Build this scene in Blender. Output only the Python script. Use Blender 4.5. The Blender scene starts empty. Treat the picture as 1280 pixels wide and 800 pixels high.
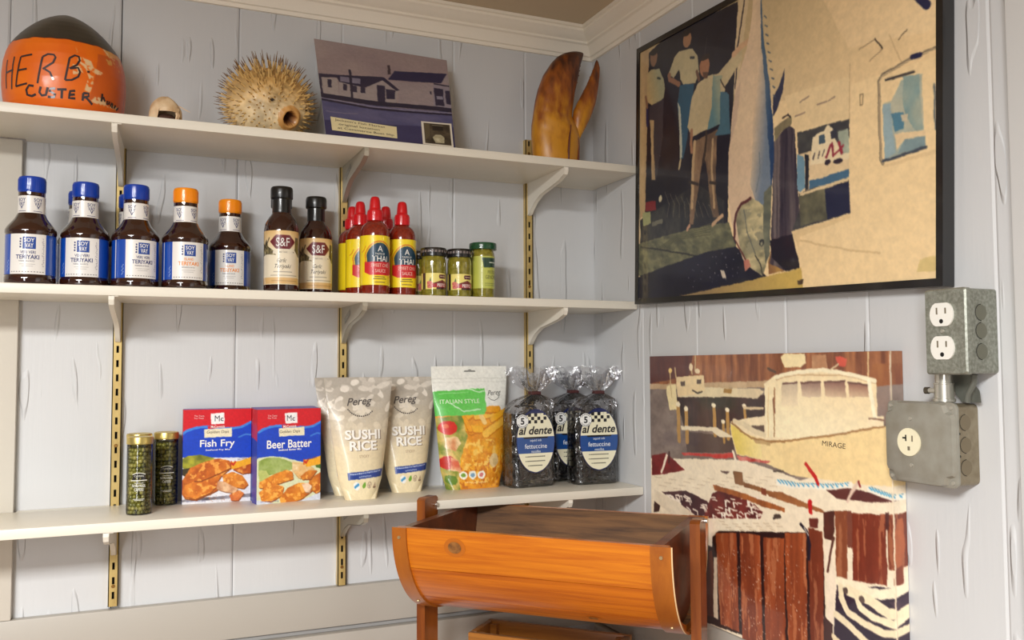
import bpy, bmesh, math, random
import numpy as np
from mathutils import Vector, Matrix
from math import sin, cos, pi, sqrt, atan2, radians
S = bpy.context.scene
COL = S.collection
# ------------------------------------------------------------------ camera
cam = bpy.data.cameras.new('camera'); camo = bpy.data.objects.new('camera', cam); COL.objects.link(camo)
cam.sensor_width = 36; cam.lens = 1112.05 / 1280 * 36; cam.clip_start = .02
yaw, pitch, roll = 0.4139, 0.0530, -0.0040
fw = Vector((sin(yaw)*cos(pitch), cos(yaw)*cos(pitch), sin(pitch))); rt = Vector((cos(yaw), -sin(yaw), 0)); up = rt.cross(fw)
r2 = rt*cos(roll) + up*sin(roll); u2 = -rt*sin(roll) + up*cos(roll)
camo.matrix_world = Matrix(((r2.x, u2.x, -fw.x, -.9717), (r2.y, u2.y, -fw.y, -1.7524), (r2.z, u2.z, -fw.z, 1.5), (0, 0, 0, 1)))
S.camera = camo
# ------------------------------------------------------------------ world and lights
wd = bpy.data.worlds.new('world'); S.world = wd; wd.use_nodes = True
wd.node_tree.nodes['Background'].inputs[0].default_value = (1, .92, .80, 1)
wd.node_tree.nodes['Background'].inputs[1].default_value = .185
def area(name, loc, target, sx, sy, power, color):
    l = bpy.data.lights.new(name, 'AREA'); l.shape = 'RECTANGLE'; l.size = sx; l.size_y = sy; l.energy = power; l.color = color
    o = bpy.data.objects.new(name, l); COL.objects.link(o); o.location = loc
    o.rotation_euler = (Vector(target) - Vector(loc)).to_track_quat('-Z', 'Y').to_euler(); return o
area('ceiling_lamp_light', (-2.0, -2.35, 2.245), (-2.0, -2.35, 0), 1.2, .6, 152, (1, 1, .985))
area('window_daylight', (-2.25, -3.4, 1.45), (-.6, 0, 1.45), .36, 1.7, 25, (.97, .98, 1))
S.view_settings.view_transform = 'Standard'; S.view_settings.look = 'None'; S.view_settings.gamma = 1; S.view_settings.use_curve_mapping = False
S.view_settings.exposure = 0.16
# ------------------------------------------------------------------ materials
def lin(c):
    c = np.asarray(c, float) / 255.0
    return np.where(c <= .04045, c / 12.92, ((c + .055) / 1.055) ** 2.4)
MATS = {}
def base_mat(name):
    m = bpy.data.materials.new(name); m.use_nodes = True
    return m, m.node_tree, m.node_tree.nodes['Principled BSDF']
def mat(name, rgb, rough=.5, metal=0, coat=0, spec=.5, bump=None, var=None):
    """rgb is an 8 bit colour; bump=(scale,strength,stretch); var=(rgb2,scale,stretch,amount)"""
    if name in MATS: return MATS[name]
    m, nt, b = base_mat(name); N = nt.nodes; L = nt.links
    c = (*lin(rgb), 1)
    b.inputs['Base Color'].default_value = c; b.inputs['Roughness'].default_value = rough; b.inputs['Metallic'].default_value = metal
    b.inputs['Coat Weight'].default_value = coat; b.inputs['Coat Roughness'].default_value = .04; b.inputs['Specular IOR Level'].default_value = spec
    tc = N.new('ShaderNodeTexCoord')
    def noise(scale, st, det=4):
        mp = N.new('ShaderNodeMapping'); mp.inputs['Scale'].default_value = st; L.new(tc.outputs['Object'], mp.inputs[0])
        n = N.new('ShaderNodeTexNoise'); n.inputs['Scale'].default_value = scale; n.inputs['Detail'].default_value = det; L.new(mp.outputs[0], n.inputs['Vector']); return n
    if var:
        n = noise(var[1], var[2]); r = N.new('ShaderNodeValToRGB'); r.color_ramp.elements[0].position = .35; r.color_ramp.elements[1].position = .68
        r.color_ramp.elements[0].color = c; c2 = lin(var[0]) * var[3] + lin(rgb) * (1 - var[3]); r.color_ramp.elements[1].color = (*c2, 1)
        L.new(n.outputs[0], r.inputs[0]); L.new(r.outputs[0], b.inputs['Base Color'])
    if bump:
        n = noise(bump[0], bump[2]); bp = N.new('ShaderNodeBump'); bp.inputs['Strength'].default_value = bump[1]; bp.inputs['Distance'].default_value = .002
        L.new(n.outputs[0], bp.inputs['Height']); L.new(bp.outputs[0], b.inputs['Normal'])
    MATS[name] = m; return m
def wall_mat(name, rgb, axis):
    """painted boards with long raised checks in the grain, running upwards"""
    m, nt, b = base_mat(name); N = nt.nodes; L = nt.links
    b.inputs['Base Color'].default_value = (*lin(rgb), 1); b.inputs['Roughness'].default_value = .5
    tc = N.new('ShaderNodeTexCoord')
    def noise(st, det, rough=.5, off=0):
        mp = N.new('ShaderNodeMapping'); mp.inputs['Scale'].default_value = st; mp.inputs['Location'].default_value = (off, off*.7, off*.3); L.new(tc.outputs['Object'], mp.inputs[0])
        n = N.new('ShaderNodeTexNoise'); n.inputs['Scale'].default_value = 1; n.inputs['Detail'].default_value = det; n.inputs['Roughness'].default_value = rough; L.new(mp.outputs[0], n.inputs['Vector']); return n
    h = 46; st = (h, h, 6.5)
    n1 = noise(st, 1.0, .4, 3.1); r1 = N.new('ShaderNodeValToRGB'); e = r1.color_ramp.elements
    e[0].position = .655; e[0].color = (0, 0, 0, 1); e[1].position = .70; e[1].color = (1, 1, 1, 1)
    L.new(n1.outputs[0], r1.inputs[0])
    n2 = noise((160, 160, 9), 3, .6, 9.); n3 = noise((5, 5, 2), 2, .5, 1.)
    a = N.new('ShaderNodeMath'); a.operation = 'MULTIPLY'; a.inputs[1].default_value = .12; L.new(n2.outputs[0], a.inputs[0])
    s = N.new('ShaderNodeMath'); s.operation = 'ADD'; L.new(r1.outputs[0], s.inputs[0]); L.new(a.outputs[0], s.inputs[1])
    bp = N.new('ShaderNodeBump'); bp.inputs['Strength'].default_value = .8; bp.inputs['Distance'].default_value = .0026; L.new(s.outputs[0], bp.inputs['Height']); L.new(bp.outputs[0], b.inputs['Normal'])
    mx = N.new('ShaderNodeMixRGB'); mx.inputs[1].default_value = (*lin(rgb), 1); mx.inputs[2].default_value = (*(lin(rgb)*.90), 1); L.new(n3.outputs[0], mx.inputs[0]); L.new(mx.outputs[0], b.inputs['Base Color'])
    return m
def wood_mat(name, rgb, rgb2, rough=.3, coat=.4, st=(3, 60, 60), knot=True):
    if name in MATS: return MATS[name]
    m, nt, b = base_mat(name); N = nt.nodes; L = nt.links; b.inputs['Roughness'].default_value = rough; b.inputs['Coat Weight'].default_value = coat; b.inputs['Coat Roughness'].default_value = .15
    tc = N.new('ShaderNodeTexCoord'); mp = N.new('ShaderNodeMapping'); mp.inputs['Scale'].default_value = st; L.new(tc.outputs['Object'], mp.inputs[0])
    n = N.new('ShaderNodeTexNoise'); n.inputs['Scale'].default_value = 1; n.inputs['Detail'].default_value = 6; n.inputs['Roughness'].default_value = .62; n.inputs['Distortion'].default_value = .6; L.new(mp.outputs[0], n.inputs['Vector'])
    r = N.new('ShaderNodeValToRGB'); e = r.color_ramp.elements; e[0].position = .33; e[0].color = (*lin(rgb2), 1); e[1].position = .62; e[1].color = (*lin(rgb), 1); L.new(n.outputs[0], r.inputs[0])
    L.new(r.outputs[0], b.inputs['Base Color'])
    bp = N.new('ShaderNodeBump'); bp.inputs['Strength'].default_value = .2; bp.inputs['Distance'].default_value = .001; L.new(n.outputs[0], bp.inputs['Height']); L.new(bp.outputs[0], b.inputs['Normal'])
    MATS[name] = m; return m
def clear_mat(name, tint=(255, 255, 255), rough=.05, body=0.0, wrinkle=0):
    """thin clear film or glass wall: see-through with fresnel gloss"""
    if name in MATS: return MATS[name]
    m = bpy.data.materials.new(name); m.use_nodes = True; nt = m.node_tree; N = nt.nodes; L = nt.links
    for n in list(N): N.remove(n)
    out = N.new('ShaderNodeOutputMaterial'); tr = N.new('ShaderNodeBsdfTransparent'); tr.inputs[0].default_value = (*lin(tint), 1)
    gl = N.new('ShaderNodeBsdfGlossy'); gl.inputs['Roughness'].default_value = rough; gl.inputs[0].default_value = (1, 1, 1, 1)
    fr = N.new('ShaderNodeFresnel'); fr.inputs[0].default_value = 1.5
    ad = N.new('ShaderNodeMath'); ad.operation = 'ADD'; ad.use_clamp = True; ad.inputs[1].default_value = body; L.new(fr.outputs[0], ad.inputs[0])
    mx = N.new('ShaderNodeMixShader'); L.new(ad.outputs[0], mx.inputs[0]); L.new(tr.outputs[0], mx.inputs[1]); L.new(gl.outputs[0], mx.inputs[2]); L.new(mx.outputs[0], out.inputs[0])
    if wrinkle:
        tc = N.new('ShaderNodeTexCoord'); n = N.new('ShaderNodeTexNoise'); n.inputs['Scale'].default_value = 55; n.inputs['Detail'].default_value = 3; L.new(tc.outputs['Object'], n.inputs['Vector'])
        bp = N.new('ShaderNodeBump'); bp.inputs['Strength'].default_value = wrinkle; bp.inputs['Distance'].default_value = .006; L.new(n.outputs[0], bp.inputs['Height'])
        L.new(bp.outputs[0], gl.inputs['Normal']); L.new(bp.outputs[0], fr.inputs['Normal'])
    MATS[name] = m; return m
def print_mat(name, rough=.5, coat=0):
    """flat print: the colour attribute of the sheet"""
    if name in MATS: return MATS[name]
    m, nt, b = base_mat(name); a = nt.nodes.new('ShaderNodeAttribute'); a.attribute_name = 'Col'
    nt.links.new(a.outputs['Color'], b.inputs['Base Color']); b.inputs['Roughness'].default_value = rough; b.inputs['Coat Weight'].default_value = coat; b.inputs['Coat Roughness'].default_value = .06
    MATS[name] = m; return m
def ink(rgb, rough=.5): return mat('ink_%d_%d_%d' % tuple(rgb), rgb, rough, coat=.7)
M_WALL = wall_mat('blue_grey_wall_paint', (209, 210, 211), 0)
M_WHITE = mat('cream_white_paint', (230, 224, 209), .38, bump=(60, .05, (1, 1, 1)))
M_TRIM = mat('trim_paint', (206, 200, 188), .45, bump=(50, .08, (1, 1, 4)))
M_SILL = mat('rail_paint', (178, 172, 162), .45, bump=(50, .05, (1, 1, 1)))
M_BWALL = mat('casing_paint', (210, 210, 209), .45, bump=(50, .06, (1, 1, 3)))
M_CROWN = mat('crown_paint', (246, 238, 222), .45, bump=(90, .12, (1, 1, 1)))
M_CEIL = mat('ceiling_paint', (206, 188, 160), .7, bump=(120, .05, (1, 1, 1)))
M_FLOOR = mat('floor_boards', (140, 112, 84), .5, var=((110, 86, 64), 3, (1, 12, 1), .8))
M_GAP = mat('shadow_gap', (150, 148, 146), .8)
M_BRASS = mat('brass_strip', (216, 190, 124), .36, .45, var=((170, 136, 74), 60, (1, 1, .3), .5))
M_DARKSLOT = mat('slot_dark', (30, 22, 14), .8)
M_STEEL = mat('bracket_steel', (190, 184, 168), .38, .55, bump=(80, .05, (1, 1, 1)))
M_BWHITE = mat('bracket_white_paint', (232, 226, 212), .4)
M_GALV = mat('galvanised_steel', (134, 136, 124), .42, .55, var=((176, 178, 168), 260, (1, 1, 1), .7), bump=(200, .06, (1, 1, 1)))
M_GREYBOX = mat('painted_box_steel', (160, 157, 146), .36, .3, var=((134, 128, 112), 40, (1, 1, 1), .6))
M_BRONZE = mat('worn_box_side', (132, 120, 98), .4, .55, var=((160, 150, 128), 90, (1, 1, 1), .6))
M_PLAST = mat('white_plastic', (236, 234, 226), .35, coat=.2)
M_IVORY = mat('ivory_plastic', (236, 228, 196), .35, coat=.2)
M_SCREW = mat('screw_metal', (176, 172, 160), .35, .4)
M_BLACKF = mat('black_frame', (24, 22, 22), .3, coat=.3)
M_DARK = mat('dark_hole', (18, 14, 12), .8)
# ------------------------------------------------------------------ mesh helpers
class MB:
    def __init__(s): s.v = []; s.f = []; s.m = []; s.mats = []
    def mi(s, m):
        if m not in s.mats: s.mats.append(m)
        return s.mats.index(m)
    def add(s, vs, fs, m):
        o = len(s.v); s.v.extend([tuple(v) for v in vs]); k = s.mi(m)
        for f in fs: s.f.append(tuple(i + o for i in f)); s.m.append(k)
    def box(s, c, d, m, rz=0, bev=0):
        x, y, z = d[0]/2, d[1]/2, d[2]/2
        if bev:
            bm = bmesh.new(); bmesh.ops.create_cube(bm, size=1); bmesh.ops.scale(bm, vec=d, verts=bm.verts)
            bmesh.ops.bevel(bm, geom=bm.edges[:], offset=bev, segments=2, affect='EDGES', profile=.5)
            vs = [v.co.copy() for v in bm.verts]; bm.verts.index_update(); fs = [[v.index for v in f.verts] for f in bm.faces]; bm.free()
        else:
            vs = [Vector((a*x, b*y, e*z)) for a in (-1, 1) for b in (-1, 1) for e in (-1, 1)]
            fs = [(0, 1, 3, 2), (4, 6, 7, 5), (0, 4, 5, 1), (2, 3, 7, 6), (0, 2, 6, 4), (1, 5, 7, 3)]
        R = Matrix.Rotation(rz, 3, 'Z'); s.add([R @ v + Vector(c) for v in vs], fs, m)
    def lathe(s, prof, m, n=40, a0=0, a1=2*pi, cap=True, org=(0, 0, 0)):
        full = abs(a1 - a0 - 2*pi) < 1e-6; k = n if full else n + 1; vs = []; fs = []
        for r, z in prof:
            for i in range(k):
                a = a0 + (a1 - a0)*i/n; vs.append((org[0] + r*sin(a), org[1] - r*cos(a), org[2] + z))
        for j in range(len(prof) - 1):
            for i in range(n):
                i2 = (i + 1) % k; fs.append((j*k + i, j*k + i2, (j + 1)*k + i2, (j + 1)*k + i))
        if cap and full:
            fs.append(tuple(range(k - 1, -1, -1))); fs.append(tuple((len(prof) - 1)*k + i for i in range(k)))
        s.add(vs, fs, m)
    def cyl(s, p0, p1, r0, r1, m, n=16):
        p0 = Vector(p0); p1 = Vector(p1); d = (p1 - p0).normalized(); a = d.orthogonal().normalized(); b = d.cross(a)
        vs = [p + (a*cos(2*pi*i/n) + b*sin(2*pi*i/n))*r for p, r in ((p0, r0), (p1, r1)) for i in range(n)]
        fs = [(i, (i + 1) % n, n + (i + 1) % n, n + i) for i in range(n)] + [tuple(range(n - 1, -1, -1)), tuple(range(n, 2*n))]
        s.add(vs, fs, m)
    def tube(s, path, rad, m, n=8):
        P = [Vector(p) for p in path]; vs = []; fs = []; up_ = None
        for i, p in enumerate(P):
            d = (P[min(i + 1, len(P) - 1)] - P[max(i - 1, 0)]).normalized()
            a = d.orthogonal().normalized() if up_ is None else (up_ - d*up_.dot(d)).normalized(); up_ = a; b = d.cross(a)
            r = rad[i] if isinstance(rad, (list, tuple)) else rad
            vs += [p + (a*cos(2*pi*k/n) + b*sin(2*pi*k/n))*r for k in range(n)]
        for i in range(len(P) - 1):
            for k in range(n): fs.append((i*n + k, i*n + (k + 1) % n, (i + 1)*n + (k + 1) % n, (i + 1)*n + k))
        fs += [tuple(range(n - 1, -1, -1)), tuple((len(P) - 1)*n + k for k in range(n))]
        s.add(vs, fs, m)
    def prism(s, poly, depth, m, fn):
        """poly: 2-D outline; fn(a,b,c) -> point; c runs 0..depth"""
        n = len(poly); vs = [fn(a, b, 0) for a, b in poly] + [fn(a, b, depth) for a, b in poly]
        fs = [tuple(range(n - 1, -1, -1)), tuple(range(n, 2*n))] + [(i, (i + 1) % n, n + (i + 1) % n, n + i) for i in range(n)]
        s.add(vs, fs, m)
    def flat(s, poly, m, fn):
        if len(poly) == 4 and max(p[0] for p in poly) - min(p[0] for p in poly) > .004:
            k = 10; (a, b, c, d) = [Vector(p) for p in poly]; vs = []
            for i in range(k + 1): t = i/k; vs += [fn(*a.lerp(b, t)), fn(*d.lerp(c, t))]
            s.add(vs, [(2*i, 2*i + 2, 2*i + 3, 2*i + 1) for i in range(k)], m); return
        s.add([fn(a, b) for a, b in poly], [tuple(range(len(poly)))], m)
    def stroke(s, pts, w, m, fn, step=None):
        """flat ribbon along a 2-D polyline mapped by fn"""
        P = [Vector(p) for p in pts]
        if step:
            Q = [P[0]]
            for a, b in zip(P, P[1:]):
                k = max(1, int((b - a).length/step))
                Q += [a.lerp(b, (i + 1)/k) for i in range(k)]
            P = Q
        if len(P) < 2: return
        vs = []
        for i, p in enumerate(P):
            d = (P[min(i + 1, len(P) - 1)] - P[max(i - 1, 0)])
            d = d.normalized() if d.length > 0 else Vector((1, 0)); nrm = Vector((-d.y, d.x))*w/2
            vs += [fn(*(p + nrm)), fn(*(p - nrm))]
        s.add(vs, [(2*i, 2*i + 1, 2*i + 3, 2*i + 2) for i in range(len(P) - 1)], m)
    def text(s, t, h, m, fn, cx=0, cy=0, w=None, shear=0, bold=0, align='C'):
        """lettering: glyph outlines mapped through fn(x,y); h = height of the text box, w = width it is fitted to"""
        V, F = glyphs(t, bold)
        if not len(V): return
        x0, x1 = V[:, 0].min(), V[:, 0].max(); y0, y1 = V[:, 1].min(), V[:, 1].max()
        ky = h/(y1 - y0); kx = (w/(x1 - x0)) if w else ky
        xo = {'C': (x0 + x1)/2, 'L': x0, 'R': x1}[align]
        X = (V[:, 0] - xo)*kx; Y = (V[:, 1] - (y0 + y1)/2)*ky; X = X + shear*Y
        s.add([fn(cx + a, cy + b) for a, b in zip(X, Y)], F, m)
    def build(s, name, parent=None, loc=None, rz=0, angle=35):
        me = bpy.data.meshes.new(name); me.from_pydata(s.v, [], s.f)
        for m in s.mats: me.materials.append(m)
        me.polygons.foreach_set('material_index', s.m); me.polygons.foreach_set('use_smooth', [True]*len(s.f))
        me.validate(); me.update(); me.set_sharp_from_angle(angle=radians(angle))
        o = bpy.data.objects.new(name, me); COL.objects.link(o)
        if parent: o.parent = parent
        if loc: o.location = loc
        if rz: o.rotation_euler.z = rz
        return o
_G = {}
def glyphs(t, bold=0):
    if (t, bold) in _G: return _G[t, bold]
    c = bpy.data.curves.new('t', 'FONT'); c.body = t; c.size = 1; c.resolution_u = 3; c.fill_mode = 'FRONT'; c.offset = bold
    o = bpy.data.objects.new('t', c); COL.objects.link(o); dg = bpy.context.evaluated_depsgraph_get(); dg.update()
    me = o.evaluated_get(dg).to_mesh(); V = np.array([v.co[:2] for v in me.vertices]).reshape(-1, 2); F = [tuple(p.vertices) for p in me.polygons]
    o.evaluated_get(dg).to_mesh_clear(); bpy.data.objects.remove(o); bpy.data.curves.remove(c); _G[t, bold] = (V, F); return V, F
def thing(name, label, cat, loc=(0, 0, 0), rz=0, group=None):
    o = bpy.data.objects.new(name, None); COL.objects.link(o); o.location = loc; o.rotation_euler.z = rz; o.empty_display_size = .02
    o['label'] = label; o['category'] = cat
    if group: o['group'] = group
    return o
def tag(o, label, cat, group=None):
    o['label'] = label; o['category'] = cat
    if group: o['group'] = group
    return o
def struct(o): o['kind'] = 'structure'; return o
def dup(o, label=None, loc=None, rz=None, parent=None):
    c = o.copy(); COL.objects.link(c)
    if parent: c.parent = parent
    if label: c['label'] = label
    if loc: c.location = loc
    if rz is not None: c.rotation_euler.z = rz
    for ch in list(o.children): dup(ch, parent=c)
    return c
# ------------------------------------------------------------------ painter of flat prints
def vnoise(H, W, fx, fy, seed, rot=0, asp=1):
    rs = np.random.RandomState(seed); y, x = np.mgrid[0:H, 0:W]; x = x/W*asp; y = y/H
    x, y = x*cos(rot) - y*sin(rot), x*sin(rot) + y*cos(rot); tot = np.zeros((H, W)); amp = 1; s = 0
    for o in range(4):
        g = rs.rand(64, 64); X = x*fx*2**o + 100; Y = y*fy*2**o + 100; xi = np.floor(X).astype(int); yi = np.floor(Y).astype(int); tx = X - xi; ty = Y - yi
        tx = tx*tx*(3 - 2*tx); ty = ty*ty*(3 - 2*ty); G = lambda a, b: g[b % 64, a % 64]
        v = (G(xi, yi)*(1 - tx) + G(xi + 1, yi)*tx)*(1 - ty) + (G(xi, yi + 1)*(1 - tx) + G(xi + 1, yi + 1)*tx)*ty
        tot += v*amp; s += amp; amp *= .55
    return np.clip((tot/s - .5)*2.2 + .5, 0, 1)
def raster(ops, asp, H, bg=(128, 128, 128)):
    """paint ops in coordinates (0..asp, 0..1, y down) -> (H,W,3) 8-bit colours"""
    W = int(round(H*asp)); img = np.empty((H, W, 3)); img[:] = bg; seed = 1
    ys, xs = np.mgrid[0:H, 0:W]; px = (xs + .5)/H; py = (ys + .5)/H
    def inside(pts):
        a = np.array(pts); x0, y0 = a.min(0); x1, y1 = a.max(0)
        j0, j1 = max(0, int(x0*H) - 1), min(W, int(x1*H) + 2); i0, i1 = max(0, int(y0*H) - 1), min(H, int(y1*H) + 2)
        if j0 >= j1 or i0 >= i1: return None
        X = px[i0:i1, j0:j1]; Y = py[i0:i1, j0:j1]; ins = np.zeros(X.shape, bool)
        for (ax, ay), (bx, by) in zip(pts, pts[1:] + pts[:1]):
            if ay == by: continue
            c = ((ay > Y) != (by > Y)) & (X < (bx - ax)*(Y - ay)/(by - ay) + ax); ins ^= c
        return (slice(i0, i1), slice(j0, j1)), ins
    for op in ops:
        seed += 1
        if op[0] == 'P':
            r = inside(list(op[2]))
            if r is None: continue
            sl, ins = r; k = op[3]; c = np.array(op[1], float); t = None
            if 'c2' in k:
                if 'grad' in k:
                    gx0, gy0, gx1, gy1 = k['grad']; dx, dy = gx1 - gx0, gy1 - gy0
                    t = np.clip(((px[sl] - gx0)*dx + (py[sl] - gy0)*dy)/(dx*dx + dy*dy), 0, 1)
                else: t = vnoise(H, W, *k['n'], seed, k.get('rot', 0), asp)[sl]*k.get('a', 1)
                if 'mask' in k: ins = ins & (t > k['mask'])
                if 'mask' in k: col = np.broadcast_to(c, ins.shape + (3,))
                else: col = c + (np.array(k['c2'], float) - c)*t[..., None]
            else: col = np.broadcast_to(c, ins.shape + (3,))
            img[sl][ins] = col[ins]
        elif op[0] == 'L':
            P = op[3]; w = max(op[2], .7/H)/2; c = np.array(op[1], float)
            for (ax, ay), (bx, by) in zip(P, P[1:]):
                j0, j1 = max(0, int((min(ax, bx) - w)*H) - 1), min(W, int((max(ax, bx) + w)*H) + 2); i0, i1 = max(0, int((min(ay, by) - w)*H) - 1), min(H, int((max(ay, by) + w)*H) + 2)
                if j0 >= j1 or i0 >= i1: continue
                X = px[i0:i1, j0:j1] - ax; Y = py[i0:i1, j0:j1] - ay; dx, dy = bx - ax, by - ay; q = dx*dx + dy*dy + 1e-12
                t = np.clip((X*dx + Y*dy)/q, 0, 1); d = np.hypot(X - t*dx, Y - t*dy); a = np.clip((w - d)*H + .5, 0, 1)[..., None]
                img[i0:i1, j0:j1] = img[i0:i1, j0:j1]*(1 - a) + c*a
        elif op[0] == 'E':
            (cx, cy), (rx, ry) = op[2], op[3]; rx = max(rx, 1e-4); ry = max(ry, 1e-4)
            d = np.hypot((px - cx)/rx, (py - cy)/ry); img[d < 1] = op[1]
        elif op[0] == 'D':
            r = inside(list(op[4]))
            if r is None: continue
            sl, ins = r; rs = np.random.RandomState(seed); idx = np.argwhere(ins)
            if not len(idx): continue
            for q in idx[rs.randint(len(idx), size=op[2])]:
                i, j = q[0] + sl[0].start, q[1] + sl[1].start; k = max(0, int(op[3]*H*(.5 + rs.rand())/2)); img[i:i + k + 1, j:j + k + 1] = op[1]
    return img
def photo_grain(img, asp, warp=.004, grain=.10, seed=3):
    """soften hand-cut edges of a painted picture: small wobble, grain, blur"""
    H, W = img.shape[:2]; y, x = np.mgrid[0:H, 0:W]
    dx = (vnoise(H, W, 34, 34, seed, 0, asp) - .5)*2*warp*H + (vnoise(H, W, 9, 9, seed + 1, 0, asp) - .5)*2*warp*1.2*H; dy = (vnoise(H, W, 34, 34, seed + 2, 0, asp) - .5)*2*warp*H
    img = img[np.clip((y + dy).astype(int), 0, H - 1), np.clip((x + dx).astype(int), 0, W - 1)]
    p = np.pad(img, ((1, 1), (1, 1), (0, 0)), 'edge'); img = (p[:-2, 1:-1] + p[2:, 1:-1] + p[1:-1, :-2] + p[1:-1, 2:] + 2*img)/6
    g = (vnoise(H, W, 60, 60, seed + 5, 0, asp) - .5)*1.3 + (vnoise(H, W, 150, 150, seed + 6, 0, asp) - .5)*.9
    return np.clip(img*(1 + grain*g[..., None]), 0, 255)
def sheet(name, ops, asp, H, fn, material, parent=None, ss=2, smooth=True, bg=(128, 128, 128), img=None, grain=None):
    """flat print as a fine grid whose points carry the colours; fn(u,v) -> point, v down"""
    if img is None: img = raster(ops, asp, H*ss, bg)
    if grain: img = photo_grain(img, asp, *grain)
    h = img.shape[0]//ss; w = img.shape[1]//ss
    img = img[:h*ss, :w*ss].reshape(h, ss, w, ss, 3).mean((1, 3)); c = np.ones((h, w, 4), np.float32); c[..., :3] = lin(np.clip(img, 0, 255))
    U = np.linspace(0, 1, w); Vv = np.linspace(0, 1, h)
    vs = np.array([fn(u, v) for v in Vv for u in U], np.float32)
    i = np.arange(h*w).reshape(h, w); q = np.stack([i[:-1, :-1], i[1:, :-1], i[1:, 1:], i[:-1, 1:]], -1).reshape(-1, 4)
    me = bpy.data.meshes.new(name); me.vertices.add(h*w); me.vertices.foreach_set('co', vs.ravel()); n = len(q)
    me.loops.add(n*4); me.loops.foreach_set('vertex_index', q.ravel().astype(np.int32)); me.polygons.add(n); me.polygons.foreach_set('loop_start', np.arange(0, n*4, 4, dtype=np.int32))
    me.polygons.foreach_set('use_smooth', [smooth]*n); me.update(calc_edges=True)
    at = me.color_attributes.new('Col', 'FLOAT_COLOR', 'POINT'); at.data.foreach_set('color', c.ravel()); me.materials.append(material)
    o = bpy.data.objects.new(name, me); COL.objects.link(o)
    if parent: o.parent = parent
    return o
M_PRINT = print_mat('matte_print', .55); M_PRINTG = print_mat('glossy_print', .35, .35); M_CARTON = print_mat('carton_print', .38, .15)
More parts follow.
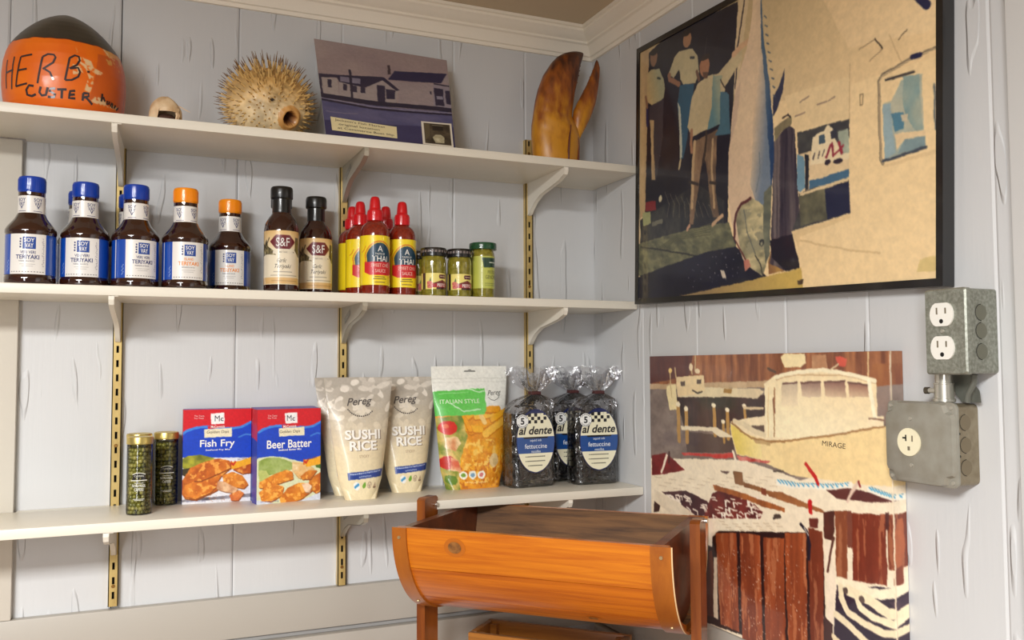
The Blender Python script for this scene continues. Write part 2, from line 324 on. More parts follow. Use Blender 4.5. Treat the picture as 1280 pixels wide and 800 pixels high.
ART_TUNA=[
('P',(240,210,160),[(-0.1331,-0.4656),(1.5029,0.1847),(1.5023,1.1063),(-0.111,1.0818)],{}),
('P',(196,172,130),[(-0.141,-1.0142),(1.5031,-0.2209),(1.5027,0.4266),(1.0973,0.4236),(0.7817,0.3951),(-0.1205,0.4144)],{'c2':(238,206,156),'grad':(0.7401,0.0675,1.1289,0.5707)}),
('P',(222,192,146),[(0.9281,-0.0437),(1.5029,0.1847),(1.5028,0.3663),(1.1282,0.3154)],{'c2':(240,210,162),'grad':(0.9288,0.1065,1.2467,0.4173)}),
('P',(19,18,36),[(0.0296,0.0278),(0.6225,-0.1101),(0.6235,0.0225),(0.6202,0.1645),(0.6,0.3517),(0.5839,0.5417),(0.5727,0.7888),(0.6209,0.8211),(0.6218,0.9436),(0.3432,1.0122),(0.0122,1.0001),(0.008,0.6837),(0.0438,0.6687)],{'c2':(30,32,48),'n':(14,10),'a':0.7}),
('P',(190,165,122),[(0.3632,-0.0068),(0.5211,-0.0209),(0.6985,-0.0811),(0.6234,0.0059),(0.5212,0.0019)],{}),
('P',(204,174,128),[(-0.0132,-0.0041),(0.0648,-0.0006),(0.057,0.3184),(0.0438,0.6687),(-0.0042,0.6758)],{'c2':(150,120,90),'n':(20,3),'a':0.5}),
('P',(214,190,150),[(0.6235,0.0225),(0.6652,-0.0938),(0.6985,-0.0811),(0.6502,0.1734),(0.6215,0.3295),(0.6041,0.3197),(0.6116,0.1619)],{}),
('L',(50,40,50),0.0068,[(0.6575,0.0123),(0.6246,0.1657),(0.6126,0.2998)]),
('P',(28,30,42),[(0.008,0.6837),(0.3889,0.5942),(0.554,0.6755),(0.5549,0.7869),(0.3407,0.7642),(0.0392,0.7739)],{'c2':(80,78,66),'n':(40,24),'a':0.55}),
('P',(128,36,44),[(0.0467,0.6122),(0.1181,0.6192),(0.1235,0.6557),(0.0473,0.6515)],{}),
('P',(160,162,112),[(0.0264,0.6545),(0.0832,0.6561),(0.0858,0.7008),(0.0303,0.7084)],{}),
('E',(205,195,160),(0.1527,0.6147),(0.0108,0.0131)),
('P',(110,108,92),[(0.0939,0.6989),(0.1731,0.6946),(0.1685,0.713),(0.0941,0.7156)],{}),
('L',(120,120,100),0.0044,[(-0.0005,0.6114),(0.0142,0.7659)]),
('P',(128,126,92),[(-0.0089,0.7778),(0.0384,0.771),(0.3406,0.755),(0.5801,0.754),(0.6036,0.8133),(0.6227,0.8428),(0.4446,0.8487),(0.0556,0.8993),(-0.0072,0.9056)],{'c2':(72,74,60),'n':(26,52),'a':0.9,'rot':-0.3}),
('L',(34,34,36),0.0057,[(0.0124,0.7883),(0.4025,0.8573)]),
('L',(84,84,62),0.0033,[(0.1938,0.8102),(0.2502,0.7887),(0.3585,0.7848),(0.4771,0.7858)]),
('L',(84,84,62),0.0033,[(0.1803,0.809),(0.2501,0.7845),(0.3584,0.7786),(0.477,0.7768)]),
('L',(84,84,62),0.0033,[(0.1667,0.8077),(0.2501,0.7802),(0.3584,0.7724),(0.477,0.7678)]),
('L',(84,84,62),0.0033,[(0.153,0.8065),(0.2501,0.776),(0.3583,0.7662),(0.4769,0.7589)]),
('L',(84,84,62),0.0034,[(0.1392,0.8053),(0.25,0.7717),(0.3583,0.76),(0.4768,0.7499)]),
('P',(14,14,34),[(-0.0071,0.9112),(0.0556,0.8993),(0.4446,0.8477),(0.6227,0.8447),(0.7773,0.953),(0.6348,0.9691),(0.2801,0.9975),(-0.006,0.9962)],{'c2':(24,24,50),'n':(6,8),'a':0.8}),
('D',(190,185,180),34,0.0035,[(0.324,0.8737),(0.634,0.8495),(0.6642,0.9462),(0.3604,0.974)]),
('P',(205,190,170),[(0.5362,0.9189),(0.5543,0.9177),(0.5678,0.9476),(0.5467,0.9488)],{}),
('P',(150,124,86),[(0.2847,0.9976),(0.6348,0.9681),(0.9389,0.937),(0.9465,1.0019),(0.7008,1.0111)],{'c2':(200,168,88),'grad':(0.441,0.9757,0.8791,0.9592)}),
('P',(120,90,60),[(0.2847,0.9992),(0.6348,0.9705),(0.9389,0.9392),(0.9465,1.004),(0.7008,1.0111)],{'c2':(190,160,95),'n':(60,8),'a':0.45,'rot':-0.2,'mask':0.45}),
('P',(176,136,74),[(0.7938,0.8729),(0.8634,0.9406),(0.7874,0.9491),(0.7838,0.9082)],{'c2':(120,80,60),'n':(30,3),'a':0.7}),
('P',(60,45,35),[(0.9206,0.9747),(0.9482,0.9728),(0.9465,0.9869),(0.9237,0.9878)],{'c2':(190,160,95),'n':(20,20),'a':0.6}),
('P',(38,32,50),[(0.8056,0.5249),(0.8471,0.5),(0.8803,0.4818),(0.9057,0.5048),(0.9245,0.7023),(0.9285,0.8018),(0.8929,0.8227),(0.9327,0.9378),(0.8717,0.9412),(0.7925,0.9153),(0.8067,0.7107)],{'c2':(112,100,98),'n':(60,2),'a':1}),
('P',(20,18,36),[(0.7921,0.8379),(0.8965,0.8281),(0.9327,0.9378),(0.8717,0.9412),(0.8001,0.8953)],{}),
('P',(150,138,100),[(0.8092,0.4792),(0.8947,0.4548),(0.8912,0.4867),(0.8471,0.4975),(0.8133,0.5238)],{'c2':(90,80,70),'n':(20,20),'a':0.6}),
('L',(40,34,40),0.0062,[(0.8506,0.4549),(0.8764,0.4506),(0.8875,0.4607)]),
('P',(52,52,58),[(0.9166,0.5171),(1.1349,0.5211),(1.1357,0.7933),(0.8965,0.8206),(0.9283,0.7573),(0.9241,0.6031)],{'c2':(96,96,86),'n':(30,30),'a':0.5}),
('P',(232,204,156),[(0.8577,0.3878),(1.1346,0.3984),(1.1349,0.5211),(0.9166,0.5171),(0.8948,0.4724)],{}),
('P',(228,200,156),[(0.9169,0.5844),(0.9865,0.5852),(0.9866,0.6071),(1.1352,0.6043),(1.1354,0.6966),(0.9699,0.6993),(0.9246,0.7073)],{}),
('P',(236,216,176),[(0.9864,0.5462),(1.0066,0.5359),(1.0332,0.5366),(1.0463,0.5203),(1.0658,0.534),(1.0852,0.5805),(1.1351,0.5766),(1.1353,0.6366),(0.973,0.6266)],{}),
('P',(70,90,104),[(1.01,0.5462),(1.0333,0.5462),(1.0366,0.5708),(1.0101,0.5704)],{}),
('P',(46,48,62),[(1.0561,0.5438),(1.0818,0.5375),(1.0915,0.5677),(1.0595,0.5659)],{}),
('P',(190,196,170),[(1.0914,0.5489),(1.1289,0.5475),(1.1352,0.6181),(1.0979,0.6158)],{'c2':(120,130,120),'n':(30,30),'a':0.5}),
('L',(60,50,60),0.0046,[(0.9866,0.6119),(0.9934,0.5938)]),
('L',(60,50,60),0.0046,[(1.0069,0.6108),(1.0135,0.5927)]),
('L',(60,50,60),0.0045,[(1.0269,0.6097),(1.0334,0.5917)]),
('L',(140,40,60),0.0084,[(1.0434,0.6151),(1.0595,0.5849)]),
('L',(140,40,60),0.0083,[(1.066,0.5814),(1.0725,0.6157)]),
('L',(150,44,62),0.0092,[(1.0947,0.5824),(1.1042,0.6123)]),
('L',(150,44,62),0.0066,[(1.0789,0.6122),(1.1104,0.5948)]),
('E',(44,34,50),(1.0499,0.6306),(0.013,0.0086)),
('E',(44,34,50),(1.0917,0.6357),(0.0189,0.0084)),
('P',(110,146,164),[(0.9169,0.5819),(0.9487,0.5977),(0.9526,0.6917),(0.9316,0.7034),(0.9209,0.6919)],{}),
('P',(30,34,46),[(0.9521,0.5885),(0.9695,0.5966),(0.9665,0.6987),(0.9526,0.7016)],{}),
('P',(66,104,132),[(0.9698,0.6748),(1.1354,0.6666),(1.1354,0.692),(0.9699,0.6993)],{}),
('P',(222,196,152),[(0.9316,0.7058),(1.1354,0.6896),(1.1354,0.6989),(0.9317,0.7182)],{}),
('P',(112,108,84),[(0.9246,0.7147),(1.047,0.7061),(1.0538,0.7972),(0.9321,0.8096)],{'c2':(60,60,54),'n':(24,24),'a':0.8}),
('P',(26,32,62),[(1.0339,0.7089),(1.1354,0.7012),(1.1357,0.7933),(1.0473,0.8011)],{}),
('L',(150,126,110),0.0047,[(0.9303,0.4257),(0.9721,0.4161)]),
('L',(150,126,110),0.0046,[(1.0063,0.4487),(1.046,0.4487)]),
('L',(150,126,110),0.0045,[(1.0526,0.4503),(1.0783,0.4424)]),
('L',(150,126,110),0.0048,[(0.9091,0.4631),(0.9516,0.4603)]),
('L',(190,160,122),0.0027,[(1.1345,0.3636),(1.135,0.5257)]),
('P',(164,164,132),[(0.0528,0.1025),(0.0802,0.0899),(0.1431,0.1023),(0.1717,0.154),(0.1808,0.1905),(0.1725,0.2244),(0.127,0.2408),(0.0911,0.2342),(0.0542,0.2134)],{'c2':(196,170,120),'grad':(0.1415,0.148,0.061,0.1653)}),
('E',(134,100,78),(0.0996,0.0476),(0.027,0.0339)),
('E',(24,20,30),(0.1029,0.0247),(0.0305,0.014)),
('L',(60,70,70),0.0085,[(0.1293,0.1369),(0.1471,0.1417)]),
('P',(58,56,66),[(0.0692,0.235),(0.1726,0.2302),(0.1673,0.377),(0.1235,0.5371),(0.0875,0.5314),(0.0819,0.3694)],{}),
('P',(196,166,122),[(0.0772,0.2888),(0.1063,0.2972),(0.1042,0.4234),(0.1163,0.534),(0.0911,0.53),(0.0856,0.3801)],{'c2':(110,90,76),'n':(14,6),'a':0.5}),
('L',(36,40,80),0.0174,[(0.0545,0.2335),(0.0591,0.3048)]),
('L',(140,104,80),0.0131,[(0.0428,0.1905),(0.0545,0.2335)]),
('E',(164,122,92),(0.327,0.0436),(0.0254,0.0319)),
('E',(26,22,30),(0.3267,0.0174),(0.0286,0.0131)),
('P',(192,178,138),[(0.2458,0.0876),(0.2755,0.0753),(0.3591,0.0878),(0.3936,0.121),(0.4034,0.1879),(0.376,0.2219),(0.3046,0.2099),(0.2832,0.1835),(0.2762,0.1438),(0.2384,0.1669),(0.2059,0.139)],{'c2':(168,160,130),'n':(6,6),'a':0.7}),
('L',(56,60,66),0.0085,[(0.35,0.1195),(0.372,0.1258)]),
('L',(146,104,80),0.0205,[(0.2094,0.1467),(0.213,0.165),(0.2735,0.198)]),
('L',(110,80,66),0.0152,[(0.388,0.1837),(0.4006,0.2145)]),
('P',(42,84,108),[(0.2801,0.2016),(0.3714,0.2234),(0.355,0.3044),(0.3339,0.411),(0.3091,0.4855),(0.2832,0.4854),(0.2921,0.4025),(0.2646,0.283)],{}),
('P',(186,186,166),[(0.2677,0.2648),(0.2843,0.2877),(0.2987,0.4132),(0.2993,0.479),(0.2831,0.4807),(0.2822,0.4005)],{}),
('L',(190,170,130),0.0119,[(0.2897,0.4866),(0.2802,0.5179)]),
('P',(150,120,92),[(0.3719,0.4372),(0.5122,0.4192),(0.5077,0.5703),(0.5054,0.6406),(0.5291,0.7334),(0.4888,0.7285),(0.4551,0.5614),(0.4335,0.4856),(0.4072,0.5897),(0.3718,0.74),(0.3467,0.7372),(0.3576,0.5727)],{'c2':(84,66,56),'n':(26,16),'a':0.8}),
('L',(60,48,44),0.0111,[(0.4478,0.4163),(0.4425,0.4873),(0.4338,0.5218)]),
('L',(190,160,120),0.0153,[(0.3781,0.4384),(0.3668,0.5466),(0.3649,0.675)]),
('L',(180,150,112),0.0109,[(0.4864,0.4511),(0.4814,0.5481),(0.5001,0.6928)]),
('L',(50,40,40),0.0116,[(0.3483,0.5804),(0.3981,0.5974)]),
('L',(50,40,40),0.011,[(0.4731,0.6001),(0.508,0.6092)]),
('P',(206,188,146),[(0.3946,0.2267),(0.4519,0.2146),(0.5177,0.2234),(0.6011,0.1812),(0.6481,0.1693),(0.6484,0.212),(0.5563,0.2775),(0.5429,0.3486),(0.5292,0.4026),(0.3624,0.4168),(0.3335,0.3737),(0.3577,0.268)],{'c2':(170,150,116),'n':(8,6),'a':0.5}),
('P',(92,128,134),[(0.4844,0.2206),(0.5391,0.238),(0.528,0.2658),(0.5287,0.3453),(0.5292,0.4035),(0.4537,0.4104),(0.4795,0.3337)],{'c2':(150,156,132),'grad':(0.473,0.3214,0.5284,0.3065)}),
('P',(68,104,120),[(0.5282,0.2923),(0.5746,0.304),(0.5854,0.4521),(0.4979,0.441),(0.5263,0.4028)],{}),
('E',(164,114,84),(0.4367,0.177),(0.0298,0.0363)),
('E',(40,30,32),(0.4423,0.1442),(0.0283,0.0091)),
('P',(92,62,48),[(0.4217,0.1928),(0.4577,0.2008),(0.452,0.2227),(0.431,0.219)],{}),
('L',(160,114,86),0.0173,[(0.359,0.3931),(0.3563,0.4341),(0.3598,0.4717)]),
('L',(40,26,30),0.0047,[(0.5279,0.2482),(0.5677,0.3022),(0.5844,0.3151)]),
('L',(60,56,60),0.0037,[(0.4507,0.0743),(0.4393,0.1342)]),
('L',(206,166,128),0.0208,[(0.603,0.1814),(0.6417,0.1654),(0.6919,0.1589)]),
('L',(196,150,120),0.0116,[(0.3468,0.7418),(0.3342,0.7543)]),
('L',(196,160,124),0.0145,[(0.4891,0.7534),(0.5432,0.729)]),
('D',(170,165,160),40,0.0022,[(0.0545,0.2335),(0.5674,0.2673),(0.5984,0.7058),(0.2185,0.6557)]),
('L',(120,110,92),0.0025,[(0.1837,0.5931),(0.2184,0.6461),(0.202,0.6919)]),
('L',(120,110,92),0.0024,[(0.2213,0.6044),(0.252,0.6506),(0.2425,0.6968)]),
('L',(120,110,92),0.0024,[(0.2582,0.6155),(0.285,0.655),(0.2822,0.7016)]),
('L',(120,110,92),0.0024,[(0.2944,0.6263),(0.3173,0.6594),(0.321,0.7064)]),
('L',(120,110,92),0.0023,[(0.3299,0.6369),(0.3491,0.6637),(0.359,0.711)]),
('L',(120,110,92),0.0023,[(0.3646,0.6474),(0.3804,0.6679),(0.3962,0.7155)]),
('L',(120,110,92),0.0023,[(0.3987,0.6576),(0.4111,0.672),(0.4327,0.7199)]),
('L',(120,110,92),0.0022,[(0.4322,0.6676),(0.4412,0.676),(0.4683,0.7243)]),
('L',(120,110,92),0.0022,[(0.465,0.6775),(0.4709,0.68),(0.5033,0.7285)]),
('P',(224,196,160),[(0.7109,-0.0764),(0.7473,-0.0625),(0.7524,0.1192),(0.777,0.2712),(0.8052,0.4602),(0.8098,0.5799),(0.799,0.7096),(0.7958,0.8124),(0.7885,0.8866),(0.7576,0.9518),(0.7053,0.9248),(0.6554,0.8891),(0.6165,0.8098),(0.5944,0.7554),(0.576,0.651),(0.5793,0.5131),(0.5958,0.3784),(0.6211,0.2745),(0.6755,0.1809),(0.6996,0.0807)],{'c2':(206,176,150),'n':(3,5),'a':0.6}),
('P',(112,126,142),[(0.719,-0.0733),(0.7473,-0.0625),(0.7524,0.1192),(0.777,0.2712),(0.8052,0.4602),(0.8098,0.5799),(0.7953,0.7401),(0.7602,0.7251),(0.7201,0.6987),(0.6952,0.6418),(0.7025,0.5097),(0.7135,0.3256),(0.7204,0.1409)],{'c2':(218,190,156),'grad':(0.782,0.4473,0.7061,0.4358)}),
('P',(30,60,100),[(0.7393,-0.0656),(0.7473,-0.0625),(0.7524,0.1192),(0.777,0.2712),(0.8052,0.4602),(0.8098,0.5799),(0.7989,0.6838),(0.7824,0.5255),(0.7656,0.3389),(0.7446,0.1485)],{'c2':(70,96,120),'grad':(0.8052,0.4525,0.7624,0.4482)}),
('P',(206,190,144),[(0.6159,0.7333),(0.6456,0.6991),(0.7037,0.6884),(0.7601,0.7199),(0.7953,0.7401),(0.7885,0.8866),(0.7576,0.9518),(0.6971,0.919),(0.6468,0.8723)],{'c2':(120,116,92),'n':(16,30),'a':1}),
('P',(150,144,116),[(0.6457,0.7208),(0.7443,0.7283),(0.7767,0.8623),(0.7295,0.9107),(0.6719,0.8583)],{'c2':(90,92,84),'n':(24,40),'a':1,'mask':0.6}),
('L',(96,98,92),0.004,[(0.6626,0.723),(0.6798,0.8001),(0.7212,0.8784)]),
('P',(120,122,100),[(0.7638,0.6786),(0.8026,0.6586),(0.7958,0.8124),(0.7885,0.8866),(0.7692,0.9136),(0.7607,0.8087)],{'c2':(64,70,70),'n':(12,30),'a':0.7}),
('L',(84,34,40),0.0117,[(0.6122,0.8148),(0.6118,0.7656),(0.6245,0.7262),(0.6498,0.7024),(0.6955,0.6899)]),
('L',(96,44,44),0.0055,[(0.6122,0.8148),(0.6425,0.8557),(0.6805,0.9071)]),
('E',(40,44,50),(0.753,0.8419),(0.0126,0.0105)),
('E',(150,146,120),(0.753,0.8445),(0.0055,0.0052)),
('L',(60,56,52),0.0049,[(0.7213,0.8837),(0.7455,0.9119),(0.7576,0.9492)]),
('L',(110,120,128),0.0046,[(0.7351,0.5426),(0.7436,0.6099),(0.7239,0.6728)]),
('P',(40,44,72),[(0.8048,0.3799),(0.8275,0.3547),(0.8572,0.3011),(0.8502,0.3732),(0.8241,0.4258),(0.8051,0.4421)],{}),
('L',(66,80,98),0.0042,[(0.7602,0.1007),(0.7721,0.1099)]),
('L',(66,80,98),0.0042,[(0.7654,0.1313),(0.7772,0.1404)]),
('L',(66,80,98),0.0042,[(0.7705,0.1618),(0.7823,0.1708)]),
('L',(66,80,98),0.0042,[(0.7756,0.1923),(0.7873,0.201)]),
('L',(66,80,98),0.0042,[(0.7806,0.2226),(0.7923,0.2312)]),
('L',(66,80,98),0.0041,[(0.7857,0.2527),(0.7974,0.2613)]),
('L',(66,80,98),0.0041,[(0.7907,0.2828),(0.8023,0.2912)]),
('L',(66,80,98),0.0041,[(0.7957,0.3128),(0.8073,0.3211)]),
('L',(66,80,98),0.0041,[(0.8007,0.3426),(0.8123,0.3508)]),
('L',(66,80,98),0.0041,[(0.8057,0.3724),(0.8172,0.3804)]),
('P',(205,176,150),[(0.5835,0.4863),(0.6085,0.3263),(0.6425,0.2802),(0.6221,0.4118)],{}),
('P',(206,150,126),[(0.6602,0.8942),(0.6856,0.8915),(0.7002,0.9159),(0.6677,0.9277)],{'c2':(150,60,56),'n':(10,10),'a':0.5}),
('P',(226,196,146),[(0.8929,0.8227),(1.1357,0.7956),(1.1357,0.8071),(0.9323,0.8417),(0.9254,0.8805),(0.911,0.8495)],{}),
('L',(216,186,138),0.0059,[(0.9323,0.8516),(1.1299,0.8985),(1.2476,0.9176)]),
('P',(216,190,128),[(1.3814,0.9457),(1.4361,0.9377),(1.4361,0.9786),(1.3712,0.9785)],{}),
('L',(112,100,84),0.0089,[(1.2576,0.6737),(1.2495,0.6583),(1.2443,0.485),(1.2426,0.4398),(1.2556,0.4273),(1.3567,0.4086),(1.4336,0.4039),(1.4847,0.4046)]),
('L',(200,176,138),0.0035,[(1.2576,0.6737),(1.2503,0.6584),(1.2451,0.4852),(1.2442,0.4416),(1.2572,0.429),(1.3567,0.4098),(1.4336,0.4057)]),
('P',(150,166,158),[(1.2557,0.5082),(1.2845,0.5075),(1.3203,0.4572),(1.3877,0.4587),(1.3936,0.6062),(1.398,0.6553),(1.264,0.666)],{'c2':(196,188,160),'n':(7,9),'a':0.85}),
('P',(112,146,150),[(1.3249,0.4491),(1.3789,0.4563),(1.3907,0.6056),(1.3717,0.6107),(1.3341,0.5566),(1.3265,0.5053)],{'c2':(176,178,156),'n':(12,9),'a':0.8}),
('P',(80,126,146),[(1.2861,0.5406),(1.3265,0.5462),(1.3311,0.5929),(1.3018,0.5929),(1.2924,0.5722)],{}),
('P',(206,190,160),[(1.3157,0.5524),(1.3432,0.5562),(1.3387,0.5761),(1.3235,0.5696)],{}),
('P',(228,200,156),[(1.2987,0.5985),(1.398,0.6102),(1.398,0.6264),(1.3342,0.6219),(1.305,0.6435)],{}),
('P',(140,160,160),[(1.3342,0.6219),(1.398,0.6264),(1.3994,0.6555),(1.3074,0.6551)],{'c2':(100,124,130),'n':(8,8),'a':0.6}),
('P',(150,172,176),[(1.2573,0.5105),(1.2829,0.5122),(1.3003,0.6488),(1.264,0.6647)],{}),
('L',(58,56,58),0.0074,[(1.2676,0.4433),(1.3604,0.4464)]),
('L',(64,72,84),0.0084,[(1.2576,0.6661),(1.3342,0.6601),(1.3994,0.6555)]),
('L',(106,112,112),0.0068,[(1.4252,0.4968),(1.428,0.6136)]),
('L',(226,196,148),0.0099,[(1.264,0.6799),(1.4329,0.6709)]),
('L',(28,32,70),0.0141,[(1.3552,0.4069),(1.3819,0.4073)]),
('L',(28,32,70),0.0234,[(1.3714,0.248),(1.4044,0.2837)]),
('L',(140,116,90),0.0026,[(1.1676,0.3312),(1.2292,0.3192),(1.2554,0.3566),(1.2077,0.3749)]),
('L',(40,32,34),0.0035,[(1.2292,0.3192),(1.2538,0.3548)]),
('L',(70,58,50),0.0029,[(1.3124,0.3472),(1.3263,0.3365),(1.3385,0.3267)]),
('L',(110,92,70),0.0026,[(1.1723,0.462),(1.1826,0.4633),(1.1826,0.4934),(1.1741,0.4927),(1.1723,0.462)]),
('L',(200,170,128),0.0025,[(1.2794,0.3232),(1.3187,0.4101)])]
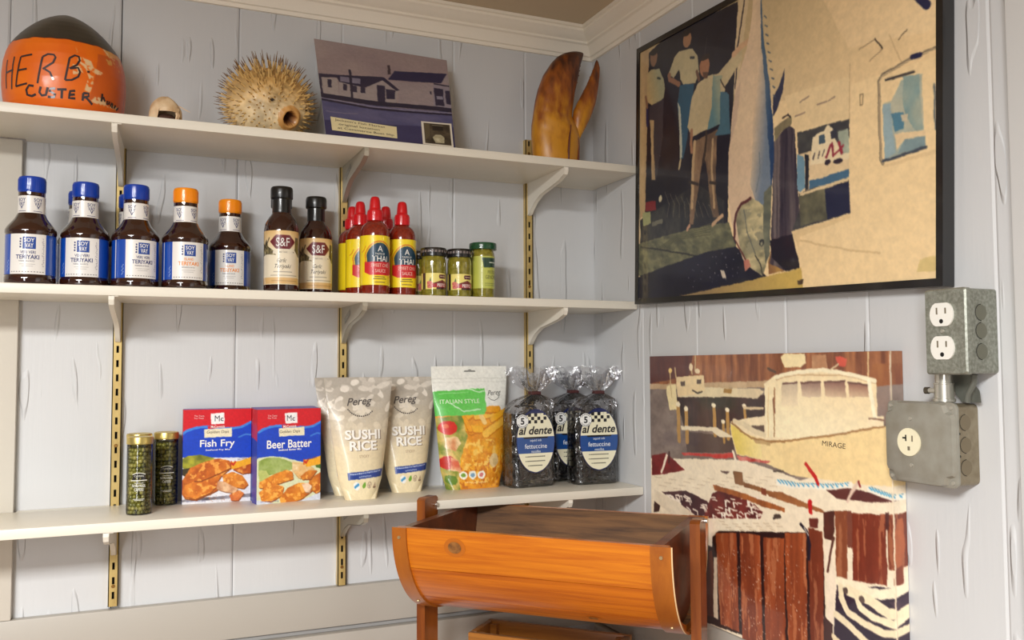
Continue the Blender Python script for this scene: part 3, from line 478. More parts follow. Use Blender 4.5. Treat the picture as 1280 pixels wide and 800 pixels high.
ART_HARBOUR=[
('P',(252,237,208),[(-0.1391,-0.0555),(1.4032,-0.0162),(1.3603,1.218),(-0.1803,1.8827)],{'c2':(237,219,190),'n':(7,9),'a':0.6}),
('P',(144,127,117),[(-0.1431,0.1309),(1.3994,0.0931),(1.3933,0.2676),(0.888,0.4116),(0.6055,0.3735),(-0.1495,0.4335)],{'c2':(106,91,86),'n':(16,30),'a':0.7}),
('P',(115,64,42),[(-0.1391,-0.0555),(1.4032,-0.0162),(1.3991,0.1019),(-0.1428,0.1171)],{'c2':(175,113,71),'n':(46,5),'a':0.95}),
('P',(82,39,37),[(-0.1391,-0.0555),(0.3186,-0.0439),(0.2838,0.0795),(-0.1431,0.1309)],{'c2':(106,57,46),'n':(30,4),'a':0.7}),
('P',(166,106,62),[(1.2028,0.0375),(1.4013,0.0385),(1.3989,0.1062),(1.1852,0.1059)],{'c2':(117,57,37),'n':(24,4),'a':0.8}),
('P',(206,177,139),[(-0.0464,0.119),(0.8601,0.0884),(0.8594,0.112),(-0.0469,0.1392)],{'c2':(166,133,99),'n':(30,4),'a':0.5}),
('P',(146,126,115),[(1.1853,0.1035),(1.3994,0.0931),(1.3952,0.2132),(1.2271,0.2118)],{}),
('P',(73,48,48),[(0.183,0.1637),(0.7296,0.1418),(0.7169,0.259),(0.5913,0.2477),(0.4437,0.2826),(0.2479,0.2881)],{'c2':(44,31,37),'n':(36,10),'a':0.85}),
('P',(84,68,66),[(0.2477,0.2951),(0.5493,0.2952),(0.5477,0.3532),(0.2578,0.3781)],{'c2':(64,48,53),'n':(12,14),'a':0.7}),
('P',(235,217,177),[(0.1965,0.1241),(0.6926,0.1211),(0.7206,0.1297),(0.682,0.1568),(0.5939,0.1519),(0.2017,0.1646)],{'c2':(210,188,153),'n':(16,6),'a':0.5}),
('P',(166,122,66),[(0.4964,0.1251),(0.5437,0.1241),(0.5411,0.1404),(0.496,0.1402)],{}),
('P',(241,222,170),[(0.1239,0.1219),(0.1905,0.1135),(0.1943,0.2132),(0.1436,0.2168),(0.123,0.1582)],{}),
('P',(237,210,162),[(0.1912,0.085),(0.3766,0.0766),(0.3831,0.1342),(0.3111,0.1497),(0.2018,0.1632)],{}),
('P',(93,73,64),[(0.2219,0.1024),(0.255,0.0999),(0.2545,0.1181),(0.2227,0.1201)],{}),
('P',(93,73,64),[(0.3312,0.0948),(0.3591,0.0924),(0.3586,0.1095),(0.3308,0.1113)],{}),
('L',(66,53,48),0.0064,[(0.302,0.136),(0.3346,0.1442),(0.3636,0.1381)]),
('L',(210,184,133),0.0068,[(0.1475,0.0528),(0.1589,0.1644)]),
('L',(210,184,133),0.0065,[(0.2963,0.0319),(0.3012,0.0736)]),
('L',(210,184,133),0.0068,[(0.1857,0.0492),(0.1912,0.085)]),
('L',(210,184,133),0.0064,[(0.3207,0.0008),(0.3193,0.0562)]),
('E',(237,204,122),(0.1512,0.0586),(0.0128,0.0101)),
('E',(239,217,177),(0.3344,0.0617),(0.0162,0.0096)),
('E',(239,217,177),(0.2936,0.0458),(0.0131,0.0139)),
('L',(186,142,79),0.023,[(0.2011,0.1916),(0.2051,0.3332)]),
('E',(250,235,202),(0.2011,0.1916),(0.0149,0.0092)),
('L',(186,142,79),0.0225,[(0.2547,0.2072),(0.2613,0.3339)]),
('E',(250,235,202),(0.2547,0.2072),(0.0145,0.0091)),
('L',(186,142,79),0.019,[(0.4331,0.1866),(0.4411,0.296)]),
('E',(250,235,202),(0.4331,0.1866),(0.0132,0.0087)),
('L',(186,142,79),0.0184,[(0.5123,0.2013),(0.5179,0.3038)]),
('E',(250,235,202),(0.5123,0.2013),(0.0126,0.0085)),
('L',(186,142,79),0.0149,[(0.4879,0.2437),(0.4944,0.3186)]),
('E',(250,235,202),(0.4879,0.2437),(0.0128,0.0085)),
('L',(186,142,79),0.0141,[(0.6131,0.1831),(0.6156,0.2336)]),
('E',(250,235,202),(0.6131,0.1831),(0.0119,0.0083)),
('P',(237,222,190),[(0.2176,0.2744),(0.4441,0.2679),(0.5287,0.2914),(0.5492,0.3003),(0.4649,0.301),(0.4217,0.284),(0.2234,0.291)],{}),
('P',(222,199,159),[(0.6081,0.1832),(0.719,0.1852),(0.7141,0.1928),(0.6078,0.1947)],{}),
('P',(250,224,164),[(0.5276,0.2455),(0.5905,0.2732),(0.723,0.2947),(0.8693,0.2866),(1.0686,0.2525),(1.2388,0.218),(1.3962,0.1848),(1.3894,0.3808),(1.0967,0.3976),(0.8507,0.4002),(0.6494,0.3611),(0.5612,0.3577),(0.5355,0.2939)],{'c2':(237,204,148),'n':(4,3),'a':0.5}),
('P',(235,210,106),[(0.5321,0.251),(0.5905,0.2732),(0.6939,0.294),(0.7004,0.3592),(0.5658,0.3545),(0.5401,0.2936)],{'c2':(250,228,162),'grad':(0.5535,0.307,0.7017,0.3126)}),
('P',(246,226,186),[(0.5277,0.2426),(0.6006,0.2302),(0.7171,0.2132),(1.2398,0.188),(1.2388,0.218),(1.0686,0.2525),(0.8693,0.2866),(0.723,0.2947),(0.5905,0.2732)],{}),
('P',(93,73,64),[(0.6111,0.2542),(0.7173,0.2455),(0.7165,0.2713),(0.6501,0.2632)],{}),
('P',(246,224,179),[(0.7202,0.1037),(0.7742,0.0759),(0.8571,0.0595),(0.9717,0.0541),(1.0879,0.0614),(1.2132,0.089),(1.2158,0.1938),(1.2389,0.2157),(1.0686,0.25),(0.8694,0.2814),(0.7275,0.2835)],{'c2':(252,237,197),'grad':(0.9703,0.0998,0.9295,0.2541)}),
('P',(202,182,155),[(0.8087,0.1049),(0.8825,0.0978),(0.8845,0.1727),(0.8066,0.1757)],{'c2':(246,226,188),'grad':(0.8405,0.1018,0.8383,0.1731)}),
('P',(157,126,111),[(0.8994,0.0975),(0.989,0.094),(0.9892,0.1404),(0.9064,0.1428)],{'c2':(228,206,173),'grad':(0.9415,0.1003,0.9401,0.1463)}),
('P',(146,108,93),[(1.0047,0.0949),(1.0923,0.0915),(1.096,0.1374),(1.0072,0.1399)],{'c2':(228,202,166),'grad':(1.0568,0.0985,1.0553,0.1428)}),
('P',(157,113,93),[(1.1047,0.0946),(1.1802,0.0988),(1.1846,0.1348),(1.1077,0.1381)],{'c2':(228,202,166),'grad':(1.1384,0.102,1.137,0.1451)}),
('L',(106,71,62),0.0065,[(0.815,0.1024),(0.8808,0.0978)]),
('L',(106,71,62),0.0062,[(0.9011,0.0975),(0.9891,0.0928)]),
('L',(106,71,62),0.0059,[(1.0063,0.0937),(1.0923,0.0904)]),
('L',(106,71,62),0.0056,[(1.1047,0.0946),(1.1802,0.0999)]),
('L',(210,177,133),0.0052,[(0.7824,0.089),(0.8663,0.0721),(1.0892,0.0717),(1.2093,0.0931)]),
('L',(252,239,202),0.0132,[(0.7781,0.0811),(0.8579,0.065),(0.9981,0.0554),(1.0895,0.0641),(1.2095,0.0867)]),
('L',(166,111,77),0.004,[(0.7734,0.1164),(0.7746,0.2011)]),
('L',(106,55,44),0.0099,[(0.7687,0.1529),(0.7711,0.1952)]),
('L',(166,122,84),0.0053,[(0.7716,0.1164),(0.7668,0.2801)]),
('L',(228,195,133),0.0033,[(0.7414,0.117),(0.7366,0.2822)]),
('L',(166,124,77),0.0067,[(0.7352,0.3006),(0.8075,0.294),(0.8685,0.2836),(1.0686,0.251),(1.2389,0.2173)]),
('L',(166,124,77),0.0073,[(0.5404,0.2454),(0.5906,0.2732),(0.6493,0.292),(0.7251,0.2977),(0.8154,0.2946)]),
('L',(228,210,173),0.0181,[(0.5508,0.2396),(0.6013,0.2471),(0.6693,0.2682),(0.7163,0.2787)]),
('L',(252,244,210),0.0135,[(1.1854,0.0897),(1.2059,0.1972)]),
('L',(133,97,77),0.0054,[(1.1852,0.1994),(1.2395,0.1981)]),
('P',(250,230,190),[(1.1782,0.204),(1.2394,0.2018),(1.2389,0.2163),(1.1844,0.2237)],{}),
('P',(246,226,175),[(0.807,0.0135),(0.825,0.0029),(0.9189,0.0031),(0.9247,0.0323),(0.9009,0.0473),(0.8237,0.046)],{}),
('P',(206,73,57),[(1.055,0.0175),(1.0762,0.0122),(1.1041,0.0224),(1.0975,0.0443),(1.0715,0.0431)],{'c2':(228,144,111),'n':(14,14),'a':0.5}),
('L',(228,195,144),0.0065,[(1.1861,0.0046),(1.1853,0.0711)]),
('P',(210,166,122),[(0.9516,0.0094),(1.0153,0.0074),(1.0217,0.0497),(0.9502,0.0526)],{'c2':(155,99,66),'n':(16,16),'a':0.6}),
('L',(88,66,53),0.01,[(0.7424,0.0526),(0.7786,0.0629)]),
('L',(228,206,166),0.0058,[(1.0331,0.0553),(1.068,0.0365)]),
('P',(188,155,111),[(0.6588,0.2969),(0.7434,0.3),(0.7431,0.3122),(0.6681,0.3087)],{'c2':(222,195,122),'n':(8,3),'a':0.5}),
('P',(106,26,28),[(0.0089,0.4093),(0.1158,0.3902),(0.24,0.4448),(0.1138,0.4751),(0.007,0.4905)],{'c2':(155,44,44),'n':(26,26),'a':0.7}),
('L',(252,235,210),0.0131,[(0.0791,0.471),(0.1191,0.3996)]),
('L',(66,28,31),0.0102,[(0.1365,0.3884),(0.1322,0.4272)]),
('P',(186,37,39),[(0.2171,0.3815),(0.4195,0.3677),(0.5477,0.3549),(0.5609,0.3691),(0.4628,0.3815),(0.3593,0.382),(0.2332,0.3914)],{'c2':(228,133,122),'n':(40,10),'a':0.6}),
('P',(177,44,44),[(0.5612,0.3606),(0.7415,0.3657),(0.729,0.3734),(0.5743,0.3764)],{'c2':(237,166,150),'n':(40,10),'a':0.8}),
('L',(250,235,210),0.0109,[(0.5409,0.3503),(0.5605,0.3845)]),
('L',(217,197,166),0.0036,[(0.0251,0.4944),(0.0786,0.4924)]),
('L',(217,197,166),0.0035,[(0.0601,0.5266),(0.1127,0.5242)]),
('L',(217,197,166),0.0035,[(0.0957,0.5098),(0.1473,0.5077)]),
('L',(217,197,166),0.0034,[(0.1306,0.4933),(0.1813,0.4914)]),
('L',(217,197,166),0.0034,[(0.1638,0.5247),(0.2136,0.5224)]),
('L',(217,197,166),0.0033,[(0.1975,0.5084),(0.2465,0.5063)]),
('L',(217,197,166),0.0033,[(0.2307,0.4924),(0.2789,0.4905)]),
('L',(217,197,166),0.0032,[(0.2633,0.4766),(0.3107,0.4749)]),
('L',(217,197,166),0.0032,[(0.2942,0.507),(0.3408,0.505)]),
('L',(217,197,166),0.0032,[(0.3258,0.4914),(0.3716,0.4896)]),
('L',(217,197,166),0.0031,[(0.3568,0.4761),(0.4019,0.4744)]),
('L',(217,197,166),0.0031,[(0.3874,0.4609),(0.4317,0.4595)]),
('L',(217,197,166),0.003,[(0.4163,0.4905),(0.4599,0.4888)]),
('L',(217,197,166),0.003,[(0.4458,0.4755),(0.4888,0.474)]),
('L',(217,197,166),0.003,[(0.4749,0.4608),(0.5172,0.4594)]),
('L',(217,197,166),0.0029,[(0.5036,0.4463),(0.5452,0.4451)]),
('L',(217,197,166),0.0029,[(0.5306,0.475),(0.5716,0.4735)]),
('L',(217,197,166),0.0029,[(0.5584,0.4606),(0.5987,0.4593)]),
('L',(217,197,166),0.0028,[(0.5858,0.4465),(0.6255,0.4453)]),
('L',(217,197,166),0.0028,[(0.6127,0.4325),(0.6518,0.4315)]),
('L',(217,197,166),0.0028,[(0.6381,0.4605),(0.6766,0.4592)]),
('L',(217,197,166),0.0027,[(0.6642,0.4466),(0.7022,0.4455)]),
('L',(217,197,166),0.0027,[(0.69,0.433),(0.7273,0.432)]),
('L',(217,197,166),0.0027,[(0.7153,0.4195),(0.7522,0.4187)]),
('L',(217,197,166),0.0027,[(0.7392,0.4468),(0.7755,0.4457)]),
('L',(217,197,166),0.0026,[(0.7638,0.4335),(0.7996,0.4325)]),
('L',(222,202,170),0.0045,[(0.4567,0.6081),(0.488,0.6067)]),
('L',(222,202,170),0.0044,[(0.4765,0.6163),(0.5074,0.6149)]),
('L',(222,202,170),0.0044,[(0.496,0.6244),(0.5266,0.6229)]),
('L',(222,202,170),0.0044,[(0.5153,0.6325),(0.5456,0.6309)]),
('L',(222,202,170),0.0043,[(0.5353,0.6062),(0.5653,0.6049)]),
('L',(222,202,170),0.0043,[(0.5542,0.6143),(0.5838,0.6129)]),
('L',(222,202,170),0.0043,[(0.5729,0.6222),(0.6022,0.6208)]),
('L',(222,202,170),0.0042,[(0.5923,0.5964),(0.6213,0.5952)]),
('L',(222,202,170),0.0042,[(0.6105,0.6044),(0.6392,0.6031)]),
('L',(222,202,170),0.0042,[(0.6286,0.6123),(0.657,0.6109)]),
('L',(222,202,170),0.0041,[(0.6474,0.5869),(0.6755,0.5858)]),
('L',(222,202,170),0.0041,[(0.6651,0.5948),(0.6929,0.5936)]),
('L',(222,202,170),0.0041,[(0.6826,0.6027),(0.7101,0.6014)]),
('L',(222,202,170),0.004,[(0.7008,0.5777),(0.7281,0.5767)]),
('L',(222,202,170),0.004,[(0.718,0.5856),(0.7449,0.5845)]),
('L',(222,202,170),0.004,[(0.7349,0.5933),(0.7616,0.5922)]),
('L',(222,202,170),0.0039,[(0.7526,0.5688),(0.779,0.5679)]),
('L',(222,202,170),0.0039,[(0.7692,0.5766),(0.7953,0.5756)]),
('P',(106,77,55),[(0.5391,0.4183),(0.5933,0.4169),(0.5987,0.4627),(0.5515,0.464)],{'c2':(166,111,71),'n':(12,4),'a':0.6}),
('P',(88,66,62),[(0.4616,0.4238),(0.5182,0.4214),(0.5039,0.435)],{}),
('P',(166,111,64),[(0.599,0.45),(0.8101,0.4731),(0.8097,0.485),(0.5985,0.4669)],{'c2':(106,66,44),'n':(20,10),'a':0.7}),
('P',(133,66,44),[(0.6955,0.4594),(0.7204,0.4604),(0.7196,0.4849),(0.6949,0.4815)],{}),
('L',(77,66,55),0.0046,[(0.7589,0.3963),(0.8078,0.3927)]),
('E',(99,111,115),(0.7855,0.4286),(0.0142,0.0032)),
('P',(88,48,53),[(0.0772,0.5507),(0.2461,0.524),(0.3852,0.546),(0.4139,0.5793),(0.3225,0.6197),(0.2284,0.5857)],{'c2':(48,28,37),'n':(24,22),'a':0.7}),
('P',(128,51,46),[(0.4156,0.5154),(0.4597,0.4975),(0.6107,0.5032),(0.6995,0.538),(0.6862,0.5645),(0.3563,0.6146)],{'c2':(66,28,35),'n':(22,22),'a':0.7}),
('L',(250,235,215),0.0059,[(0.1761,0.5527),(0.1981,0.5484),(0.2057,0.5626)]),
('L',(250,235,215),0.0058,[(0.2187,0.6003),(0.2452,0.6042),(0.2476,0.6112)]),
('L',(250,235,215),0.0057,[(0.2548,0.5537),(0.273,0.5492),(0.2831,0.5648)]),
('L',(250,235,215),0.0055,[(0.3518,0.5757),(0.3766,0.5801),(0.3787,0.5862)]),
('L',(250,235,215),0.0058,[(0.195,0.5846),(0.2209,0.5901),(0.2241,0.6018)]),
('L',(250,235,215),0.006,[(0.1349,0.5915),(0.1609,0.5918),(0.1651,0.6023)]),
('L',(250,235,215),0.0057,[(0.2388,0.5437),(0.2667,0.5492),(0.2673,0.5579)]),
('L',(250,235,215),0.0058,[(0.192,0.6036),(0.2158,0.6096),(0.2211,0.6203)]),
('L',(250,235,215),0.0057,[(0.2473,0.5636),(0.2709,0.5631),(0.2757,0.5741)]),
('L',(250,235,215),0.0058,[(0.1934,0.597),(0.2106,0.5916),(0.2226,0.6118)]),
('L',(250,235,215),0.0058,[(0.1873,0.5796),(0.21,0.5779),(0.2165,0.598)]),
('L',(250,235,215),0.0059,[(0.1647,0.5746),(0.1841,0.5778),(0.1944,0.5864)]),
('L',(250,235,215),0.0058,[(0.2069,0.5908),(0.2274,0.5926),(0.2358,0.6082)]),
('L',(250,235,215),0.0059,[(0.1396,0.5546),(0.1595,0.5598),(0.1697,0.5698)]),
('L',(250,235,215),0.0059,[(0.1761,0.5677),(0.1951,0.5683),(0.2057,0.5773)]),
('L',(250,235,215),0.0056,[(0.2947,0.5881),(0.322,0.5912),(0.3222,0.6056)]),
('L',(250,235,215),0.006,[(0.1165,0.5728),(0.1467,0.5768),(0.147,0.586)]),
('L',(250,235,215),0.0055,[(0.356,0.562),(0.381,0.5592),(0.3829,0.5725)]),
('L',(250,235,215),0.0057,[(0.2311,0.5477),(0.2519,0.5556),(0.2597,0.56)]),
('L',(250,235,215),0.006,[(0.1145,0.5567),(0.1338,0.5623),(0.145,0.5695)]),
('L',(250,235,215),0.0058,[(0.1906,0.5504),(0.22,0.5492),(0.22,0.5616)]),
('L',(250,235,215),0.006,[(0.1282,0.5556),(0.1475,0.5596),(0.1586,0.5664)]),
('L',(250,235,215),0.006,[(0.1225,0.5855),(0.1427,0.5941),(0.1529,0.5958)]),
('L',(250,235,215),0.0057,[(0.2521,0.5863),(0.273,0.5942),(0.2804,0.5995)]),
('L',(250,235,215),0.0059,[(0.1772,0.5728),(0.1943,0.5731),(0.2067,0.5843)]),
('L',(250,235,215),0.0055,[(0.3425,0.5772),(0.3639,0.571),(0.3695,0.5882)]),
('L',(250,235,215),0.0059,[(0.1776,0.5594),(0.1972,0.5661),(0.2072,0.5699)]),
('L',(250,235,215),0.006,[(0.1246,0.6144),(0.1492,0.6222),(0.1549,0.6272)]),
('L',(250,235,215),0.0055,[(0.3456,0.5656),(0.3703,0.5693),(0.3726,0.5788)]),
('L',(250,235,215),0.0059,[(0.1372,0.5649),(0.1658,0.5709),(0.1672,0.5829)]),
('L',(246,228,206),0.0044,[(0.4968,0.5603),(0.5093,0.5616),(0.5218,0.5623)]),
('L',(252,241,222),0.0081,[(0.4968,0.5603),(0.5006,0.5736)]),
('L',(246,228,206),0.0042,[(0.6269,0.533),(0.6386,0.5329),(0.6501,0.5354)]),
('L',(246,228,206),0.0044,[(0.4769,0.5821),(0.4896,0.585),(0.5023,0.579)]),
('L',(246,228,206),0.0041,[(0.6665,0.5567),(0.6779,0.5567),(0.6893,0.5537)]),
('L',(252,241,222),0.0075,[(0.6665,0.5567),(0.6699,0.5693)]),
('L',(246,228,206),0.0041,[(0.6495,0.5026),(0.661,0.5057),(0.6725,0.5051)]),
('L',(246,228,206),0.0046,[(0.4181,0.5361),(0.4313,0.5357),(0.4443,0.5376)]),
('L',(246,228,206),0.0042,[(0.6081,0.563),(0.6201,0.5584),(0.6318,0.5595)]),
('L',(252,241,222),0.0077,[(0.6081,0.563),(0.6117,0.5758)]),
('L',(246,228,206),0.0041,[(0.6558,0.494),(0.6672,0.4963),(0.6788,0.492)]),
('L',(246,228,206),0.0042,[(0.6251,0.5506),(0.6367,0.5527),(0.6484,0.5518)]),
('L',(246,228,206),0.0041,[(0.6442,0.5084),(0.6557,0.5085),(0.6672,0.508)]),
('L',(252,241,222),0.0076,[(0.6442,0.5084),(0.6477,0.5211)]),
('L',(246,228,206),0.0041,[(0.6464,0.5469),(0.658,0.5449),(0.6694,0.5479)]),
('L',(246,228,206),0.0046,[(0.4083,0.5277),(0.4216,0.527),(0.4347,0.5286)]),
('L',(246,228,206),0.0041,[(0.6397,0.5366),(0.6515,0.5314),(0.6629,0.5363)]),
('L',(252,241,222),0.0076,[(0.6397,0.5366),(0.6433,0.5494)]),
('L',(246,228,206),0.0042,[(0.6145,0.5344),(0.6264,0.5278),(0.6379,0.538)]),
('L',(246,228,206),0.0042,[(0.6311,0.5022),(0.6428,0.5011),(0.6543,0.5023)]),
('L',(246,228,206),0.0042,[(0.6201,0.5191),(0.632,0.5148),(0.6435,0.5199)]),
('L',(252,241,222),0.0077,[(0.6201,0.5191),(0.6237,0.5319)]),
('L',(246,228,206),0.0041,[(0.6669,0.4981),(0.6785,0.4928),(0.6896,0.5002)]),
('L',(246,228,206),0.0041,[(0.6453,0.5293),(0.6569,0.5271),(0.6682,0.5332)]),
('L',(246,228,206),0.0042,[(0.6177,0.5027),(0.6294,0.5049),(0.6412,0.5012)]),
('L',(252,241,222),0.0077,[(0.6177,0.5027),(0.6213,0.5155)]),
('L',(246,228,206),0.0044,[(0.4867,0.5745),(0.4995,0.5718),(0.5119,0.5777)]),
('L',(246,228,206),0.0045,[(0.448,0.5829),(0.4611,0.5776),(0.4738,0.5804)]),
('L',(246,228,206),0.0043,[(0.5413,0.5317),(0.5536,0.5304),(0.5656,0.536)]),
('L',(252,241,222),0.0079,[(0.5413,0.5317),(0.545,0.5448)]),
('L',(246,228,206),0.0042,[(0.6004,0.5007),(0.6124,0.4973),(0.624,0.5022)]),
('L',(246,228,206),0.0043,[(0.5384,0.5585),(0.5508,0.5566),(0.563,0.5556)]),
('L',(246,228,206),0.0045,[(0.4705,0.5777),(0.4834,0.5743),(0.4959,0.5806)]),
('L',(252,241,222),0.0082,[(0.4705,0.5777),(0.4744,0.591)]),
('L',(246,228,206),0.0041,[(0.6709,0.5335),(0.6823,0.5336),(0.6935,0.5352)]),
('L',(246,228,206),0.0044,[(0.4897,0.5795),(0.5024,0.5773),(0.5148,0.5836)]),
('L',(246,228,206),0.0044,[(0.4876,0.5766),(0.5002,0.5777),(0.5128,0.5782)]),
('L',(252,241,222),0.0081,[(0.4876,0.5766),(0.4915,0.5899)]),
('L',(246,228,206),0.0044,[(0.5272,0.5197),(0.5396,0.5208),(0.5519,0.5195)]),
('L',(246,228,206),0.0042,[(0.5872,0.5112),(0.5993,0.5054),(0.6111,0.5093)]),
('L',(246,228,206),0.0042,[(0.626,0.5091),(0.6377,0.5116),(0.6494,0.5091)]),
('L',(252,241,222),0.0077,[(0.626,0.5091),(0.6296,0.522)]),
('L',(246,228,206),0.0043,[(0.5636,0.5295),(0.5757,0.529),(0.5878,0.527)]),
('L',(246,228,206),0.0044,[(0.5147,0.5774),(0.5273,0.5723),(0.5395,0.5794)]),
('L',(246,228,206),0.0044,[(0.4947,0.5353),(0.5074,0.5287),(0.5199,0.5321)]),
('L',(252,241,222),0.0081,[(0.4947,0.5353),(0.4985,0.5487)]),
('L',(246,228,206),0.0041,[(0.6612,0.5486),(0.6726,0.5499),(0.6839,0.5518)]),
('L',(246,228,206),0.0041,[(0.6635,0.5029),(0.6749,0.5022),(0.6863,0.5039)]),
('L',(246,228,206),0.0043,[(0.5619,0.5706),(0.574,0.5714),(0.5859,0.5752)]),
('L',(252,241,222),0.0079,[(0.5619,0.5706),(0.5656,0.5836)]),
('L',(246,228,206),0.0045,[(0.4337,0.5689),(0.4468,0.5689),(0.4597,0.5717)]),
('L',(246,228,206),0.0043,[(0.574,0.5614),(0.5861,0.5576),(0.5979,0.5657)]),
('L',(246,228,206),0.0044,[(0.5164,0.5534),(0.5288,0.5558),(0.5411,0.556)]),
('L',(252,241,222),0.008,[(0.5164,0.5534),(0.5202,0.5666)]),
('L',(246,228,206),0.0044,[(0.49,0.531),(0.5027,0.5275),(0.5151,0.533)]),
('L',(246,228,206),0.0041,[(0.6731,0.5515),(0.6845,0.5488),(0.6957,0.5514)]),
('L',(246,228,206),0.0042,[(0.6281,0.5161),(0.6398,0.5137),(0.6514,0.5131)]),
('L',(252,241,222),0.0076,[(0.6281,0.5161),(0.6316,0.529)]),
('L',(246,228,206),0.0045,[(0.4534,0.5581),(0.4663,0.5583),(0.4791,0.5599)]),
('L',(246,228,206),0.0044,[(0.504,0.5801),(0.5165,0.5795),(0.529,0.5777)]),
('L',(246,228,206),0.0046,[(0.4187,0.5944),(0.4318,0.5976),(0.4448,0.5986)]),
('L',(252,241,222),0.0083,[(0.4187,0.5944),(0.4228,0.6079)]),
('P',(184,108,55),[(0.4194,0.4813),(0.5846,0.4888),(0.8089,0.5128),(0.8085,0.527),(0.7124,0.5224),(0.5572,0.5059),(0.4306,0.5011)],{'c2':(117,62,37),'n':(40,8),'a':0.6}),
('P',(66,42,39),[(0.0193,0.5903),(0.0672,0.6033),(0.0577,0.6308),(0.0181,0.6424)],{}),
('P',(228,210,182),[(0.0203,0.546),(0.2284,0.5857),(0.3104,0.6107),(0.1444,0.6306),(0.0192,0.5952)],{'c2':(252,241,215),'n':(6,6),'a':0.6}),
('P',(46,26,26),[(0.3538,0.7118),(0.4557,0.6457),(0.9198,0.5731),(0.9825,0.6148),(0.9921,0.9662),(0.3464,0.9988)],{}),
('P',(108,55,37),[(0.3574,0.7469),(0.4101,0.7238),(0.4202,0.7878),(0.4097,0.9652),(0.3471,0.972)],{'c2':(66,35,31),'n':(24,3),'a':0.8}),
('P',(250,235,210),[(0.3454,0.6234),(0.413,0.613),(0.418,0.6475),(0.4105,0.7105),(0.375,0.708),(0.3641,0.6653)],{}),
('P',(237,217,188),[(0.4212,0.7481),(0.4416,0.7442),(0.4414,0.9677),(0.4126,0.9645)],{}),
('P',(166,82,46),[(0.4352,0.6579),(0.5563,0.6351),(0.5602,0.982),(0.454,0.98)],{'c2':(108,48,31),'n':(34,3),'a':0.7}),
('P',(180,105,68),[(0.4352,0.6579),(0.5563,0.6351),(0.5602,0.982),(0.454,0.98)],{'c2':(166,82,46),'n':(70,9),'a':1,'mask':0.74}),
('P',(166,82,46),[(0.5739,0.6322),(0.6846,0.6219),(0.688,1.0246),(0.5771,0.9983)],{'c2':(108,48,31),'n':(34,3),'a':0.7}),
('P',(180,105,68),[(0.5739,0.6322),(0.6846,0.6219),(0.688,1.0246),(0.5771,0.9983)],{'c2':(166,82,46),'n':(70,9),'a':1,'mask':0.74}),
('P',(166,82,46),[(0.7019,0.6271),(0.806,0.6109),(0.8007,1.0231),(0.702,1.0525)],{'c2':(108,48,31),'n':(34,3),'a':0.7}),
('P',(180,105,68),[(0.7019,0.6271),(0.806,0.6109),(0.8007,1.0231),(0.702,1.0525)],{'c2':(166,82,46),'n':(70,9),'a':1,'mask':0.74}),
('P',(166,82,46),[(0.808,0.5932),(0.9102,0.5762),(0.904,0.9924),(0.8162,1.0185)],{'c2':(108,48,31),'n':(34,3),'a':0.7}),
('P',(180,105,68),[(0.808,0.5932),(0.9102,0.5762),(0.904,0.9924),(0.8162,1.0185)],{'c2':(166,82,46),'n':(70,9),'a':1,'mask':0.74}),
('D',(250,228,206),260,0.0034,[(0.4337,0.7151),(0.8045,0.663),(0.8007,1.0231),(0.454,0.98)]),
('D',(244,222,199),150,0.0029,[(0.8069,0.6312),(0.9859,0.6142),(0.9789,0.9701),(0.8208,1.0172)]),
('P',(124,57,37),[(0.9195,0.558),(0.9833,0.5626),(0.9789,0.9701),(0.9171,0.9885)],{'c2':(108,48,31),'n':(34,3),'a':0.7}),
('P',(159,93,64),[(0.9195,0.558),(0.9833,0.5626),(0.9789,0.9701),(0.9171,0.9885)],{'c2':(124,57,37),'n':(70,9),'a':1,'mask':0.74}),
('P',(246,228,202),[(0.9926,0.5981),(1.0302,0.5768),(1.0341,0.7074),(1.0263,0.8256),(0.9992,0.8471),(0.9931,0.7163)],{}),
('L',(88,48,39),0.0098,[(1.0283,0.5713),(0.9994,0.6781)]),
('P',(66,37,35),[(0.9836,0.8217),(1.0199,0.8381),(1.0161,0.959),(0.981,0.9695)],{}),
('P',(139,75,48),[(1.037,0.4893),(1.0889,0.4803),(1.0852,0.6856),(1.0386,0.6919)],{'c2':(108,48,31),'n':(34,3),'a':0.7}),
('P',(167,102,69),[(1.037,0.4893),(1.0889,0.4803),(1.0852,0.6856),(1.0386,0.6919)],{'c2':(139,75,48),'n':(70,9),'a':1,'mask':0.74}),
('P',(135,55,33),[(1.1052,0.4851),(1.2393,0.4689),(1.2369,0.6717),(1.1083,0.6857)],{'c2':(102,39,26),'n':(34,3),'a':0.7}),
('P',(165,92,62),[(1.1052,0.4851),(1.2393,0.4689),(1.2369,0.6717),(1.1083,0.6857)],{'c2':(135,55,33),'n':(70,9),'a':1,'mask':0.74}),
('P',(130,59,35),[(1.2445,0.4702),(1.3657,0.4535),(1.3604,0.6076),(1.2994,0.6181),(1.2979,0.6636),(1.2622,0.6661),(1.2636,0.6255),(1.2428,0.625)],{'c2':(93,39,28),'n':(34,3),'a':0.7}),
('P',(163,94,63),[(1.2445,0.4702),(1.3657,0.4535),(1.3604,0.6076),(1.2994,0.6181),(1.2979,0.6636),(1.2622,0.6661),(1.2636,0.6255),(1.2428,0.625)],{'c2':(130,59,35),'n':(70,9),'a':1,'mask':0.74}),
('P',(182,102,62),[(1.2779,0.4801),(1.2992,0.4768),(1.3096,0.5417),(1.2946,0.6111),(1.2732,0.6188),(1.2624,0.5569)],{'c2':(133,59,37),'n':(20,3),'a':0.7}),
('P',(111,55,42),[(0.9875,0.4964),(1.036,0.4894),(1.0342,0.5468),(1.0199,0.58),(0.989,0.5802)],{'c2':(66,35,31),'n':(16,6),'a':0.7}),
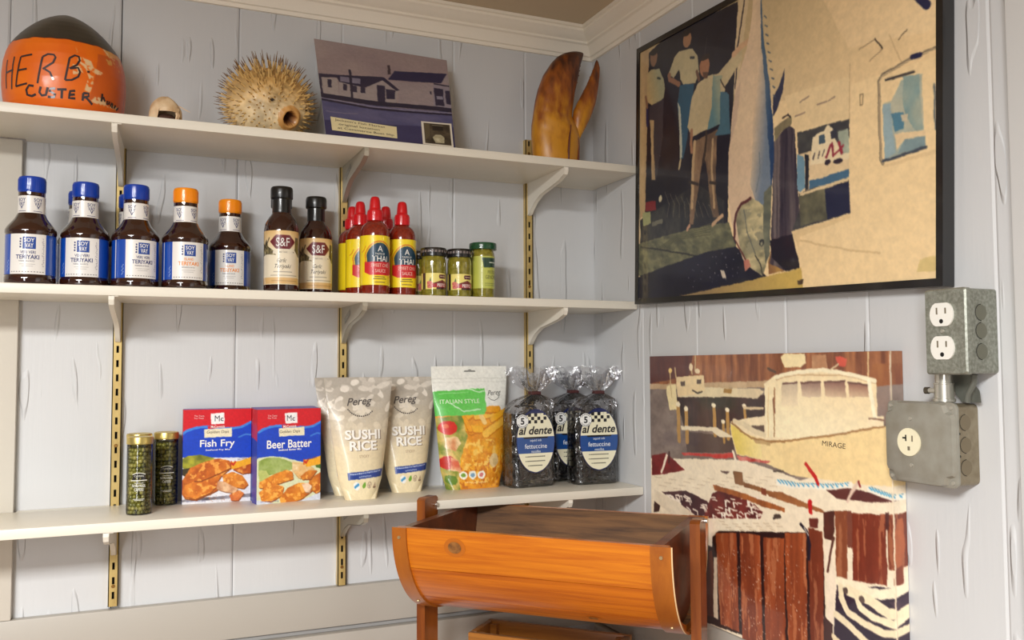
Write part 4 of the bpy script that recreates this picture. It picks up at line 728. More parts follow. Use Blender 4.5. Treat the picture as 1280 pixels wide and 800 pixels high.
('P',(122,66,51),[(1.0888,0.4818),(1.1083,0.4789),(1.1066,0.5921),(1.0873,0.5899)],{}),
('P',(106,48,39),[(0.9226,0.5286),(0.9657,0.5221),(0.9626,0.5548),(0.9261,0.5569)],{}),
('P',(82,37,33),[(1.2359,0.4646),(1.25,0.4625),(1.2483,0.5118),(1.236,0.5138)],{}),
('P',(86,42,42),[(1.0021,0.4275),(1.1125,0.4096),(1.1781,0.4157),(1.3178,0.422),(1.1955,0.4413),(1.0523,0.4505)],{'c2':(122,62,48),'n':(12,6),'a':0.6}),
('P',(166,106,62),[(0.7305,0.4632),(0.8025,0.4623),(0.9044,0.4801),(0.9897,0.4909),(0.9894,0.5006),(0.8705,0.4963),(0.7299,0.4835)],{'c2':(106,57,39),'n':(16,8),'a':0.7}),
('L',(252,244,226),0.0195,[(0.7798,0.4324),(0.8498,0.4321),(0.9388,0.4254),(1.023,0.4175),(1.1031,0.4007)]),
('L',(77,166,206),0.0059,[(0.78,0.4244),(0.7916,0.4326)]),
('L',(59,122,155),0.0032,[(0.7896,0.4217),(0.7966,0.4241)]),
('L',(77,166,206),0.0058,[(0.7978,0.4244),(0.8093,0.4326)]),
('L',(59,122,155),0.0032,[(0.8073,0.4217),(0.8142,0.4241)]),
('L',(77,166,206),0.0058,[(0.8154,0.4243),(0.8268,0.4325)]),
('L',(59,122,155),0.0032,[(0.8248,0.4217),(0.8316,0.424)]),
('L',(77,166,206),0.0057,[(0.8328,0.4243),(0.844,0.4324)]),
('L',(59,122,155),0.0032,[(0.8421,0.4217),(0.8489,0.424)]),
('L',(77,166,206),0.0057,[(0.85,0.4243),(0.8611,0.4323)]),
('L',(59,122,155),0.0031,[(0.8592,0.4217),(0.8659,0.424)]),
('L',(77,166,206),0.0056,[(0.8727,0.4226),(0.8837,0.4306)]),
('L',(59,122,155),0.0031,[(0.8818,0.42),(0.8884,0.4223)]),
('L',(77,166,206),0.0056,[(0.8951,0.421),(0.9059,0.4289)]),
('L',(59,122,155),0.0031,[(0.9041,0.4184),(0.9106,0.4207)]),
('L',(77,166,206),0.0055,[(0.9172,0.4194),(0.9279,0.4272)]),
('L',(59,122,155),0.003,[(0.926,0.4168),(0.9325,0.4191)]),
('L',(77,166,206),0.0054,[(0.939,0.4178),(0.9495,0.4256)]),
('L',(59,122,155),0.003,[(0.9477,0.4152),(0.954,0.4175)]),
('L',(77,166,206),0.0054,[(0.9605,0.4158),(0.9709,0.4236)]),
('L',(59,122,155),0.003,[(0.9691,0.4133),(0.9753,0.4156)]),
('L',(77,166,206),0.0053,[(0.9817,0.4139),(0.9919,0.4216)]),
('L',(59,122,155),0.0029,[(0.9901,0.4114),(0.9963,0.4136)]),
('L',(77,166,206),0.0053,[(1.0026,0.412),(1.0127,0.4197)]),
('L',(59,122,155),0.0029,[(1.0109,0.4095),(1.017,0.4118)]),
('L',(77,166,206),0.0052,[(1.0232,0.4101),(1.0332,0.4178)]),
('L',(59,122,155),0.0029,[(1.0315,0.4077),(1.0375,0.4099)]),
('L',(77,166,206),0.0052,[(1.0437,0.4059),(1.0535,0.4135)]),
('L',(59,122,155),0.0029,[(1.0518,0.4034),(1.0577,0.4057)]),
('L',(77,166,206),0.0051,[(1.0638,0.4017),(1.0735,0.4093)]),
('L',(59,122,155),0.0028,[(1.0718,0.3993),(1.0777,0.4015)]),
('L',(77,166,206),0.0051,[(1.0837,0.3975),(1.0933,0.4051)]),
('L',(59,122,155),0.0028,[(1.0916,0.3952),(1.0974,0.3974)]),
('L',(252,244,226),0.0161,[(1.1784,0.4072),(1.2234,0.4155),(1.267,0.4201),(1.3671,0.4134)]),
('L',(77,166,206),0.0048,[(1.1786,0.4002),(1.1875,0.4075)]),
('L',(59,122,155),0.0027,[(1.186,0.3979),(1.1914,0.4)]),
('L',(77,166,206),0.0048,[(1.19,0.4023),(1.1989,0.4096)]),
('L',(59,122,155),0.0027,[(1.1974,0.4),(1.2027,0.4021)]),
('L',(77,166,206),0.0048,[(1.2013,0.4044),(1.2101,0.4116)]),
('L',(59,122,155),0.0026,[(1.2086,0.4021),(1.2139,0.4042)]),
('L',(77,166,206),0.0047,[(1.2125,0.4065),(1.2212,0.4137)]),
('L',(59,122,155),0.0026,[(1.2197,0.4042),(1.225,0.4063)]),
('L',(77,166,206),0.0047,[(1.2236,0.4086),(1.2322,0.4157)]),
('L',(59,122,155),0.0026,[(1.2308,0.4063),(1.236,0.4084)]),
('L',(77,166,206),0.0047,[(1.2346,0.4097),(1.2432,0.4169)]),
('L',(59,122,155),0.0026,[(1.2418,0.4075),(1.247,0.4096)]),
('L',(77,166,206),0.0047,[(1.2456,0.4109),(1.2541,0.418)]),
('L',(59,122,155),0.0026,[(1.2527,0.4087),(1.2578,0.4107)]),
('L',(77,166,206),0.0046,[(1.2565,0.4121),(1.2649,0.4192)]),
('L',(59,122,155),0.0026,[(1.2635,0.4098),(1.2686,0.4119)]),
('L',(77,166,206),0.0046,[(1.2673,0.4132),(1.2756,0.4203)]),
('L',(59,122,155),0.0025,[(1.2742,0.411),(1.2793,0.413)]),
('L',(77,166,206),0.0045,[(1.293,0.4116),(1.3012,0.4186)]),
('L',(59,122,155),0.0025,[(1.2998,0.4094),(1.3048,0.4114)]),
('L',(77,166,206),0.0045,[(1.3182,0.41),(1.3263,0.4169)]),
('L',(59,122,155),0.0025,[(1.3249,0.4078),(1.3298,0.4098)]),
('L',(77,166,206),0.0044,[(1.343,0.4084),(1.3509,0.4153)]),
('L',(59,122,155),0.0024,[(1.3496,0.4062),(1.3544,0.4082)]),
('L',(197,31,33),0.0135,[(0.9137,0.3563),(0.9402,0.3804),(0.9579,0.3952),(0.9711,0.4147)]),
('L',(197,31,33),0.0182,[(0.9307,0.4758),(0.9309,0.5061)]),
('L',(228,199,177),0.0112,[(1.0917,0.4525),(1.1102,0.4199),(1.1322,0.3923)]),
('L',(144,44,44),0.0082,[(1.138,0.388),(1.1451,0.4014)]),
('L',(28,26,42),0.0111,[(0.8856,0.5519),(0.9126,0.5705),(0.9244,0.6103),(0.9208,0.6563)]),
('L',(222,210,195),0.0037,[(0.9019,0.5608),(0.9188,0.5809)]),
('L',(66,55,51),0.0066,[(0.7522,0.5545),(0.7837,0.5418)]),
('E',(77,64,57),(0.7717,0.5451),(0.0191,0.0072)),
('P',(55,37,55),[(1.0381,0.7066),(1.0836,0.7039),(1.1966,0.6826),(1.3585,0.6632),(1.3517,0.8591),(1.0181,0.9584),(1.027,0.8036)],{'c2':(37,26,44),'n':(6,6),'a':0.6}),
('L',(252,239,206),0.0284,[(1.0464,0.699),(1.0934,0.7017),(1.1502,0.7033),(1.2138,0.7027),(1.3587,0.6567)]),
('L',(246,228,190),0.0226,[(1.0539,0.714),(1.0548,0.7463),(1.0811,0.7831),(1.147,0.8018),(1.2191,0.8105),(1.3545,0.7776)]),
('L',(252,235,197),0.0219,[(1.1166,0.7249),(1.1297,0.7571),(1.1755,0.7738),(1.255,0.7774),(1.3562,0.7286)]),
('L',(241,224,186),0.0228,[(1.0331,0.8021),(1.0799,0.819),(1.1454,0.851),(1.2083,0.8678)]),
('L',(250,233,195),0.0307,[(1.0832,0.7183),(1.1679,0.7271),(1.2386,0.7512),(1.3564,0.722)]),
('L',(237,217,177),0.0172,[(1.0209,0.8706),(1.0678,0.8937),(1.0862,0.924)]),
('P',(48,33,53),[(1.2397,0.7171),(1.3578,0.6841),(1.3569,0.7077),(1.2735,0.7359)],{'c2':(133,99,99),'n':(16,10),'a':0.4}),
('E',(93,73,66),(1.0733,0.7219),(0.0118,0.0101)),
('E',(93,73,66),(1.138,0.7327),(0.0113,0.0099))]
ART_STORE=[
('P',(158,140,138),[(-0.0069,-0.0142),(1.1252,-0.3309),(1.0252,0.6879),(-0.0895,0.9225)],{'c2':(140,122,126),'n':(4,4),'a':0.8}),
('P',(76,76,114),[(-0.065,0.6448),(0.9745,0.6035),(0.9734,1.2166),(-0.1324,1.4092)],{'c2':(100,96,128),'n':(5,18),'a':0.7,'rot':-0.1}),
('P',(50,48,86),[(-0.0837,0.8573),(0.9582,0.771),(0.9734,1.2166),(-0.1324,1.4092)],{'c2':(60,58,96),'n':(4,10),'a':0.7}),
('P',(162,150,146),[(0.0183,0.4155),(0.1311,0.4007),(0.1235,0.6012),(0.0124,0.5978)],{}),
('P',(158,146,144),[(0.1384,0.4348),(0.2273,0.4378),(0.3179,0.4572),(0.4462,0.3299),(0.5559,0.4257),(0.5242,0.5757),(0.3916,0.5924),(0.2204,0.5952),(0.1241,0.5946)],{}),
('P',(38,34,62),[(0.0048,0.3833),(0.1453,0.3581),(0.3281,0.3225),(0.4596,0.3033),(0.5605,0.4229),(0.5373,0.4351),(0.4475,0.3396),(0.3189,0.4471),(0.2301,0.4421),(0.1384,0.4348),(0.1277,0.3918),(0.0076,0.4214)],{}),
('P',(40,36,62),[(0.0046,0.3866),(0.0207,0.3891),(0.0148,0.6167),(0.0002,0.62)],{}),
('P',(128,122,140),[(0.1502,0.3732),(0.2926,0.361),(0.2873,0.4184),(0.1454,0.4266)],{'c2':(90,84,110),'n':(14,4),'a':0.5}),
('P',(156,142,142),[(0.4893,0.3361),(0.8173,0.3074),(0.7935,0.5557),(0.5399,0.5721),(0.5638,0.4238)],{'c2':(142,128,132),'n':(8,6),'a':0.6}),
('P',(36,34,70),[(0.5389,0.2165),(0.9188,0.1656),(0.8675,0.2884),(0.4861,0.3235)],{}),
('P',(58,46,56),[(0.4921,0.1646),(0.5101,0.16),(0.5095,0.2608),(0.489,0.2692)],{}),
('P',(150,138,140),[(0.9209,0.1686),(0.9375,0.2853),(0.8733,0.2767)],{}),
('P',(142,132,142),[(0.8116,0.295),(0.9457,0.2972),(0.9439,0.6291),(0.7925,0.5662)],{}),
('P',(42,38,64),[(0.4017,0.4007),(0.4596,0.3967),(0.4489,0.5827),(0.3944,0.5851)],{}),
('P',(42,38,64),[(0.4632,0.4293),(0.5304,0.4267),(0.5207,0.5295),(0.4597,0.5369)],{}),
('P',(42,38,64),[(0.0604,0.4279),(0.0875,0.4245),(0.0819,0.5102),(0.0569,0.513)],{}),
('P',(42,38,64),[(0.1625,0.4453),(0.1898,0.4452),(0.1856,0.5149),(0.1605,0.5143)],{}),
('P',(42,38,64),[(0.2254,0.4465),(0.257,0.4487),(0.2552,0.5149),(0.2234,0.5158)],{}),
('P',(42,38,64),[(0.2855,0.4386),(0.3186,0.4505),(0.3163,0.5104),(0.2809,0.5122)],{}),
('P',(42,38,64),[(0.8109,0.35),(0.8765,0.3516),(0.8749,0.5478),(0.8106,0.545)],{}),
('P',(42,38,64),[(0.8922,0.3685),(0.9344,0.3655),(0.933,0.5245),(0.8915,0.5201)],{}),
('P',(42,38,64),[(0.7815,0.3945),(0.7928,0.3953),(0.7918,0.4297),(0.7805,0.4289)],{}),
('P',(140,134,150),[(0.8254,0.439),(0.8695,0.4357),(0.8705,0.4732),(0.8264,0.4765)],{}),
('L',(36,32,54),0.0151,[(0.8177,0.3038),(0.9384,0.3128)]),
('L',(34,32,56),0.0484,[(0.0052,0.6092),(0.1232,0.6045),(0.3884,0.603),(0.5316,0.5907),(0.8025,0.581),(0.948,0.5868)]),
('L',(130,124,146),0.0138,[(0.0008,0.636),(0.3523,0.6443),(0.9449,0.6185)]),
('L',(30,28,54),0.0207,[(-0.0004,0.6492),(0.3507,0.6612),(0.9435,0.6326)]),
('L',(36,32,56),0.017,[(0.222,0.2865),(0.2199,0.415),(0.2151,0.5833)]),
('L',(110,106,130),0.0111,[(0.0266,0.7609),(0.1511,0.7578),(0.2366,0.7424)])]
ART_FISH=[
('P',(206,12,30),[(-0.0725,-0.1067),(0.9639,-0.1044),(0.9668,0.576),(-0.0727,0.5309)],{}),
('P',(10,66,196),[(-0.0168,0.2617),(0.0253,0.2368),(0.096,0.2094),(0.1673,0.1956),(0.2682,0.1915),(0.4,0.2068),(0.5039,0.2169),(0.6092,0.1955),(0.7465,0.1345),(0.7504,1.3387),(-0.0729,1.264),(-0.0726,0.2876)],{'c2':(6,44,160),'n':(3,3),'a':0.4}),
('L',(60,130,220),0.0251,[(-0.0,0.253),(0.0394,0.2234),(0.1102,0.1974),(0.1816,0.1866),(0.2682,0.1853),(0.3999,0.2005),(0.5039,0.2091),(0.5941,0.1952),(0.7004,0.1433)]),
('L',(60,120,210),0.0176,[(0.5642,0.3052),(0.6398,0.2756),(0.7085,0.2853)]),
('P',(226,226,232),[(-0.0727,0.5005),(0.7478,0.5345),(0.7504,1.3387),(-0.0729,1.264)],{}),
('P',(170,166,44),[(-0.0084,0.5184),(0.0536,0.4873),(0.1819,0.4801),(0.327,0.5248),(0.2687,0.5613),(0.0962,0.6614),(-0.0084,0.6102)],{'c2':(90,96,26),'n':(12,12),'a':0.9}),
('P',(60,50,24),[(-0.0084,0.6255),(0.0819,0.6145),(0.0253,0.7038),(-0.0084,0.6867)],{}),
('P',(60,52,60),[(-0.0169,0.9466),(0.7028,0.9168),(0.7029,0.9553),(-0.0169,0.9712)],{'c2':(200,200,210),'n':(6,3),'a':0.7}),
('P',(238,168,34),[(0.4823,0.5708),(0.595,0.5599),(0.7169,0.514),(0.7173,0.6164),(0.6104,0.6369),(0.4825,0.6528)],{}),
('L',(196,60,20),0.0123,[(0.487,0.6531),(0.4927,0.5634)]),
('L',(196,40,20),0.0176,[(0.5018,0.5874),(0.5138,0.6038),(0.5347,0.5699)]),
('P',(123,56,11),[(0.0028,0.7593),(0.0876,0.6256),(0.2165,0.5698),(0.3622,0.5373),(0.4808,0.566),(0.4959,0.6456),(0.4068,0.7198),(0.3626,0.7801),(0.3627,0.8743),(0.2749,0.9155),(0.1449,0.9688),(0.031,0.9454),(-0.0028,0.8816)],{}),
('P',(214,118,32),[(-0.0028,0.7483),(0.0819,0.6145),(0.2107,0.5587),(0.3563,0.5261),(0.4748,0.5547),(0.4899,0.6343),(0.4008,0.7085),(0.3567,0.7688),(0.3568,0.8629),(0.2691,0.9042),(0.1391,0.9575),(0.0254,0.9342),(-0.0084,0.8705)],{'c2':(172,78,16),'n':(14,14),'a':1}),
('P',(232,154,64),[(-0.0028,0.7483),(0.0819,0.6145),(0.2107,0.5587),(0.3563,0.5261),(0.4748,0.5547),(0.4899,0.6343),(0.4008,0.7085),(0.3567,0.7688),(0.3568,0.8629),(0.2691,0.9042),(0.1391,0.9575),(0.0254,0.9342),(-0.0084,0.8705)],{'c2':(214,118,32),'n':(24,24),'a':1,'mask':0.7}),
('P',(136,69,17),[(0.0169,0.8062),(0.1448,0.7675),(0.2602,0.8054),(0.348,0.842),(0.2895,0.9008),(0.1449,0.9564),(0.0395,0.9306)],{}),
('P',(230,140,44),[(0.0113,0.7951),(0.139,0.7564),(0.2544,0.7941),(0.3421,0.8306),(0.2836,0.8895),(0.1391,0.9451),(0.0338,0.9194)],{'c2':(190,96,24),'n':(14,14),'a':1}),
('P',(240,165,70),[(0.0113,0.7951),(0.139,0.7564),(0.2544,0.7941),(0.3421,0.8306),(0.2836,0.8895),(0.1391,0.9451),(0.0338,0.9194)],{'c2':(230,140,44),'n':(24,24),'a':1,'mask':0.7}),
('P',(129,60,12),[(0.2165,0.5854),(0.4362,0.5719),(0.4959,0.6456),(0.3625,0.7017),(0.1878,0.77),(0.1162,0.7659)],{}),
('P',(222,126,36),[(0.2107,0.5742),(0.4302,0.5606),(0.4899,0.6343),(0.3566,0.6905),(0.1821,0.7588),(0.1104,0.7547)],{'c2':(180,84,18),'n':(14,14),'a':1}),
('P',(236,158,66),[(0.2107,0.5742),(0.4302,0.5606),(0.4899,0.6343),(0.3566,0.6905),(0.1821,0.7588),(0.1104,0.7547)],{'c2':(222,126,36),'n':(24,24),'a':1,'mask':0.7}),
('P',(122,50,14),[(0.5109,0.6621),(0.708,0.608),(0.716,0.7044),(0.6167,0.7152)],{}),
('P',(212,110,30),[(0.5049,0.6508),(0.7018,0.5965),(0.7098,0.6929),(0.6106,0.7037)],{'c2':(170,70,20),'n':(14,14),'a':1}),
('P',(231,150,63),[(0.5049,0.6508),(0.7018,0.5965),(0.7098,0.6929),(0.6106,0.7037)],{'c2':(212,110,30),'n':(24,24),'a':1,'mask':0.7}),
('P',(133,66,17),[(0.4068,0.7198),(0.511,0.6859),(0.6167,0.7311),(0.678,0.8304),(0.6323,0.8755),(0.5114,0.8521),(0.4217,0.7993)],{}),
('P',(226,138,44),[(0.4008,0.7085),(0.505,0.6745),(0.6106,0.7196),(0.6719,0.8188),(0.6262,0.8639),(0.5053,0.8406),(0.4158,0.7879)],{'c2':(186,92,24),'n':(14,14),'a':1}),
('P',(238,164,70),[(0.4008,0.7085),(0.505,0.6745),(0.6106,0.7196),(0.6719,0.8188),(0.6262,0.8639),(0.5053,0.8406),(0.4158,0.7879)],{'c2':(226,138,44),'n':(24,24),'a':1,'mask':0.7}),
('P',(136,93,64),[(0.3626,0.7801),(0.4366,0.7923),(0.5716,0.8717),(0.5416,0.9174),(0.4219,0.8938),(0.348,0.8576)],{}),
('P',(236,196,150),[(0.3567,0.7688),(0.4306,0.7809),(0.5656,0.8602),(0.5355,0.9059),(0.416,0.8824),(0.3421,0.8463)],{'c2':(190,130,90),'n':(14,14),'a':1}),
('P',(136,64,28),[(0.4816,0.9293),(0.5868,0.8886),(0.6325,0.9234),(0.572,0.999),(0.4967,0.9936)],{}),
('P',(226,130,60),[(0.4756,0.9178),(0.5807,0.877),(0.6263,0.9118),(0.5659,0.9874),(0.4907,0.9821)],{'c2':(190,90,40),'n':(14,14),'a':1}),
('P',(238,160,78),[(0.4756,0.9178),(0.5807,0.877),(0.6263,0.9118),(0.5659,0.9874),(0.4907,0.9821)],{'c2':(226,130,60),'n':(24,24),'a':1,'mask':0.7}),
('D',(180,110,60),24,0.0086,[(0.2111,0.9159),(0.3569,0.91),(0.5357,0.9853),(0.2983,0.9843)]),
('P',(240,238,236),[(0.2768,0.0459),(0.4144,0.0397),(0.4191,0.1571),(0.2827,0.1623)],{}),
('P',(206,20,36),[(0.2421,0.1786),(0.4147,0.1696),(0.4413,0.1575),(0.4473,0.1922),(0.2509,0.2098)],{}),
('P',(232,222,190),[(0.2104,0.2119),(0.492,0.2025),(0.4952,0.297),(0.2134,0.3017)],{})]
ART_BEER=[
('P',(206,12,30),[(-0.0524,-0.1096),(0.9605,-0.0834),(0.9783,0.5665),(-0.0571,0.5144)],{}),
('P',(10,66,196),[(0.0014,0.2489),(0.044,0.2252),(0.1152,0.1995),(0.1866,0.1872),(0.2873,0.185),(0.4179,0.2019),(0.5205,0.2133),(0.6234,0.1944),(0.7561,0.1382),(0.7801,1.3286),(-0.0629,1.2615),(-0.0553,0.2735)],{'c2':(6,44,160),'n':(3,3),'a':0.4}),
('L',(60,130,220),0.0249,[(0.0184,0.2406),(0.0583,0.2123),(0.1295,0.1881),(0.201,0.1788),(0.2872,0.179),(0.4178,0.1958),(0.5204,0.2057),(0.6086,0.1938),(0.7116,0.1458)]),
('L',(60,120,210),0.0172,[(0.5806,0.2996),(0.6543,0.2719),(0.7216,0.2823)]),
('P',(214,218,180),[(-0.0574,0.5448),(0.0285,0.5066),(0.1435,0.497),(0.274,0.5127),(0.4209,0.5571),(0.5548,0.592),(0.7652,0.5872),(0.7801,1.3286),(-0.0629,1.2615)],{}),
('P',(128,150,60),[(0.0168,0.5487),(0.1002,0.5101),(0.2304,0.5136),(0.3621,0.5664),(0.4216,0.6316),(0.348,0.6588),(0.2307,0.6833),(0.0998,0.7068),(0.0162,0.6712)],{'c2':(176,190,120),'n':(9,9),'a':0.9}),
('P',(176,186,96),[(0.0164,0.6405),(0.0999,0.6451),(0.1578,0.7412),(0.0273,0.7645)],{'c2':(200,200,130),'n':(8,8),'a':0.6}),
('P',(226,196,140),[(0.3768,0.5672),(0.525,0.5904),(0.6307,0.6586),(0.5872,0.7664),(0.4524,0.7585),(0.3775,0.6604)],{'c2':(206,150,80),'n':(8,8),'a':0.7}),
('P',(76,110,40),[(0.6144,0.5794),(0.7343,0.5543),(0.7367,0.6802),(0.6455,0.6437)],{}),
('P',(238,168,34),[(0.5023,0.5581),(0.614,0.5482),(0.7333,0.5042),(0.7353,0.6045),(0.6301,0.6241),(0.5033,0.6392)],{}),
('L',(196,60,20),0.0122,[(0.5077,0.6394),(0.5126,0.5509)]),
('L',(196,40,20),0.0174,[(0.5218,0.5747),(0.534,0.5909),(0.5544,0.5577)]),
('P',(136,70,14),[(0.033,0.7757),(0.1782,0.7067),(0.3244,0.6606),(0.391,0.6876),(0.399,0.7664),(0.2368,0.8036),(0.0907,0.8493),(0.027,0.8297)],{}),
('P',(226,140,36),[(0.0273,0.7645),(0.1724,0.6955),(0.3185,0.6494),(0.385,0.6764),(0.3929,0.755),(0.2309,0.7923),(0.0849,0.838),(0.0212,0.8185)],{'c2':(190,98,20),'n':(14,14),'a':1}),
('P',(238,165,66),[(0.0273,0.7645),(0.1724,0.6955),(0.3185,0.6494),(0.385,0.6764),(0.3929,0.755),(0.2309,0.7923),(0.0849,0.838),(0.0212,0.8185)],{'c2':(226,140,36),'n':(24,24),'a':1,'mask':0.7}),
('P',(141,74,17),[(0.0325,0.8846),(0.1053,0.8268),(0.2222,0.8106),(0.2958,0.8386),(0.2814,0.9323),(0.1636,0.9876),(0.0612,0.9806)],{}),
('P',(230,150,48),[(0.0268,0.8733),(0.0995,0.8155),(0.2163,0.7993),(0.2899,0.8273),(0.2755,0.9208),(0.1577,0.9761),(0.0554,0.9692)],{'c2':(196,104,24),'n':(14,14),'a':1}),
('P',(240,170,72),[(0.0268,0.8733),(0.0995,0.8155),(0.2163,0.7993),(0.2899,0.8273),(0.2755,0.9208),(0.1577,0.9761),(0.0554,0.9692)],{'c2':(230,150,48),'n':(24,24),'a':1,'mask':0.7}),
('P',(128,61,14),[(0.5783,0.7769),(0.743,0.6916),(0.7467,0.8826),(0.6563,0.9409),(0.5645,0.8712)],{}),
('P',(214,130,36),[(0.5721,0.7655),(0.7367,0.6802),(0.7404,0.871),(0.6501,0.9293),(0.5583,0.8597)],{'c2':(178,86,20),'n':(14,14),'a':1}),
('P',(232,160,66),[(0.5721,0.7655),(0.7367,0.6802),(0.7404,0.871),(0.6501,0.9293),(0.5583,0.8597)],{'c2':(214,130,36),'n':(24,24),'a':1,'mask':0.7}),
('P',(136,70,15),[(0.252,0.9619),(0.3403,0.8571),(0.4588,0.8093),(0.594,0.8254),(0.6103,0.906),(0.5056,0.9789),(0.3562,1.0326),(0.2669,1.0137)],{}),
('P',(228,146,44),[(0.246,0.9505),(0.3343,0.8457),(0.4528,0.7979),(0.5878,0.8139),(0.6041,0.8944),(0.4994,0.9673),(0.3502,1.021),(0.261,1.0022)],{'c2':(190,98,22),'n':(14,14),'a':1}),
('P',(239,168,70),[(0.246,0.9505),(0.3343,0.8457),(0.4528,0.7979),(0.5878,0.8139),(0.6041,0.8944),(0.4994,0.9673),(0.3502,1.021),(0.261,1.0022)],{'c2':(228,146,44),'n':(24,24),'a':1,'mask':0.7}),
('P',(159,122,93),[(0.4919,0.8271),(0.5638,0.8156),(0.6035,0.8577),(0.5803,0.92),(0.535,0.9171)],{}),
('P',(240,216,190),[(0.4858,0.8156),(0.5576,0.8042),(0.5973,0.8462),(0.5741,0.9084),(0.5288,0.9055)],{'c2':(222,170,130),'n':(14,14),'a':1}),
('P',(158,122,72),[(0.383,0.6094),(0.5313,0.6204),(0.562,0.6815),(0.4734,0.7707),(0.4133,0.7045)],{}),
('P',(238,214,170),[(0.377,0.5982),(0.5252,0.6091),(0.5559,0.6702),(0.4673,0.7594),(0.4073,0.6932)],{'c2':(220,170,100),'n':(14,14),'a':1}),
('P',(136,72,18),[(0.4731,0.7471),(0.562,0.6815),(0.6673,0.6874),(0.5933,0.7778),(0.5034,0.7804)],{}),
('P',(220,140,40),[(0.4671,0.7358),(0.5559,0.6702),(0.6611,0.676),(0.5872,0.7664),(0.4972,0.769)],{'c2':(190,100,26),'n':(14,14),'a':1}),
('P',(235,165,68),[(0.4671,0.7358),(0.5559,0.6702),(0.6611,0.676),(0.5872,0.7664),(0.4972,0.769)],{'c2':(220,140,40),'n':(24,24),'a':1,'mask':0.7}),
('P',(226,232,240),[(-0.0603,0.9301),(-0.0026,0.9496),(0.3055,1.0259),(0.4996,0.9833),(0.741,0.9031),(0.7491,1.3261),(-0.0629,1.2615)],{'c2':(190,196,214),'n':(6,4),'a':0.5}),
('P',(240,238,236),[(0.2953,0.0446),(0.431,0.0414),(0.4364,0.1542),(0.3016,0.157)],{}),
('P',(206,20,36),[(0.2613,0.172),(0.4322,0.1662),(0.4583,0.155),(0.4645,0.1885),(0.27,0.2024)],{}),
('P',(232,222,190),[(0.2297,0.2039),(0.5085,0.1992),(0.5126,0.2907),(0.2328,0.2914)],{})]
BUOY_HERB=[[(-1.045,0.081),(-1.0746,0.035)],[(-0.8437,0.083),(-0.907,0.0313)],[(-1.0532,0.0597),(-0.8471,0.0615)],[(-0.6913,0.0811),(-0.7948,0.0341)],[(-0.6913,0.0811),(-0.4808,0.0835)],[(-0.7275,0.0591),(-0.5636,0.0604)],[(-0.7948,0.0341),(-0.5621,0.0373)],[(-0.3016,0.0799),(-0.3783,0.037)],[(-0.3016,0.0799),(-0.2205,0.0846),(-0.1287,0.0843),(-0.1007,0.0802),(-0.1334,0.0712),(-0.2927,0.0597)],[(-0.2614,0.0598),(-0.1801,0.0552),(-0.1242,0.0432)],[(0.1134,0.082),(0.0511,0.0451)],[(0.1134,0.082),(0.1942,0.0877),(0.2566,0.0868),(0.2714,0.0806),(0.226,0.0721),(0.1161,0.0647)],[(0.126,0.0648),(0.2466,0.0681),(0.2786,0.0613),(0.2504,0.0534),(0.1511,0.0466),(0.0511,0.0451)],[(0.393,0.0647),(0.4362,0.0653)]]
BUOY_CUSTER=[[(-0.4455,0.0329),(-0.5268,0.0341),(-0.5825,0.0274),(-0.5747,0.0197),(-0.4913,0.0175),(-0.4146,0.0203)],[(-0.3245,0.032),(-0.354,0.0232),(-0.315,0.0184),(-0.2482,0.0196),(-0.2128,0.0313)],[(-0.0966,0.0301),(-0.1678,0.0296),(-0.1866,0.0256),(-0.0991,0.0214),(-0.1218,0.0164),(-0.2183,0.0169)],[(-0.0663,0.029),(0.0785,0.0306)],[(0.0082,0.0297),(0.003,0.0159)],[(0.2128,0.0305),(0.1359,0.0287),(0.1206,0.0178),(0.2221,0.0186)],[(0.1286,0.0228),(0.2108,0.0247)],[(0.3445,0.0291),(0.3426,0.0172)],[(0.3445,0.0291),(0.4312,0.0302),(0.438,0.0259),(0.3536,0.0223)],[(0.3972,0.0231),(0.5191,0.0143)],[(0.682,0.0356),(0.6789,0.0229)],[(0.6778,0.028),(0.7135,0.0299),(0.7532,0.0246)],[(0.8093,0.027),(0.7995,0.0215),(0.8562,0.0234),(0.8516,0.0271)],[(0.9257,0.0268),(0.8964,0.0218),(0.9465,0.0188),(0.9373,0.0261)],[(1.0316,0.0253),(0.9968,0.019)],[(1.1354,0.0237),(1.0748,0.0181)]]
BUOY_WEAR=[[(0.214,0.1034),(0.2669,0.0881),(0.463,0.0839),(0.5057,0.074),(0.6757,0.0698),(0.6236,0.064),(0.5037,0.0652),(0.5021,0.0461),(0.4529,0.0323),(0.3628,0.0347),(0.4182,0.0569),(0.3717,0.0686),(0.2462,0.079)],[(0.4598,0.0263),(0.6238,0.0288),(0.907,0.0231),(1.1061,0.024),(1.0923,0.0192),(0.6544,0.0172),(0.4975,0.019)],[(0.165,0.0731),(0.2879,0.0711),(0.3304,0.0613),(0.1684,0.0562)],[(0.731,0.1134),(0.9639,0.1139),(1.0173,0.1),(0.8395,0.1011)]]
# ================================================================== the setting
ZT, ZM, ZL = 1.9143, 1.6338, 1.2577; TH = .0158
SHELF = ((ZT, .192, 'top'), (ZM, .1855, 'middle'), (ZL, .200, 'lowest'))
